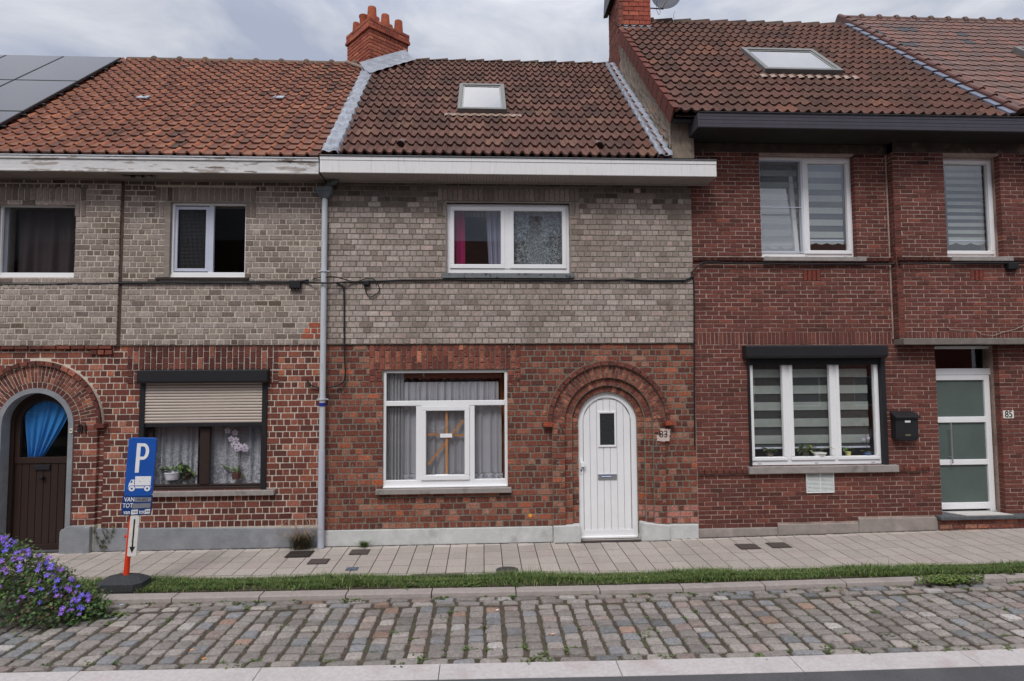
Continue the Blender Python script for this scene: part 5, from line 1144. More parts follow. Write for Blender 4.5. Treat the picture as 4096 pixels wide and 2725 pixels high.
# ================================================================== NEIGHBOUR (roof only in view)
HN = empty('row_house', (9.0, 0, 0), 'neighbouring house at the far right edge with glossy brown roof tiles and rolled verge', 'house', 'terraced brick houses')
mb = MB(); mb.sm = True; XN = RNB.uv(4010, 450)[0]; XN2 = 15.0
pr_ = Vector((0, 0, 0)); xt_, _ = RNB.uv(3462, 105)
XN = (XN + xt_) / 2
deck(mb, RNB, XN, XN2, LN)
PT_N = P_((6, (118, 82, 74)), (4, (106, 76, 70)), (2, (130, 82, 68)))
def cn(i, t):
    if LN and 11 <= i <= 16 and random.random() < .13: return A(62, 64, 70)
    return pick(PT_N)
tiles(mb, RNB, XN, XN2, LN - .02, 20, .235, profN, PT_N, step=.016, sub=8, jit=.002, colf=cn)
part(mb, 'roof', M_tileN, HN)
mb = MB(); halfround(mb, RNB, LN, XN + .05, XN2, .42, .10, knob=.04, pal=P_((1, (104, 72, 64)))); part(mb, 'ridge_tiles', M_tileN, HN)
mb = MB(); e = LN / 19
for i in range(19):
    v0, v1 = i * e, (i + 1) * e + .05; c = A(102, 66, 56); k = random.uniform(.93, 1.07); c = tuple(q * k for q in c); P = []
    for v_, hh in ((v0, .03), (v1, .0)):
        P.append([RNB.P(XN - .05, v_, -.12 + hh), RNB.P(XN - .055, v_, .03 + hh), RNB.P(XN - .04, v_, .055 + hh), RNB.P(XN, v_, .068 + hh), RNB.P(XN + .05, v_, .055 + hh), RNB.P(XN + .075, v_, .02 + hh)])
    mb.grid(P, [[c] * 6] * 2); i_ = len(mb.v); mb.v += P[0]; mb.c += [tuple(v * .7 for v in c)] * 6; mb.f.append(tuple(range(i_, i_ + 6))[::-1])
part(mb, 'verge_tiles', M_tileN, HN)
mb = MB()
for i in range(16):
    v0 = i * LR / 16 + .05; mb.hull([RRT.P(XN - .155, v0, .035), RRT.P(XN - .06, v0, .045), RRT.P(XN - .06, v0 + LR / 16 * .86, .03), RRT.P(XN - .155, v0 + LR / 16 * .86, .02)][::-1], [RRT.P(XN - .155, v0, .065), RRT.P(XN - .06, v0, .075), RRT.P(XN - .06, v0 + LR / 16 * .86, .06), RRT.P(XN - .155, v0 + LR / 16 * .86, .05)][::-1], (1, 1, 1))
part(mb, 'lead_soakers', mat('soaker_grey', A(100, 106, 120), n=(8, .1), rough=.4), HN)
u, v = RNB.uv(4052, 192, .1); u2, v2 = RNB.uv(4110, 215, .1)
skylight(HN, RNB, ((u, v - 1.0), (u + .8, v)))
mb = MB(); mb.box(X1 + .01, XN2, 0, 6.9, -.2, RNB.ze); part(mb, 'wall', M_brick, HN)
#%%PART5
# ================================================================== THINGS ON AND IN THE HOUSES
# solar panels
PS_ = MB(); hS = .13
ur, vt = RLEFT.uv(487, 229, hS); ul0, _ = RLEFT.uv(250, 229, hS); _, vm1 = RLEFT.uv(100, 321, hS); _, vm2 = RLEFT.uv(50, 445, hS)
pw = ur - ul0; ph1 = vt - vm1; ph2 = vm1 - vm2
proto = None; nm = {0: 'top', 1: 'second', 2: 'third', 3: 'bottom'}
def panel(u0, u1, v0, v1, label):
    t = empty('solar_panel', RLEFT.P((u0 + u1) / 2, v0, hS - .04), label, 'solar panel', 'black solar panels on the left roof')
    b = MB(); g = .012
    Q = lambda u, v, h: RLEFT.P(u, v, h)
    b.hull([Q(u0 + g, v0 + g, hS - .035), Q(u1 - g, v0 + g, hS - .035), Q(u1 - g, v1 - g, hS - .035), Q(u0 + g, v1 - g, hS - .035)][::-1], [Q(u0 + g, v0 + g, hS), Q(u1 - g, v0 + g, hS), Q(u1 - g, v1 - g, hS), Q(u0 + g, v1 - g, hS)][::-1]); b.build('panel_frame', M_black, t)
    g = .028; b = MB(); b.hull([Q(u0 + g, v0 + g, hS - .01), Q(u1 - g, v0 + g, hS - .01), Q(u1 - g, v1 - g, hS - .01), Q(u0 + g, v1 - g, hS - .01)][::-1], [Q(u0 + g, v0 + g, hS + .002), Q(u1 - g, v0 + g, hS + .002), Q(u1 - g, v1 - g, hS + .002), Q(u0 + g, v1 - g, hS + .002)][::-1]); b.build('cell_glass', M_solar, t)
vb_ = [vt, vm1, vm2, vm2 - (ph1 + ph2) / 2, vm2 - (ph1 + ph2)]
cnm = ['rightmost column', 'second column from the right', 'third column from the right']
for ci in range(3):
    for ri in range(4):
        u1 = ur - ci * pw; u0 = u1 - pw
        if vb_[ri] < .3: continue
        panel(u0, u1, vb_[ri + 1], vb_[ri], 'black solar panel in the %s, %s row of the roof array' % (cnm[ci], nm[ri]))
mb = MB()
for k in range(9):
    v = .3 + (vt - .5) * k / 8; mb.hull([RLEFT.P(X0, v - .02, .06), RLEFT.P(X0, v + .02, .06), RLEFT.P(X0, v + .02, .095), RLEFT.P(X0, v - .02, .095)], [RLEFT.P(ur + .05, v - .02, .06), RLEFT.P(ur + .05, v + .02, .06), RLEFT.P(ur + .05, v + .02, .095), RLEFT.P(ur + .05, v - .02, .095)])
for v in (.2,): pass
tag(mb.build('mounting_rails', M_black), 'black rails carrying the solar panels on the left roof', 'mounting rails')
# downpipe
xd = FX(1291, 1500, -.09); zh = FZ(768, 1291, -.1)
dp = empty('downpipe', (xd, -.09, 0), 'grey zinc downpipe with hopper and blue tape between the two grey brick houses', 'downpipe')
mb = MB(); mb.tube([(xd, -.09, .02), (xd, -.09, 1.45)], .048, 16); part(mb, 'lower_pipe', mat('grey_pipe_paint', A(158, 162, 172), n=(4, .1)), dp, smooth=True)
mb = MB(); mb.tube([(xd, -.09, 1.44), (xd, -.09, zh - .05)], .043, 16); part(mb, 'upper_pipe', M_zinc, dp, smooth=True)
mb = MB(); hw = .125; b = [(xd - hw, -.17), (xd + hw, -.17), (xd + hw, -.01), (xd - hw, -.01)]; c = [(xd - .05, -.13), (xd + .05, -.13), (xd + .05, -.04), (xd - .05, -.04)]
mb.hull([(p[0], p[1], zh) for p in b], [(p[0], p[1], zh + .07) for p in b]); mb.hull([(p[0], p[1], zh - .11) for p in c], [(p[0], p[1], zh - .001) for p in b]); part(mb, 'hopper', M_zincd, dp, bevel=.006)
mb = MB(); mb.tube([(xd + .03, -.09, zh + .05), (xd + .04, -.09, zh + .11), (xd + .12, -.10, zh + .14), (xd + .17, -.11, zh + .17), (xd + .18, -.11, zh + .30)], .045, 12); part(mb, 'gutter_elbow', M_zincd, dp, smooth=True)
for py in (1085, 1597):
    z = FZ(py, 1290, -.09); mb = MB(); mb.lathe((xd, -.09, z), [(.052, -.012), (.056, -.012), (.056, .012), (.052, .012)], 16); mb.box(xd - .085, xd + .085, -.095, -.085, z - .008, z + .008); mb.box(xd - .01, xd + .01, -.05, .0, z - .01, z + .01); part(mb, 'pipe_bracket', M_zinc, dp)
z = FZ(1618, 1290, -.09); mb = MB(); mb.lathe((xd, -.09, z), [(.0495, -.025), (.0497, .025)], 16, A(28, 40, 120), cap=False); part(mb, 'blue_tape', M_plain, dp)
# cables
def cable(pts, r, label, name='cable', y=-.05, seg=6, m=None):
    P = []
    for p in pts:
        Y = p[2] if len(p) > 2 else y; x, z = F(p[0], p[1], Y); P.append(Vector((x, Y, z)))
    Q = []
    for i in range(len(P) - 1):
        n = max(2, int((P[i + 1] - P[i]).length / .06)); p0 = P[max(i - 1, 0)]; p3 = P[min(i + 2, len(P) - 1)]
        for k in range(n):
            t = k / n; a, b, c, d = p0, P[i], P[i + 1], p3
            q = .5 * ((2 * b) + (c - a) * t + (2 * a - 5 * b + 4 * c - d) * t * t + (3 * b - a - 3 * c + d) * t ** 3)
            q.z += .003 * math.sin(q.x * 9) ; Q.append(q)
    Q.append(P[-1]); mb = MB(); mb.tube(Q, r, seg); o = mb.build(name, m or M_cable, smooth=True)
    return tag(o, label, 'cable')
cable([(-60, 1139), (200, 1138), (480, 1134), (700, 1131), (900, 1132), (1165, 1129), (1235, 1120)], .015, 'thick black cable clipped along the grey brick of the left house')
cable([(-60, 1133), (330, 1130), (480, 1128), (820, 1126), (1165, 1125)], .007, 'thin black wire running just above the thick cable on the left house')
cable([(1160, 1131), (1230, 1130), (1290, 1132, -.16), (1420, 1128), (1560, 1123), (1780, 1119), (1900, 1121), (2300, 1122), (2500, 1120), (2740, 1121), (2766, 1090), (2800, 1058), (2830, 1050), (2950, 1054), (3200, 1056), (3560, 1057), (3605, 1056, -.18), (3800, 1053, -.18), (3960, 1052, -.18), (4140, 1052, -.18)], .014, 'long black cable crossing the middle and right houses below their upper windows')
cable([(1250, 1118), (1275, 1112), (1330, 1106, -.15), (1380, 1118), (1420, 1128), (1470, 1114), (1500, 1120), (1517, 1150), (1512, 1172), (1480, 1188), (1464, 1170), (1455, 1130)], .008, 'black wire looping in a coil beside the downpipe')
cable([(1345, 1133), (1368, 1142), (1376, 1170), (1377, 1300), (1378, 1420), (1381, 1500), (1370, 1532), (1330, 1546), (1280, 1552, -.03), (1240, 1540), (1228, 1520)], .012, 'black drop cable hanging down the red brick beside the downpipe')
cable([(1384, 1133), (1378, 1155), (1380, 1420), (1383, 1505), (1376, 1545), (1368, 1565), (1357, 1550)], .005, 'thin second drop wire ending in a hook right of the downpipe')
cable([(2740, 1127), (2766, 1112), (2775, 1135), (2777, 1400), (2778, 1600), (2779, 1785)], .012, 'black cable running down the joint between the middle and right houses')
cable([(2500, 1124), (2740, 1126), (2768, 1098), (2776, 1075), (2795, 1062), (2850, 1054)], .006, 'thin wire bending up at the brick joint of the right house')
cable([(3790, 1302, -.14), (3802, 1318, -.15), (3900, 1323, -.14), (3925, 1337, -.16), (3975, 1342, -.16), (4010, 1328, -.15), (4060, 1318, -.15), (4110, 1295, -.14)], .004, 'thin pale wire drooping above the concrete canopy', m=mat('pale_wire', A(150, 138, 128), n=None))
def jbox(px, py, w_, h_, Y, label):
    x, z = F(px, py, Y); t = empty('junction_box', (x, Y, z - h_ / 2), label, 'junction box')
    b = MB(); b.box(x - w_ / 2, x + w_ / 2, Y - .07, Y, z - h_ / 2, z + h_ / 2); b.build('housing', M_blacksoft, t, bevel=.01)
    b = MB()
    for k in (-1, 0, 1): b.tube([(x + k * w_ * .3, Y - .035, z - h_ / 2 - .02), (x + k * w_ * .3, Y - .035, z - h_ / 2)], .012, 8)
    b.build('cable_glands', M_cable, t)
jbox(1184, 1140, .17, .12, -.03, 'black junction box on the grey brick left of the downpipe'); jbox(1468, 1135, .09, .07, -.03, 'small dark connector box inside the coiled wire')
jbox(4040, 1066, .17, .11, -.14, 'black junction box on the cable at the right edge')
# satellite dish
Yd = 3.2; x, z = F(2665, -16, Yd); sd_ = empty('satellite_dish', (x, Yd, z - .3), 'dark grey satellite dish on an arm from the right chimney', 'satellite dish')
ax = Euler((math.radians(72), math.radians(8), math.radians(-12))).to_matrix()
mb = MB(); prof = [(.0, .075), (.08, .07), (.16, .052), (.24, .022), (.285, 0), (.29, -.004), (.288, -.012), (.24, .008), (.12, .05), (.0, .06)]
T = Matrix.Translation((x, Yd, z)) @ (ax.to_4x4())
t_ = MB(); t_.lathe((0, 0, 0), [(r, -h) for r, h in prof], 28, (1, 1, 1), cap=False); mb.v = [tuple(T @ Vector((v[0] * 1.08, v[1] * 1.36, v[2]))) for v in t_.v]; mb.f = t_.f; mb.c = t_.c
part(mb, 'reflector', mat('dish_grey', A(66, 70, 78), n=(4, .08), rough=.5), sd_, smooth=True)
mb = MB(); f0 = T @ Vector((-.06, -.36, 0)); f1 = T @ Vector((.25, .1, .36)); mb.tube([f0, f1], .013, 8); mb.tube([f1, f1 + (T @ Vector((0, .05, -.08)) - T @ Vector((0, 0, 0)))], .025, 8); part(mb, 'feed_arm', mat('arm_brown', A(130, 110, 100)), sd_)
mb = MB(); xa_, za_ = F(2600, 33, Yc0 + .3); mb.tube([(xa_, Yc0 + .3, za_), (x - .05, Yc0 + .32, za_ - .0), (x, Yd + .05, z)], .014, 8); part(mb, 'mounting_arm', M_zincd, sd_)
cable([(2628, 5, 3.1), (2627, 40, 3.1), (2636, 60, 3.1), (2641, 45, 3.1), (2632, 28, 3.1)], .005, 'thin black wire looping under the satellite dish arm')
cable([(2700, 45, 3.1), (2693, 62, 3.1), (2697, 78, 3.1), (2692, 92, 3.1)], .006, 'short pale wire end hanging below the dish', m=mat('pale_wire', A(150, 138, 128)))
# letterbox on the right house
x0_, z0_ = F(3583, 1757, -.10); x1_, z1_ = F(3669, 1665, -.10); xm_ = (x0_ + x1_) / 2
bxm = empty('wall_letterbox', (xm_, -.05, z0_), 'black wall letterbox with white name sticker between window and door', 'letterbox')
mb = MB(); mb.box(x0_, x1_, -.115, 0, z0_, z1_); part(mb, 'box_body', M_black, bxm, bevel=.006)
mb = MB(); mb.hull([(x0_ - .02, -.15, z1_ - .03), (x0_ - .02, -.15, z1_), (x0_ - .01, 0, z1_ + .075), (x0_ - .01, 0, z1_ + .0)], [(x1_ + .02, -.15, z1_ - .03), (x1_ + .02, -.15, z1_), (x1_ + .01, 0, z1_ + .075), (x1_ + .01, 0, z1_ + .0)]); part(mb, 'flap_lid', M_black, bxm, bevel=.006)
mb = MB(); mb.box(xm_ - .035, xm_ + .055, -.119, -.116, z1_ - .095, z1_ - .065, A(200, 210, 215)); part(mb, 'name_sticker', M_plain, bxm)
mb = MB(); mb.box(xm_ - .035, xm_ + .05, -.119, -.116, z0_ + .05, z0_ + .075, A(96, 92, 70)); part(mb, 'newspaper_slot', M_plain, bxm)
mb = MB(); mb.box(x0_ + .03, x1_ - .03, -.118, -.113, z0_ - .02, z0_ + .035); part(mb, 'lower_door', M_blacksoft, bxm)
# house numbers
def tmat(n, c): return mat(n, c, n=None, rough=.6)
x, z = F(4032, 1658); pl = empty('house_number_plate', (x, 0, z - .07), 'white plate with black number 85 right of the white framed door', 'number plate')
mb = MB(); mb.box(x - .088, x + .088, -.012, 0, z - .062, z + .062, A(196, 192, 184)); part(mb, 'plate', M_plain, pl, bevel=.002)
text('85', .155, wallM(x, -.0135, z), tmat('ink_black', A(26, 24, 28)), 'digits', pl, depth=.0012, narrow=.85, bold=.001)
x, z = F(333, 1716, -.05); n81 = text('81', .17, wallM(x, -.062, z), tmat('iron_black', A(38, 30, 30)), 'house_number', None, depth=.008, narrow=.9, bold=.002); tag(n81, 'black metal numerals 81 beside the arched brown door', 'house number')
x, z = F(2651, 1738, -.05); pt = empty('painted_number', (x, -.06, z - .1), 'worn stencilled number 83 on a white paint patch right of the white door', 'house number')
mb = MB()
rr = random.Random(6)
for (a, b, c_, d) in ((-.095, .105, -.105, -.012), (-.045, .115, -.008, .085)):
    pts = [(a + (b - a) * k / 7, c_ + rr.uniform(-.006, .010)) for k in range(8)] + [(b + rr.uniform(-.01, .006), c_ + (d - c_) * k / 4) for k in range(1, 4)] + [(b - (b - a) * k / 7, d + rr.uniform(-.010, .006)) for k in range(8)] + [(a + rr.uniform(-.006, .01), d - (d - c_) * k / 4) for k in range(1, 4)]
    mb.prism([(x + p[0], z + p[1]) for p in pts], -.0560, -.052, A(176, 160, 152))
part(mb, 'white_paint_patch', M_plain, pt)
text('83', .15, wallM(x + .01, -.0575, z + .0), MATS['ink_black'], 'digits', pt, depth=.0008, narrow=.95)
mb = MB(); mb.box(x - .125, x - .075, -.0585, -.0565, z + .02, z + .035, A(40, 34, 34)); part(mb, 'dash', M_plain, pt)
x, z = F(2683 - 25, 1703, -.05); t = text('83', .10, wallM(x + .01, -.0545, z), tmat('faded_red', A(74, 34, 28)), 'painted_number', None, depth=.0008); tag(t, 'faint dark red number 83 on the brick just above the white patch', 'house number')
x, z = F(1250 + 1462 / 1.473, 1300 + 628 / 1.473, -.05); t = text('83', .10, wallM(x, -.0545, z), tmat('ink_brown', A(40, 28, 26)), 'painted_number', None, depth=.0008); tag(t, 'small black number 83 painted on the brick left of the white door', 'house number')
# doorbells
x, z = F(286, 1724, -.06); db = empty('doorbell', (x, -.06, z), 'small white doorbell on the grey stone surround of the brown door', 'doorbell')
mb = MB(); mb.box(x - .02, x + .022, -.075, -.06, z - .032, z + .032, A(190, 186, 170)); part(mb, 'bell_plate', M_plain, db, bevel=.003)
mb = MB(); mb.box(x - .008, x + .01, -.08, -.075, z + .0, z + .018, A(60, 60, 40)); part(mb, 'push_button', M_plain, db)
# orange mark on the wall
x, z = F(2121, 2062); mb = MB(); mb.lathe((x, -.004, z), [(.028, 0), (.028, .004)], 14, A(206, 140, 50), ax=Matrix.Rotation(math.pi / 2, 3, 'X')); tag(mb.build('paint_spot', M_plain), 'round orange spot on the red brick left of the white door', 'paint mark')
# ------------------------------------------------------------------ curtains, blinds
def cloth(mb, name, m, label, cat): return tag(mb.build(name, m, smooth=True), label, cat)
c = A(90, 84, 84); mb = sheet(W1[0] + .1, W1[1] + .05, W1[2], W1[3] - .02, .20, 5, .03, A(88, 80, 82), seed=3); cloth(mb, 'curtain', M_cloth, 'dark grey curtain behind the upper window at the left edge', 'curtain')
mb = sheet(xa - 10, xb, 0, 1, 0, 1, 0, c) if False else None
a, b, c_, d = W3; lace = sheer('lace_white', (.56, .57, .62), .50, lace=(11, c_ + .15, c_ + .75))
mb = sheet(a + .08, FX(802, 1800, .3), c_ + .05, d - .3, .23, 6, .022, (1, 1, 1), seed=5); cloth(mb, 'lace_curtain', lace, 'white patterned lace curtain in the left pane of the shuttered window', 'curtain')
mb = sheet(FX(832, 1800, .3), b, c_ + .05, d - .3, .23, 6, .022, (1, 1, 1), seed=6); cloth(mb, 'lace_curtain', lace, 'white patterned lace curtain in the right pane of the shuttered window, behind the orchid', 'curtain')
# blue curtain of the arched door
BL = A(36, 104, 176); cz0_, cz1_ = zr, DZS + .36
def pin(t):
    wd = .385 * (1 - .0 * t); s_ = t ** 1.3
    return (DCX - .36 + .10 * s_ - (.0), DCX + .37 - .41 * s_)
mb = sheet(0, 1, cz0_, cz1_, .19, 6, .018, (.03, .20, .50), n=90, pinch=pin, rows=18, seed=9)
for i, v in enumerate(mb.v):
    dxx = v[0] - DCX; lim = .38 ** 2 - dxx * dxx
    if v[2] > DZS and (v[2] - DZS) ** 2 > max(lim, 0.0): mb.v[i] = (v[0], v[1], DZS + math.sqrt(max(lim, 0)))
o = mb.build('curtain', M_cloth, smooth=True); tag(o, 'bright blue curtain gathered to one side in the arched door window', 'curtain'); o['category'] = 'curtain'
for i in range(0): pass
# middle upper window curtains
a, b, c_, d = U
mb = sheet(FX(1818, 960, .3), FX(1861, 960, .3), c_ - .1, d, .20, 2.5, .02, (.32, .01, .10), n=40, seed=2); cloth(mb, 'curtain', M_cloth, 'narrow magenta curtain in the upper window of the middle house', 'curtain')
mb = sheet(0, 1, c_ - .1, d, .20, 3, .03, A(118, 120, 136), n=60, pinch=lambda t: (FX(1942 + 16 * t, 960, .3), FX(2012, 960, .3)), seed=4); cloth(mb, 'curtain', M_cloth, 'light grey curtain drawn back in the upper window of the middle house', 'curtain')
mb = sheet(FX(2046, 960, .3), FX(2258, 960, .3), c_ + .1, d - .02, .15, 3, .012, (1, 1, 1), n=60, seed=8); cloth(mb, 'plastic_sheet', sheer('torn_film', (.34, .39, .41), .26, lace=(16, -5, 50)), 'crinkled translucent sheet with a net pattern behind the right upper pane', 'plastic sheet')
mb = sheet(FX(2110, 960, .4), FX(2180, 960, .4), c_, d - .04, .25, 1.5, .02, A(84, 98, 102), n=30, seed=18); cloth(mb, 'curtain', M_cloth, 'pale blue green curtain behind the crinkled sheet', 'curtain')
mb = MB()
x = U[0] + .22
for k in range(9): mb.box(x + k * .062, x + k * .062 + .042, .30, .32, d - .125, d - .105); mb.box(x + k * .062, x + k * .062 + .042, .30, .32, d - .09, d - .075)
tag(mb.build('raised_slat_blind', mat('slat_grey', A(140, 142, 146), n=None)), 'raised slat blind along the top of the left upper pane', 'blind')
# middle ground window
a, b, c_, d = Gd; X3 = lambda px: FX(fx(px), 1700, .3); Z3 = lambda py: FZ(fz(py), 1800, .3)
mb = sheet(X3(432), X3(545), c_ - .1, d, .135, 7, .018, A(122, 122, 124), n=120, seed=11); cloth(mb, 'pleated_curtain', M_cloth, 'tight pleated grey curtain at the left side of the wide white window', 'curtain')
net = sheer('net_curtain', (.43, .43, .455), .80); net2 = sheer('net_trim', (.5, .5, .54), .5, lace=(26, -5, 50))
mb = sheet(X3(545), X3(1095), Z3(455) - .03, Z3(335), .165, 15, .022, (1, 1, 1), n=240, seed=12); cloth(mb, 'net_curtain', net, 'short white net curtain gathered behind the top light', 'curtain')
mb = sheet(X3(540), X3(1112), Z3(865), Z3(455) - .02, .165, 11, .022, (1, 1, 1), n=240, seed=13); o1 = cloth(mb, 'net_curtain', net, 'long white net curtain hanging behind the lower panes', 'curtain')
mb = sheet(X3(540), X3(1118), Z3(915) - .05, Z3(866), .16, 11, .022, (1, 1, 1), n=240, seed=13); o2 = mb.build('lace_hem', net2, smooth=True); adopt(o2, o1)
mb = sheet(X3(545), X3(1105), d - .0, d + .01, .25, 4, .0, (1, 1, 1)); n_ = 12; W_ = X3(1110) - X3(545); mb = MB(); zt_ = d + .03; zb_ = Z3(325)
for k in range(n_ * 4):
    x0v = X3(545) + W_ * k / (n_ * 4); x1v = x0v + W_ / (n_ * 4); f_ = lambda q: zb_ + .035 * abs(math.sin(math.pi * q * n_)) ** .5
    mb.prism([(x0v, f_(k / (n_ * 4))), (x1v, f_((k + 1) / (n_ * 4))), (x1v, zt_), (x0v, zt_)], .14, .15, A(84, 50, 40))
tag(mb.build('scalloped_pelmet', M_cloth), 'brown scalloped pelmet across the top of the wide white window', 'pelmet')
mb = sheet(X3(1100), X3(1150), c_ - .1, d, .30, 2, .02, A(120, 78, 40), n=30, seed=14); cloth(mb, 'curtain', M_cloth, 'ochre curtain at the right side of the wide white window', 'curtain')
# zebra blinds
def zebra(x0, x1, z0, z1, y, label, pitch=.285, off=0, hem=True, base=A(134, 144, 138)):
    t = empty('zebra_blind', ((x0 + x1) / 2, y, z0), label, 'blind', 'zebra striped roller blinds')
    b = MB(); z = z1 - off; k = 0
    while z > z0 + .02:
        zz = max(z - pitch * .5, z0); b.box(x0, x1, y, y + .003, zz, z); z -= pitch
    b.build('opaque_bands', mat('blind_pale', (.30, .335, .31), n=(9, .1), rough=.9), t)
    b = MB(); b.box(x0, x1, y + .012, y + .013, z0, z1); b.build('sheer_bands', sheer('blind_sheer', A(80, 82, 82), .42), t)
    b = MB(); b.box(x0, x1, y - .01, y + .012, z0 - .012, z0 + .012); b.build('bottom_bar', M_alu, t)
    if hem:
        b = MB(); n = 60
        for i in range(n):
            p, q = x0 + (x1 - x0) * i / n, x0 + (x1 - x0) * (i + 1) / n; h = lambda s: .035 + .035 * abs(math.cos(s * math.pi * 3))
            b.quad((p, y - .002, z0 - h(i / n)), (q, y - .002, z0 - h((i + 1) / n)), (q, y - .002, z0), (p, y - .002, z0))
        b.build('scalloped_hem', MATS['blind_pale'], t)
    return t
yq = .19
zebra(FX(3055, 850, yq), FX(3205, 850, yq), FZ(975, 3200, yq), Ra[3] + .05, yq + .10, 'striped blind behind the tilted sash and fly screen', .20)
zebra(FX(3236, 850, yq), FX(3370, 850, yq), FZ(962, 3200, yq), Ra[3] + .05, yq, 'striped blind in the right half of the double upper window', .20, off=.05)
zebra(FX(3785, 850, yq), FX(3960, 850, yq), FZ(965, 3900, yq), Rb[3] + .05, yq - .02, 'pale striped blind in the single upper window at the right edge', .12)
yq = .14
for i, (a, b, s_) in enumerate(((2998, 3145, 'left'), (3160, 3345, 'middle'), (3350, 3475, 'right'))):
    zebra(FX(a, 1700, yq), FX(b, 1700, yq), FZ(1790, 3250, yq), Rg[3], yq, 'wide striped blind behind the %s pane of the shutter box window' % s_, .262, off=.18, hem=False)
# ------------------------------------------------------------------ plants in the windows
def leafblade(mb, p, d, L_, w_, droop, col, n=5):
    d = Vector(d).normalized(); side = d.cross(Vector((0, 0, 1))); side = side.normalized() if side.length > 1e-3 else Vector((1, 0, 0)); P = []
    for i in range(n + 1):
        t = i / n; q = Vector(p) + d * L_ * t + Vector((0, 0, -droop * t * t)); ww = w_ * math.sin(math.pi * min(1, .08 + t * .92)) ** .8
        P.append([q - side * ww + Vector((0, 0, ww * .3)), q, q + side * ww + Vector((0, 0, ww * .3))])
    mb.grid(P, [[col] * 3] * (n + 1))
def potted(px, py, Y, label, potc, r, h, leaves, L_, w_, up=.6, seed=1, saucer=None, cat='potted plant'):
    rr = random.Random(seed); x, z = F(px, py, Y); t = empty('potted_plant', (x, Y, z), label, cat)
    b = MB(); b.lathe((x, Y, z), [(r * .75, 0), (r * .8, h * .1), (r, h * .9), (r * 1.08, h * .92), (r * 1.08, h), (r * .9, h), (r * .85, h * .8)], 20, potc); b.build('pot', M_plain, t, smooth=True)
    b = MB()
    for k in range(leaves):
        an = rr.uniform(0, 6.283); u = rr.uniform(.2, 1); c = rr.choice([A(70, 92, 46), A(96, 112, 66), A(52, 76, 36), A(120, 130, 84)])
        q = (x + math.cos(an) * r * .3, Y + math.sin(an) * r * .3 * .5, z + h + rr.uniform(0, .06)); dd = (math.cos(an), math.sin(an) * .5, up * rr.uniform(.3, 1.6))
        e = Vector(q) + Vector(dd).normalized() * L_ * u * .7; b.tube([q, e], .003, 4, A(80, 90, 50)); leafblade(b, e, dd, L_ * rr.uniform(.5, 1), w_, L_ * .6, c)
    b.build('foliage', M_leaf, t, smooth=True); return t
yp = .165
potted(690, 1918, yp, 'leafy green plant in a white pot on the inner sill of the shuttered window', A(196, 196, 202), .11, .11, 26, .15, .034, up=.5, seed=4)
b = MB(); x, z = F(748, 1918, yp)
t = empty('trailing_plant', (x, yp, z), 'variegated leaves trailing to the right of the white pot', 'potted plant')
for k in range(14): an = random.uniform(0, 6.28); leafblade(b, (x + random.uniform(-.05, .08), yp + random.uniform(-.03, .03), z + random.uniform(.02, .2)), (math.cos(an), math.sin(an) * .4, -.2), .10, .03, .04, random.choice([A(96, 112, 66), A(60, 82, 42)]))
b.build('foliage', M_leaf, t, smooth=True); b = MB(); b.lathe((x - .01, yp + .05, z), [(.05, 0), (.06, .09), (.05, .09)], 14, A(90, 70, 60)); b.build('pot', M_plain, t)
# orchid
x, z = F(950, 1915, yp); orc = empty('orchid', (x, yp, z), 'pale pink orchid with two stems in the right pane of the shuttered window', 'orchid')
b = MB(); b.lathe((x - .02, yp, z), [(.055, 0), (.065, .09), (.055, .09)], 16, A(80, 50, 44)); b.build('pot', M_plain, orc)
b = MB()
for an, l_, dr_, up_ in ((3.0, .33, .02, .55), (.3, .10, .05, 1.6), (2.4, .16, .03, .9), (.1, .13, .10, -.1), (1.2, .16, .02, 2.5)): leafblade(b, (x, yp, z + .08), (math.cos(an), math.sin(an) * .3, up_), l_, .032, dr_, A(74, 92, 44), 8)
b.build('leaves', M_leaf, orc, smooth=True)
b = MB(); tops = []
for s_ in (0, 1):
    P = [(x + .02 * s_, yp, z + .08), (x + .01 + .03 * s_, yp, z + .35), (x - .01 + .04 * s_, yp, z + .62)]
    P += [(x - .02 - .02 * s_ + .03, yp, z + .80 - .1 * s_), ((x - .11, yp, z + .92) if not s_ else (x + .15, yp, z + .66))]; b.tube(P, .0035, 5, A(70, 66, 44))
b.build('stems', M_leaf, orc)
fl = []
for (px, py) in ((911, 1723), (941, 1731), (925, 1756), (944, 1760), (935, 1780), (955, 1782), (978, 1787), (948, 1796), (965, 1792), (982, 1796)):
    X, Z = F(px, py, yp - .02); b = MB(); rr_ = .040
    for k in range(5):
        an = math.pi / 2 + k * 6.283 / 5; b.poly([(X, yp - .03, Z), (X + rr_ * math.cos(an - .5), yp - .022, Z + rr_ * math.sin(an - .5)), (X + rr_ * 1.25 * math.cos(an), yp - .02, Z + rr_ * 1.25 * math.sin(an)), (X + rr_ * math.cos(an + .5), yp - .022, Z + rr_ * math.sin(an + .5))], (.60, .55, .64))
    b.box(X - .006, X + .006, yp - .036, yp - .028, Z - .008, Z + .004, A(130, 60, 110)); b.build('flower', M_plain, orc)
yp = .105
potted(3080, 1828, yp, 'small leafy plant in the left pane of the shutter box window', A(90, 80, 70), .05, .05, 16, .10, .028, seed=7)
potted(3222, 1825, yp, 'bushy dark green plant at the left of the middle pane', A(60, 60, 50), .05, .07, 22, .12, .035, seed=8)
potted(3278, 1826, yp, 'strappy plant in a white bowl in the middle pane', A(205, 210, 200), .10, .06, 5, .18, .02, up=1.0, seed=21)
potted(3392, 1822, yp, 'broad leaved plant in a pale pot at the left of the right pane', A(170, 170, 110), .045, .06, 4, .13, .035, up=.6, seed=10)
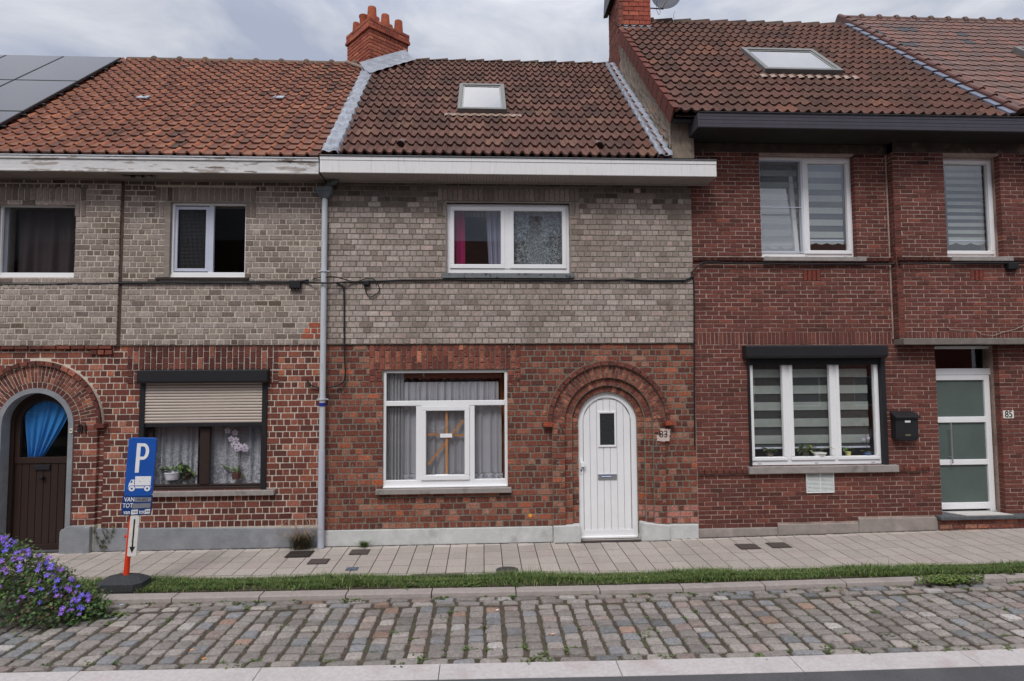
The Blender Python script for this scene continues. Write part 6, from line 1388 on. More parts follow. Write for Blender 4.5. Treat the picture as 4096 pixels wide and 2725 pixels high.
x, z = F(3470, 1818, yp); t = empty('orchid', (x, yp, z), 'small thin orchid in a blue pot at the right of the shutter box window', 'orchid')
b = MB(); b.lathe((x, yp, z), [(.05, 0), (.055, .03), (.05, .03)], 14, A(70, 90, 130)); b.build('pot', M_plain, t); b = MB(); b.tube([(x, yp, z), (x - .01, yp, z + .25), (x - .04, yp, z + .5)], .003, 5, A(60, 50, 44)); b.build('stem', M_leaf, t)
b = MB(); leafblade(b, (x, yp, z + .03), (-1, 0, .5), .13, .03, .03, A(100, 104, 60)); leafblade(b, (x, yp, z + .03), (1, 0, .3), .1, .03, .03, A(100, 100, 60)); b.build('leaves', M_leaf, t)
for dx_, dz_ in ((-.06, .24), (.02, .26)):
    b = MB(); b.poly([(x + dx_ + .028 * math.cos(k), yp - .01, z + dz_ + .024 * math.sin(k)) for k in [6.283 * q / 8 for q in range(8)]], A(168, 156, 182)); b.build('flower', M_plain, t)
#%%PART6
# ================================================================== PARKING SIGN
def G3(px, py, z):
    d = ray(px, py); t = (z - CAM.z) / d.z; return CAM + d * t
gb = G3(503, 2330, gz(-4) + .05); yS = gb.y
sg = empty('parking_sign', (gb.x, yS, gz(gb.x)), 'leaning blue parking sign with lorry symbol on an orange pole with a rubber foot', 'parking sign')
top = Vector((F(552, 1745, yS)[0], yS, F(552, 1745, yS)[1])); bot = Vector((gb.x, yS, gz(gb.x) + .08)); axd = (top - bot).normalized()
lean = math.atan2(axd.x, axd.z)
mb = MB(); mb.tube([bot, bot + axd * .55, top - axd * .1], [.034, .026, .020], 14); part(mb, 'pole', mat('orange_red_paint', A(196, 58, 30), n=(8, .1), rough=.4), sg, smooth=True)
ang = math.radians(14)
def plateM(cx, cy, w_off=0):                  # local x right, z up, at pixel centre on the sign plane
    x, z = F(cx, cy, yS - .05); return Matrix.Translation((x, yS - .05, z)) @ Matrix.Rotation(lean, 4, 'Y') @ Matrix.Rotation(ang, 4, 'Z')
def rrect(w, h, r, n=6):
    P = []
    for cx, cz, a0 in ((w / 2 - r, -h / 2 + r, -math.pi / 2), (w / 2 - r, h / 2 - r, 0), (-w / 2 + r, h / 2 - r, math.pi / 2), (-w / 2 + r, -h / 2 + r, math.pi)):
        for k in range(n + 1): P.append((cx + r * math.cos(a0 + math.pi / 2 * k / n), cz + r * math.sin(a0 + math.pi / 2 * k / n)))
    return P
def xf(mb, M): mb.v = [tuple(M @ Vector(v)) for v in mb.v]; return mb
M_blue = mat('blue_sign_paint', A(24, 74, 150), n=(6, .08), n2=[(14, .70, A(110, 70, 60), .03, .7)], rough=.35, spec=.5)
M_signw = mat('white_sign_film', A(206, 208, 216), n=(10, .05), n2=[(22, .64, A(130, 78, 60), .03, .9)], rough=.5)
w_, h_ = .300, .700
MP = plateM(563, 1867)
mb = MB(); mb.prism(rrect(w_, h_, .035), -.012, .0); mb.prism(rrect(w_, h_, .035), .0, .030, (1, 1, 1)); xf(mb, MP); pl_ = part(mb, 'parking_plate', M_blue, sg, bevel=.003)
Mt = lambda M, x, z, e=.0: M @ Matrix.Translation((x, -.0135 - e, z)) @ Matrix.Rotation(math.pi / 2, 4, 'X')
# letter P drawn as a stem and a bowl
mb = MB(); sx, sz = -.035, .14
mb.prism([(-.055, -.07), (-.013, -.07), (-.013, .285), (-.055, .285)], -.0145, -.0125)
o_, i_ = [], []
for k in range(15):
    t = math.pi / 2 - math.pi * k / 14; o_.append((.018 + .062 * math.cos(t), .185 + .100 * math.sin(t))); i_.append((.018 + .026 * math.cos(t), .185 + .062 * math.sin(t)))
for k in range(14): mb.prism([o_[k + 1], o_[k], i_[k], i_[k + 1]][::-1], -.0145, -.0125)
for (a, b) in ((.247, .285), (.085, .123)): mb.prism([(-.013, a), (.018, a), (.018, b), (-.013, b)], -.0145, -.0125)
xf(mb, MP); part(mb, 'letter_p', M_signw, pl_)
mb = MB(); e = (-.0145, -.0125)
mb.prism([(-.045, -.225), (.125, -.225), (.125, -.115), (-.045, -.115)], *e); mb.prism([(-.118, -.258), (.132, -.258), (.132, -.236), (-.105, -.236)][::1], *e)
mb.prism([(-.112, -.240), (-.052, -.240), (-.052, -.155), (-.085, -.155), (-.105, -.195)], *e)
xf(mb, MP); part(mb, 'lorry_symbol', M_signw, pl_)
for cx in (-.072, .092):
    mb = MB(); ringp = lambda r: [(cx + r * math.cos(6.283 * k / 20), -.262 + r * math.sin(6.283 * k / 20)) for k in range(20)]
    mb.prism(ringp(.040), -.0148, -.0125, A(24, 74, 150)); mb.prism(ringp(.033), -.0152, -.0125, A(206, 208, 216)); mb.prism(ringp(.012), -.0156, -.0125, A(24, 74, 150)); xf(mb, MP); part(mb, 'lorry_wheel', M_plain, pl_)
mb = MB(); mb.prism([(-.092, -.192), (-.072, -.192), (-.072, -.164), (-.082, -.164)], -.0152, -.0125, A(24, 74, 150)); xf(mb, MP); part(mb, 'lorry_window', M_plain, pl_)
w2_, h2_ = .312, .232
MQ = plateM(548, 2021)
mb = MB(); mb.prism(rrect(w2_, h2_, .02), -.012, .03); xf(mb, MQ); p2 = part(mb, 'time_plate', mat('dark_blue_sign_paint', A(22, 52, 104), n=(6, .1), rough=.4), sg, bevel=.003)
for s_, x, z, sz in (('VAN', -.082, .070, .075), ('TOT', -.094, -.003, .075), ('van', -.098, -.080, .072), ('tot', .062, -.078, .072)):
    text(s_, sz, Mt(MQ, x, z), M_signw, 'lettering', p2, depth=.0008, narrow=.72, bold=.0008)
mb = MB(); e = (-.0140, -.0122); g_ = A(116, 116, 122)
mb.prism([(-.022, .042), (.150, .045), (.150, .092), (-.022, .095)], *e, g_); mb.prism([(-.045, -.038), (.148, -.030), (.148, .026), (-.045, .022)], *e, tuple(v * .9 for v in g_)); xf(mb, MQ); part(mb, 'grey_tape', M_plain, p2)
mb = MB(); mb.prism([(-.052, -.108), (.018, -.104), (.018, -.050), (-.052, -.054)], *e, A(200, 200, 200)); mb.prism([(.094, -.102), (.148, -.100), (.148, -.046), (.094, -.050)], *e, A(200, 200, 200)); xf(mb, MQ); part(mb, 'white_stickers', M_plain, p2)
ink = MATS['ink_black']
text('We 8/02', .042, Mt(MQ, .055, .068, .001), ink, 'handwriting', p2, depth=.0006, narrow=.8); text('7H30', .036, Mt(MQ, -.016, -.079, .001), ink, 'handwriting', p2, depth=.0006, narrow=.7); text('18H00', .034, Mt(MQ, .121, -.075, .001), ink, 'handwriting', p2, depth=.0006, narrow=.5)
MR_ = plateM(534, 2143); w3, h3 = .098, .490
mb = MB(); mb.prism(rrect(w3, h3, .02), -.010, .022); xf(mb, MR_); p3 = part(mb, 'arrow_plate', mat('white_plate', A(196, 194, 188), n=(8, .12), n2=[(12, .62, A(150, 146, 138), .08, .7)], rough=.5), sg, bevel=.003)
mb = MB(); mb.prism([(-.008, -.13), (.008, -.13), (.008, .20), (-.008, .20)], -.0118, -.0102); mb.prism([(0, -.205), (.030, -.13), (-.030, -.13)], -.0118, -.0102); xf(mb, MR_); part(mb, 'down_arrow', tmat('sign_black', A(30, 28, 30)), p3)
c = bot + axd * (FZ(2146, 508, yS) - bot.z); mb = MB(); mb.tube([c - Vector((.05, 0, 0)), c + Vector((.05, 0, 0))], .009, 8); mb.tube([c - Vector((.055, 0, 0)), c - Vector((.048, 0, 0))], .018, 8); part(mb, 'clamp_bolt', MATS['orange_red_paint'], sg)
mb = MB(); zb = gz(gb.x) - .015; bx, by = gb.x - .02, yS + .0
def ringb(w, d, z, cut=.07): return [(bx - w, by - d + cut, z), (bx - w + cut, by - d, z), (bx + w - cut, by - d, z), (bx + w, by - d + cut, z), (bx + w, by + d - cut, z), (bx + w - cut, by + d, z), (bx - w + cut, by + d, z), (bx - w, by + d - cut, z)]
R1, R2, R3, R4 = ringb(.262, .16, zb), ringb(.266, .165, zb + .09), ringb(.19, .10, zb + .14), ringb(.08, .06, zb + .16, .03)
i = 0
for a_, b_ in ((R1, R2), (R2, R3), (R3, R4)):
    for k in range(8): mb.quad(a_[k], a_[(k + 1) % 8], b_[(k + 1) % 8], b_[k])
mb.poly(R4); mb.poly(R1[::-1]); part(mb, 'rubber_foot', M_rubber, sg, bevel=.01)
# ================================================================== COVERS IN THE PAVEMENT
def cover(px0, py0, px1, py1, label, rounded=False, m=None, tag2='utility cover'):
    a = G3(px0, py1, gz(0) + .03); b = G3(px1, py1, gz(0) + .03); c = G3((px0 + px1) / 2, py0, gz(0) + .03)
    x0, x1, y0, y1 = a.x, b.x, a.y, c.y; z = gz((x0 + x1) / 2) - .018 * (-(y0 + y1) / 2) / 1.2 + .004
    z = gz((x0 + x1) / 2) + .016 * 0 + (.018 * (y0 + y1) / 2 / 1.2) + .004
    t = empty('utility_cover', ((x0 + x1) / 2, (y0 + y1) / 2, z), label, tag2)
    b_ = MB(); P = []
    n = 6; r = min(x1 - x0, y1 - y0) * (.45 if rounded else .03); pts = rrect(x1 - x0, y1 - y0, r)
    b_.poly([((x0 + x1) / 2 + p[0], (y0 + y1) / 2 + p[1], z + .002) for p in pts]); b_.build('rim', m or M_cover, t)
    b_ = MB(); pts = rrect((x1 - x0) * .9, (y1 - y0) * .88, r * .9)
    A0 = [((x0 + x1) / 2 + p[0], (y0 + y1) / 2 + p[1], z + .003) for p in pts]; A1 = [(p[0], p[1], z + .008) for p in A0]; b_.hull(A0[::-1], A1[::-1]); b_.build('lid', m or M_cover, t)
cover(1225, 2226, 1305, 2247, 'rusty square cover in the pavement left of the downpipe foot'); cover(1393, 2190, 1470, 2211, 'small dark cover beside the grass tuft near the wall')
cover(1380, 2258, 1428, 2270, 'tiny blue grey cover near the pavement edge', m=mat('blue_grey_iron', A(76, 84, 96), n=(30, .2)))
cover(1985, 2254, 2076, 2282, 'dark rounded gully cover at the pavement edge below the wide window', True, m=mat('tar_grey', A(70, 66, 66, 1.1), n=(60, .3), bump=.008, bscale=60)); cover(2965, 2172, 3050, 2194, 'left of two rusty square covers in the pavement in front of the right house'); cover(3092, 2168, 3176, 2190, 'right of two dark square covers in the pavement in front of the right house')
cover(1640, 2282, 1860, 2296, 'long dark channel grate at the edge of the grass'); cover(1135, 2196, 1235, 2222, 'dark earth patch under the dry grass by the wall', m=M_sand, tag2='planting hole')
mb = MB(); a = F(3805, 2042, -.05); x0, x1 = FX(3830, 2045, -.05), FX(4035, 2045, -.05)
mb.hull([(x0 - .05, .12, zst + .002), (x0 + .10, -.11, zst + .002), (x1 + .02, -.11, zst + .002), (x1 - .13, .12, zst + .002)], [(x0 - .05, .12, zst + .012), (x0 + .10, -.11, zst + .012), (x1 + .02, -.11, zst + .012), (x1 - .13, .12, zst + .012)]); tag(mb.build('doormat', mat('mat_white', A(196, 192, 186, 1.0), n=(30, .08))), 'pale flat mat on the stone step before the right door', 'doormat')
# ================================================================== PLANTS
def blades(n, region, hfun, cols, wid=.004, lean_=.5, z0=None, seed=0, curl=.5):
    """many grass blades as one array mesh"""
    r = np.random.RandomState(seed); X, Y, Z = region(n, r); h = hfun(n, r, X, Y); an = r.uniform(0, 6.283, n); le = r.uniform(.05, lean_, n) * h
    dx, dy = np.cos(an), np.sin(an); wx, wy = -dy * wid, dx * wid; V = np.zeros((n, 5, 3)); wv = r.uniform(.7, 1.3, n)
    V[:, 0] = np.c_[X + wx * wv, Y + wy * wv, Z]; V[:, 1] = np.c_[X - wx * wv, Y - wy * wv, Z]
    V[:, 2] = np.c_[X - wx * .8 + dx * le * .35, Y - wy * .8 + dy * le * .35, Z + h * .6]; V[:, 3] = np.c_[X + wx * .8 + dx * le * .35, Y + wy * .8 + dy * le * .35, Z + h * .6]
    V[:, 4] = np.c_[X + dx * le * (1 + curl), Y + dy * le * (1 + curl), Z + h * (1 - .25 * r.uniform(0, 1, n) * curl)]
    C = np.array(cols)[r.randint(0, len(cols), n)] * r.uniform(.75, 1.25, (n, 1))
    return V, C
def blademesh(name, V, C, m, parent=None):
    n = len(V); me = bpy.data.meshes.new(name); c = V.reshape(-1, 3).mean(0); c[2] = V[..., 2].min(); W_ = V.reshape(-1, 3) - c
    F_ = []
    idx = np.arange(n)[:, None] * 5; q = np.concatenate([idx + np.array([0, 1, 2, 3])], 1); t = np.concatenate([idx + np.array([3, 2, 4])], 1)
    me.vertices.add(n * 5); me.vertices.foreach_set('co', W_.ravel()); me.loops.add(n * 7); me.polygons.add(n * 2)
    li = np.concatenate([q, t], 1).ravel(); me.loops.foreach_set('vertex_index', li.astype(np.int32)); st = (np.arange(n)[:, None] * 7 + np.array([0, 4])).ravel(); me.polygons.foreach_set('loop_start', st.astype(np.int32))
    me.update(calc_edges=True); ca = me.color_attributes.new('col', 'FLOAT_COLOR', 'POINT'); cc = np.ones((n * 5, 4)); cc[:, :3] = np.repeat(C, 5, 0); ca.data.foreach_set('color', cc.ravel()); me.materials.append(m); me.validate()
    o = bpy.data.objects.new(name, me); COL.objects.link(o); o.location = c
    if parent: adopt(o, parent)
    return o
GC = [A(72, 94, 45), A(60, 84, 40), A(86, 106, 52), A(52, 72, 36), A(118, 120, 76)]
def reg(n, r):
    X = r.uniform(-7.6, XB, n); s_ = r.uniform(0, 1, n); Yb = -1.745 - .018 * X; Yf_ = -1.345 - .030 * X; Y = Yb + .02 + (Yf_ - Yb - .0) * s_ + r.normal(0, .012, n)
    k = np.sin(X * 1.9) + np.sin(X * 4.3 + 1) + np.sin(X * .7 + 2); keep = ~(((s_ < .08 + .16 * (k > .4)) & (r.uniform(0, 1, n) < .85)) | ((np.sin(X * 7 + Y * 19) + np.sin(X * 3.1 - Y * 11) > 1.45) & (r.uniform(0, 1, n) < .75)))
    X, Y = X[keep], Y[keep]; m = n - len(X); X = np.r_[X, r.uniform(-7, 9, m)]; Y = np.r_[Y, -1.54 - .024 * X[-m:] if m else np.array([])]
    return X, Y, .018 + .012 * np.maximum(0, X - 2.2) - .035
def hf(n, r, X, Y): return .85 * (.045 + .040 * r.uniform(0, 1, n) + .03 * (np.sin(X * 3.1 + np.sin(Y * 9)) > .5) * r.uniform(0, 1, n)) * (.75 + .35 * np.sin(X * 1.3 + 1) ** 2) * np.where(r.uniform(0, 1, n) < .03, 1.7, 1)
V, C = blades(110000, reg, hf, GC, wid=.0026, lean_=.9, seed=3); o = blademesh('grass', V, C, M_leaf); tag(o, 'strip of green grass between pavement and kerb', 'grass', kind='stuff')
def tuft(px, py, z, n, r0, h, label, cols, name='grass_tuft', cat='grass tuft', wid=.0022, lean_=1.2, seed=1, curl=.8, dy=0):
    p = G3(px, py, z); rg = lambda n, r: (p.x + r.normal(0, r0, n), p.y + dy + r.normal(0, r0 * .6, n), np.full(n, z))
    V, C = blades(n, rg, lambda n, r, X, Y: h * r.uniform(.4, 1, n), cols, wid=wid, lean_=lean_, seed=seed, curl=curl); return tag(blademesh(name, V, C, M_leaf), label, cat)
DG = [A(74, 68, 50), A(60, 58, 40), A(104, 92, 70), A(54, 60, 38)]
tuft(1205, 2195, .02, 900, .06, .30, 'dry grass tuft at the wall left of the downpipe', DG, 'dry_grass_tuft', wid=.0016, lean_=1.1, seed=4)
p = G3(1205, 2190, .02); rr = random.Random(5); mb = MB()
for k in range(42):
    an = rr.uniform(0, 6.283); l_ = rr.uniform(.12, .34); h = rr.uniform(.2, .52); q = [(p.x + rr.uniform(-.05, .05), p.y - .02, .03)]; dx_ = math.cos(an) * l_
    q += [(q[0][0] + dx_ * .4, p.y - .05 - abs(math.sin(an)) * .08, .03 + h * .8), (q[0][0] + dx_ * .9, p.y - .06 - abs(math.sin(an)) * .12, .03 + h), (q[0][0] + dx_ * 1.35, p.y - .07 - abs(math.sin(an)) * .16, .03 + h * .75)]; mb.tube(q, .0016, 4, A(150, 124, 100))
tag(mb.build('dry_stalks', M_leaf), 'long straw coloured stalks arching over the dry grass tuft', 'dry stalks')
tuft(1455, 2188, .02, 260, .025, .11, 'small green grass tuft on the pavement below the drop cable', GC[:3] + [DG[2]], seed=6)
# climbing weed on the plinth
x, z = F(412, 2200, -.05); mb = MB(); rr = random.Random(3)
for s_ in range(6):
    q = [(x + rr.uniform(-.03, .03), -.06, .03)]
    for k in range(5): q.append((q[-1][0] + rr.uniform(-.05, .05) + (s_ - 2.5) * .012, -.05, q[-1][2] + .07))
    mb.tube(q, .002, 4, A(90, 84, 60))
    for a_ in q[1:]:
        for k in range(5): an = rr.uniform(0, 6.28); leafblade(mb, a_, (math.cos(an), -.3, math.sin(an)), .03, .009, .0, rr.choice([A(84, 92, 52), A(70, 78, 46), A(104, 100, 64)]), 2)
tag(mb.build('wall_weed', M_leaf), 'thin weed growing up the grey plinth right of the brown door', 'weed')
# weeds in the joints
def weed_clump(mb, x, y, z, s_, rr, n=26):
    for k in range(n):
        an = rr.uniform(0, 6.283); c = rr.choice([A(70, 88, 44), A(60, 78, 40), A(84, 98, 52), A(66, 68, 44)])
        leafblade(mb, (x + rr.gauss(0, s_ * .4), y + rr.gauss(0, s_ * .3), z - .01), (math.cos(an), math.sin(an), rr.uniform(.2, 1.3)), s_ * rr.uniform(.4, .9), s_ * .12, s_ * .3, c, 3)
mb = MB(); rr = random.Random(12)
for k in range(340):
    x = rr.uniform(-7, 9); t = rr.random() ** .7; y = Yk(x) - .05 - (Yk(x) - .05 - Yc(x)) * t
    if rr.random() < .35: y = Yk(x) - rr.uniform(.0, .08)
    elif rr.random() < .25: y = Yc(x) + rr.uniform(.0, .16)
    weed_clump(mb, x, y, gz(x) - .060, rr.choice([.03, .04, .055, .075]), rr, 18)
for k in range(70):
    x = rr.uniform(-6, 9); weed_clump(mb, x, -1.42 - .024 * x - rr.random() ** .6 * .30, gz(x) + .0, rr.choice([.05, .07, .09]), rr, 16)
tag(mb.build('joint_weeds', M_leaf), 'small green weeds scattered in the joints of the cobbles', 'weeds', kind='stuff')
for k, (px, py, s_, lb) in enumerate(((455, 2462, .13, 'rosette weed with long leaves in front of the purple flower bush'), (1937, 2355, .06, 'small weed against the kerb below the wide window'), (2020, 2370, .06, 'bright green weed clump at the kerb, right of centre'), (2300, 2595, .09, 'leafy weed in the cobbles near the concrete strip'), (2420, 2355, .09, 'tall stalked weed at the kerb below the white door'), (3010, 2500, .07, 'low weed in the cobbles in front of the right house'), (1110, 2335, .0, ''), (1130, 2372, .07, 'weed at the kerb left of centre'))):
    if not s_: continue
    p = G3(px, py, -.045); mb = MB(); weed_clump(mb, p.x, p.y, -.05, s_, random.Random(k), 46); tag(mb.build('weed', M_leaf), lb, 'weed')
mb = MB(); rr = random.Random(22)
for k in range(900):
    px, py = 3800 + max(-130, min(130, rr.gauss(0, 65))), 2333 + max(-14, min(14, rr.gauss(0, 8))); p = G3(px, py, 0)
    an = rr.uniform(0, 6.28); leafblade(mb, (p.x, p.y, gz(p.x) - .035 + rr.uniform(0, .03)), (math.cos(an), math.sin(an), .4), .035, .014, .0, rr.choice([A(74, 92, 42), A(64, 82, 38), A(88, 98, 50)]), 2)
tag(mb.build('creeping_weed', M_leaf), 'patch of creeping green leaves at the kerb in front of the right house', 'weed')
mb = MB(); rr = random.Random(2)
for px, py, c in ((760, 2602, (230, 140, 70)), (808, 2636, (226, 130, 60)), (1983, 2442, (230, 230, 240)), (480, 2421, (150, 190, 215)), (2205, 2538, (230, 150, 120)), (3330, 2520, (220, 220, 215))):
    p = G3(px, py, -.035); mb2 = MB(); mb2.tube([p, p + Vector((.03, .012, .002))], .006, 6, A(*c)); tag(mb2.build('litter', M_plain), {760: 'orange cigarette end on the cobbles at the lower left, upper of two', 808: 'orange cigarette end on the cobbles at the lower left, lower of two', 1983: 'tiny white scrap between two cobbles in the middle', 480: 'pale blue scrap of litter beside the rubber sign foot', 2205: 'small pale litter on the cobbles right of centre', 3330: 'white litter scrap on the cobbles at the lower right'}[px], 'litter')
mb = MB(); rr = random.Random(31)
for k in range(420):
    if k % 3: x = rr.uniform(-7, 9); y = -rr.random() * 1.15; z = gz(x) + .018 * y / 1.2 + .003
    else: x = rr.uniform(-6, 9); y = Yk(x) - rr.uniform(.02, 1.5); z = gz(x) - .050
    if k % 5 == 0: y = -rr.uniform(.01, .06); z = gz(x) + .003
    s_ = rr.uniform(.004, .012); a = rr.uniform(0, 6.28); c = rr.choice([A(96, 78, 56), A(70, 62, 48), A(120, 104, 80), A(84, 92, 52), A(60, 54, 48)])
    mb.poly([(x + s_ * math.cos(a), y + s_ * math.sin(a), z), (x + s_ * .5 * math.cos(a + 1.6), y + s_ * .5 * math.sin(a + 1.6), z + .003), (x - s_ * math.cos(a), y - s_ * math.sin(a), z), (x + s_ * .5 * math.cos(a - 1.6), y + s_ * .5 * math.sin(a - 1.6), z + .002)], c)
tag(mb.build('leaf_litter', M_leaf), 'tiny dry leaf specks scattered over pavement and cobbles', 'leaf litter', kind='stuff')
mb = MB(); x = X0; rr = random.Random(8)
while x < X1:
    q_ = rr.uniform(.05, .16); d0 = .03 if not (MCX - q3 < x < MCX + q3) else .09; d_ = d0 + rr.uniform(.008, .035)
    mb.poly([(x, -d_, gz(x) + .0045), (x + q_, -d0 - rr.uniform(.006, .03), gz(x) + .0045), (x + q_, .0, gz(x) + .0045), (x, .0, gz(x) + .0045)]); x += q_
struct('wall_foot_dirt', mb, M_sand)
# geranium bush with purple flowers on a raised bed
bc = G3(60, 2440, 0); BX, BY = bc.x, -2.2
bush = empty('flowering_bush', (-6.0, -2.35, -.05), 'spreading geranium bush covered in violet blue flowers at the lower left', 'flowering bush')
def surf(u, v):          # u along x (0 left .. 1 right tip), v around from front-bottom (0) over the top (1) to the back
    x = -7.0 + 2.80 * u; hgt = 1.06 * (1 - u ** 2.6) + .08; dep = .42 * (1 - u ** 3) ** .5 + .06; a = math.pi * v
    return x, -2.20 - dep * math.cos(a) - .0, -.06 + hgt * (math.sin(a) ** .8)
rs = np.random.RandomState(4); mb = MB(); LC = [A(58, 80, 42), A(48, 66, 36), A(74, 96, 50), A(38, 54, 32), A(90, 100, 62), A(92, 72, 50)]
def leaf5(mb, p, s_, c, tilt):
    ex = Vector((math.cos(tilt[0]), math.sin(tilt[0]), tilt[1])).normalized(); nn_ = Vector((tilt[2], -.6 + tilt[3], .8)).normalized(); ey = nn_.cross(ex).normalized(); P = [p]
    pts = []
    for k in range(11):
        a = -2.5 + 5.0 * k / 10; r = s_ * (1 if k % 2 == 1 else .55); pts.append(tuple(Vector(p) + (ex * math.cos(a) + ey * math.sin(a)) * r + nn_ * (.12 * s_ * (k % 2))))
    mb.poly([tuple(p)] + pts, c)
for k in range(11000):
    u, v = rs.uniform(.3, 1), rs.uniform(.02, .98); d = 1 - .5 * rs.uniform(0, 1) ** 2.2; x, y, z = surf(u, v); x0, y0, z0 = x, -2.20, -.06
    p = (x + rs.normal() * .05, y0 + (y - y0) * d + rs.normal() * .04, z0 + (z - z0) * d + rs.normal() * .035 + .015 * math.sin(x * 17))
    if p[2] < -.09: continue
    leaf5(mb, p, rs.uniform(.012, .026), tuple(v_ * rs.uniform(.7, 1.2) for v_ in LC[rs.choice(6, p=[.26, .24, .2, .15, .08, .07])]), (rs.uniform(0, 6.28), rs.normal() * .4, rs.normal() * .5, rs.normal() * .4))
part(mb, 'foliage', M_leaf, bush)
mb = MB()
for k in range(60):
    u, v = rs.uniform(0, .95), rs.uniform(.25, .6); x, y, z = surf(u, v); mb.tube([(x, y * .9 - .25, z * .6), (x + rs.normal() * .03, y, z + .02), (x + rs.normal() * .06, y - .02, z + rs.uniform(.03, .09))], .0018, 4, A(92, 84, 56, 1.0))
part(mb, 'stems', M_leaf, bush)
M_petal = mat('violet_petal', attr=True, n=(50, .15), rough=.7)
fproto = []
for q in range(4):
    mb = MB(); s_ = .026; cv = [A(108, 88, 186, .9), A(122, 84, 178, .9), A(96, 84, 190, .9), A(118, 78, 164, .9)][q]
    for k in range(5):
        a = 6.283 * k / 5; pc = [(0, 0, 0)]
        for da, r, h in ((-.5, .8, .25), (-.2, 1.05, .33), (.2, 1.05, .33), (.5, .8, .25)): pc.append((s_ * r * math.cos(a + da), s_ * r * math.sin(a + da), s_ * h))
        mb.poly(pc, tuple(v * random.uniform(.9, 1.15) for v in cv))
    mb.lathe((0, 0, .001), [(.004, 0), (.005, .003), (.002, .006)], 6, A(210, 190, 215, 1.0)); fproto.append(mb.build('flower', M_petal, bush))
for k in range(98):
    o = fproto[k % 4]
    if k >= 4: o = o.copy(); COL.objects.link(o)
    u = rs.uniform(.46, .99); v = .10 + .50 * rs.uniform(0, 1) ** .6
    if u > .9: v = rs.uniform(.1, .5)
    x, y, z = surf(min(u, .97), v); o.parent = bush; o.matrix_parent_inverse = Matrix.Translation(-bush.location); sc = rs.uniform(.75, 1.15)
    o.location = (x + rs.normal() * .02, y - .03, z + .02 + abs(rs.normal()) * .035); o.rotation_euler = (math.radians(rs.uniform(20, 75)), rs.normal() * .4, rs.normal() * .5); o.scale = (sc, sc, sc)
mb = MB()
for k in range(70):
    u = rs.uniform(.44, .98); v = .08 + .50 * rs.uniform(0, 1) ** .7; x, y, z = surf(u, v); x += rs.normal() * .03; y -= .03; z += .02 + abs(rs.normal()) * .02
    Rm = Euler((math.radians(rs.uniform(20, 75)), rs.normal() * .4, rs.normal() * .5)).to_matrix(); s_ = .024 * rs.uniform(.7, 1.2); cv = [A(108, 88, 186, .9), A(122, 84, 178, .9), A(96, 84, 190, .9), A(118, 78, 164, .9)][k % 4]
    for q in range(5):
        a = 6.283 * q / 5; pc = [(0, 0, 0)] + [(s_ * r * math.cos(a + da), s_ * r * math.sin(a + da), s_ * h) for da, r, h in ((-.5, .8, .25), (-.2, 1.05, .33), (.2, 1.05, .33), (.5, .8, .25))]
        mb.poly([tuple(Vector((x, y, z)) + Rm @ Vector(p)) for p in pc], cv)
o = part(mb, 'small_flowers', M_petal, bush); o['kind'] = 'stuff'
# raised bed edge and soil under the bush
mb = MB(); e0, e1 = G3(-160, 2470, -.02), G3(78, 2436, -.02)
d = (e1 - e0); d.z = 0; d.normalize(); nrm = Vector((-d.y, d.x, 0)) * .16
f_ = [(e0.x, e0.y, -.14), (e1.x, e1.y, -.14), (e1.x, e1.y, .03), (e0.x, e0.y, .03)]; mb.hull([tuple(Vector(p)) for p in f_], [tuple(Vector(p) + nrm) for p in f_]); struct('bed_kerb', mb, M_kerb, bevel=.012)
mb = MB(); P = []
for i in range(13):
    row = []
    for j in range(13):
        u = j / 12; x = -8.6 + 3.6 * u; y = -2.75 + .80 * i / 12; h = .16 * math.sin(math.pi * min(1, i / 12 * .9 + .08)) * (1 - max(0, (u - .5) * 1.9) ** 2); row.append((x, y, -.115 + h + RS.uniform(-.01, .01)))
    P.append(row)
mb.grid(P); struct('flower_bed_soil', mb, M_soil)
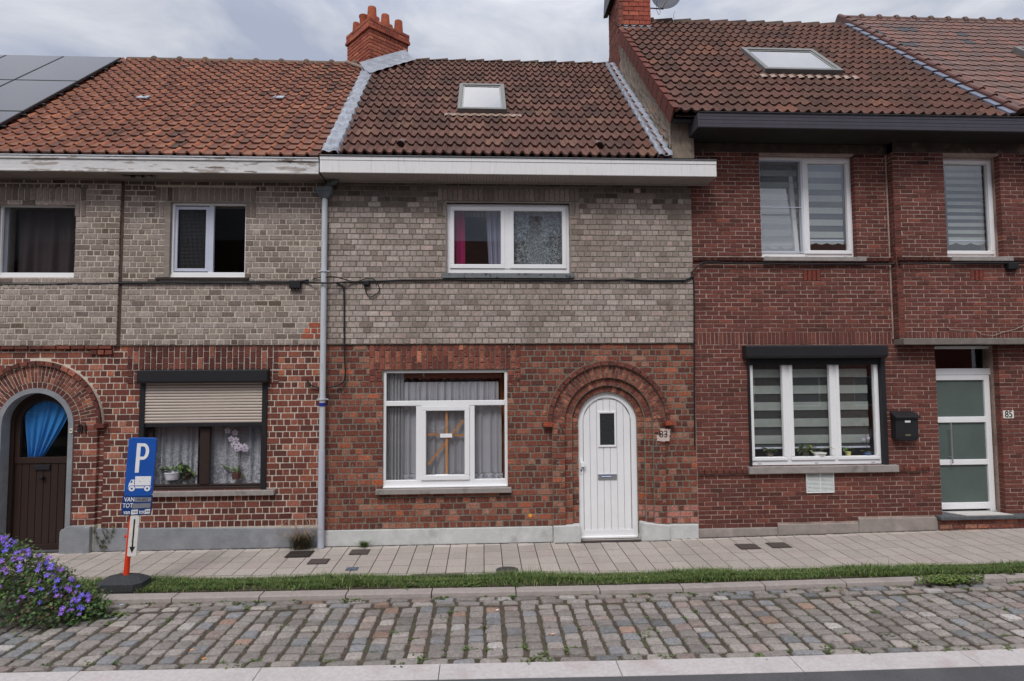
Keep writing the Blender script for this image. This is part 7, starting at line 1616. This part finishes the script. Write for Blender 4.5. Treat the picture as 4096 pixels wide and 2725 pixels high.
# ================================================================== THE OTHER SIDE OF THE STREET (seen in reflections)
def far_house(x0, x1, zt, hue, label):
    t = empty('row_house', ((x0 + x1) / 2, -15.6, 0), label, 'house', 'houses across the street')
    mb = MB(); hol = []
    w_ = x1 - x0
    for a, b, c, d in ((.12, .42, 1.0, 2.3), (.6, .9, 1.0, 2.3), (.14, .4, 3.6, 4.8), (.62, .88, 3.6, 4.8)): hol.append((x0 + w_ * a, x0 + w_ * b, c, d))
    wallbody(mb, x0, x1, 0, zt, -15.9, -15.6, [('r',) + h for h in hol]); mb.build('wall', mat('far_brick_' + hue, {'red': A(84, 58, 52), 'brown': A(80, 68, 60), 'grey': A(104, 98, 92)}[hue], n=(14, .3)), t)
    for h in hol:
        b = MB(); frame(b, h[0], h[1], h[2], h[3], .06, -15.75, -15.66); f = b.build('window', M_white, t); b = MB(); b.box(h[0], h[1], -15.74, -15.735, h[2], h[3]); b.build('pane', mat('far_pane', A(60, 62, 66), n=None, rough=.1, spec=.6), f)
    b = MB(); b.quad((x0, -15.2, zt), (x0, -19, zt + 3.4), (x1, -19, zt + 3.4), (x1, -15.2, zt)); b.quad((x0, -19, zt + 3.4), (x0, -22.6, zt), (x1, -22.6, zt), (x1, -19, zt + 3.4)); b.box(x0, x1, -15.6, -15.2, zt - .25, zt - .01); b.build('roof', mat('far_tile', A(96, 66, 58), n=(8, .3)), t)
    b = MB(); b.box(x1 - .9, x1 - .3, -19.4, -18.8, zt + 2.6, zt + 4.6); b.build('chimney', mat('far_brick_red', A(112, 62, 50)), t)
for i, (a, b, zt_, h_) in enumerate(((-21, -14.6, 5.4, 'grey'), (-14.5, -8.6, 5.6, 'red'), (-8.5, -2.6, 5.3, 'brown'), (-2.5, 3.2, 5.6, 'red'), (3.3, 9.2, 5.9, 'grey'), (9.3, 15.4, 5.5, 'brown'), (15.5, 22, 5.6, 'red'))):
    far_house(a, b, zt_, h_, '%s brick house across the street, number %s from the left, seen only in reflections' % (h_, ['one', 'two', 'three', 'four', 'five', 'six', 'seven'][i]))
for o in list(SC.objects):
    if o.parent is None and o.get('category') and not o.get('kind'): o['kind'] = 'thing'
bpy.context.view_layer.update()
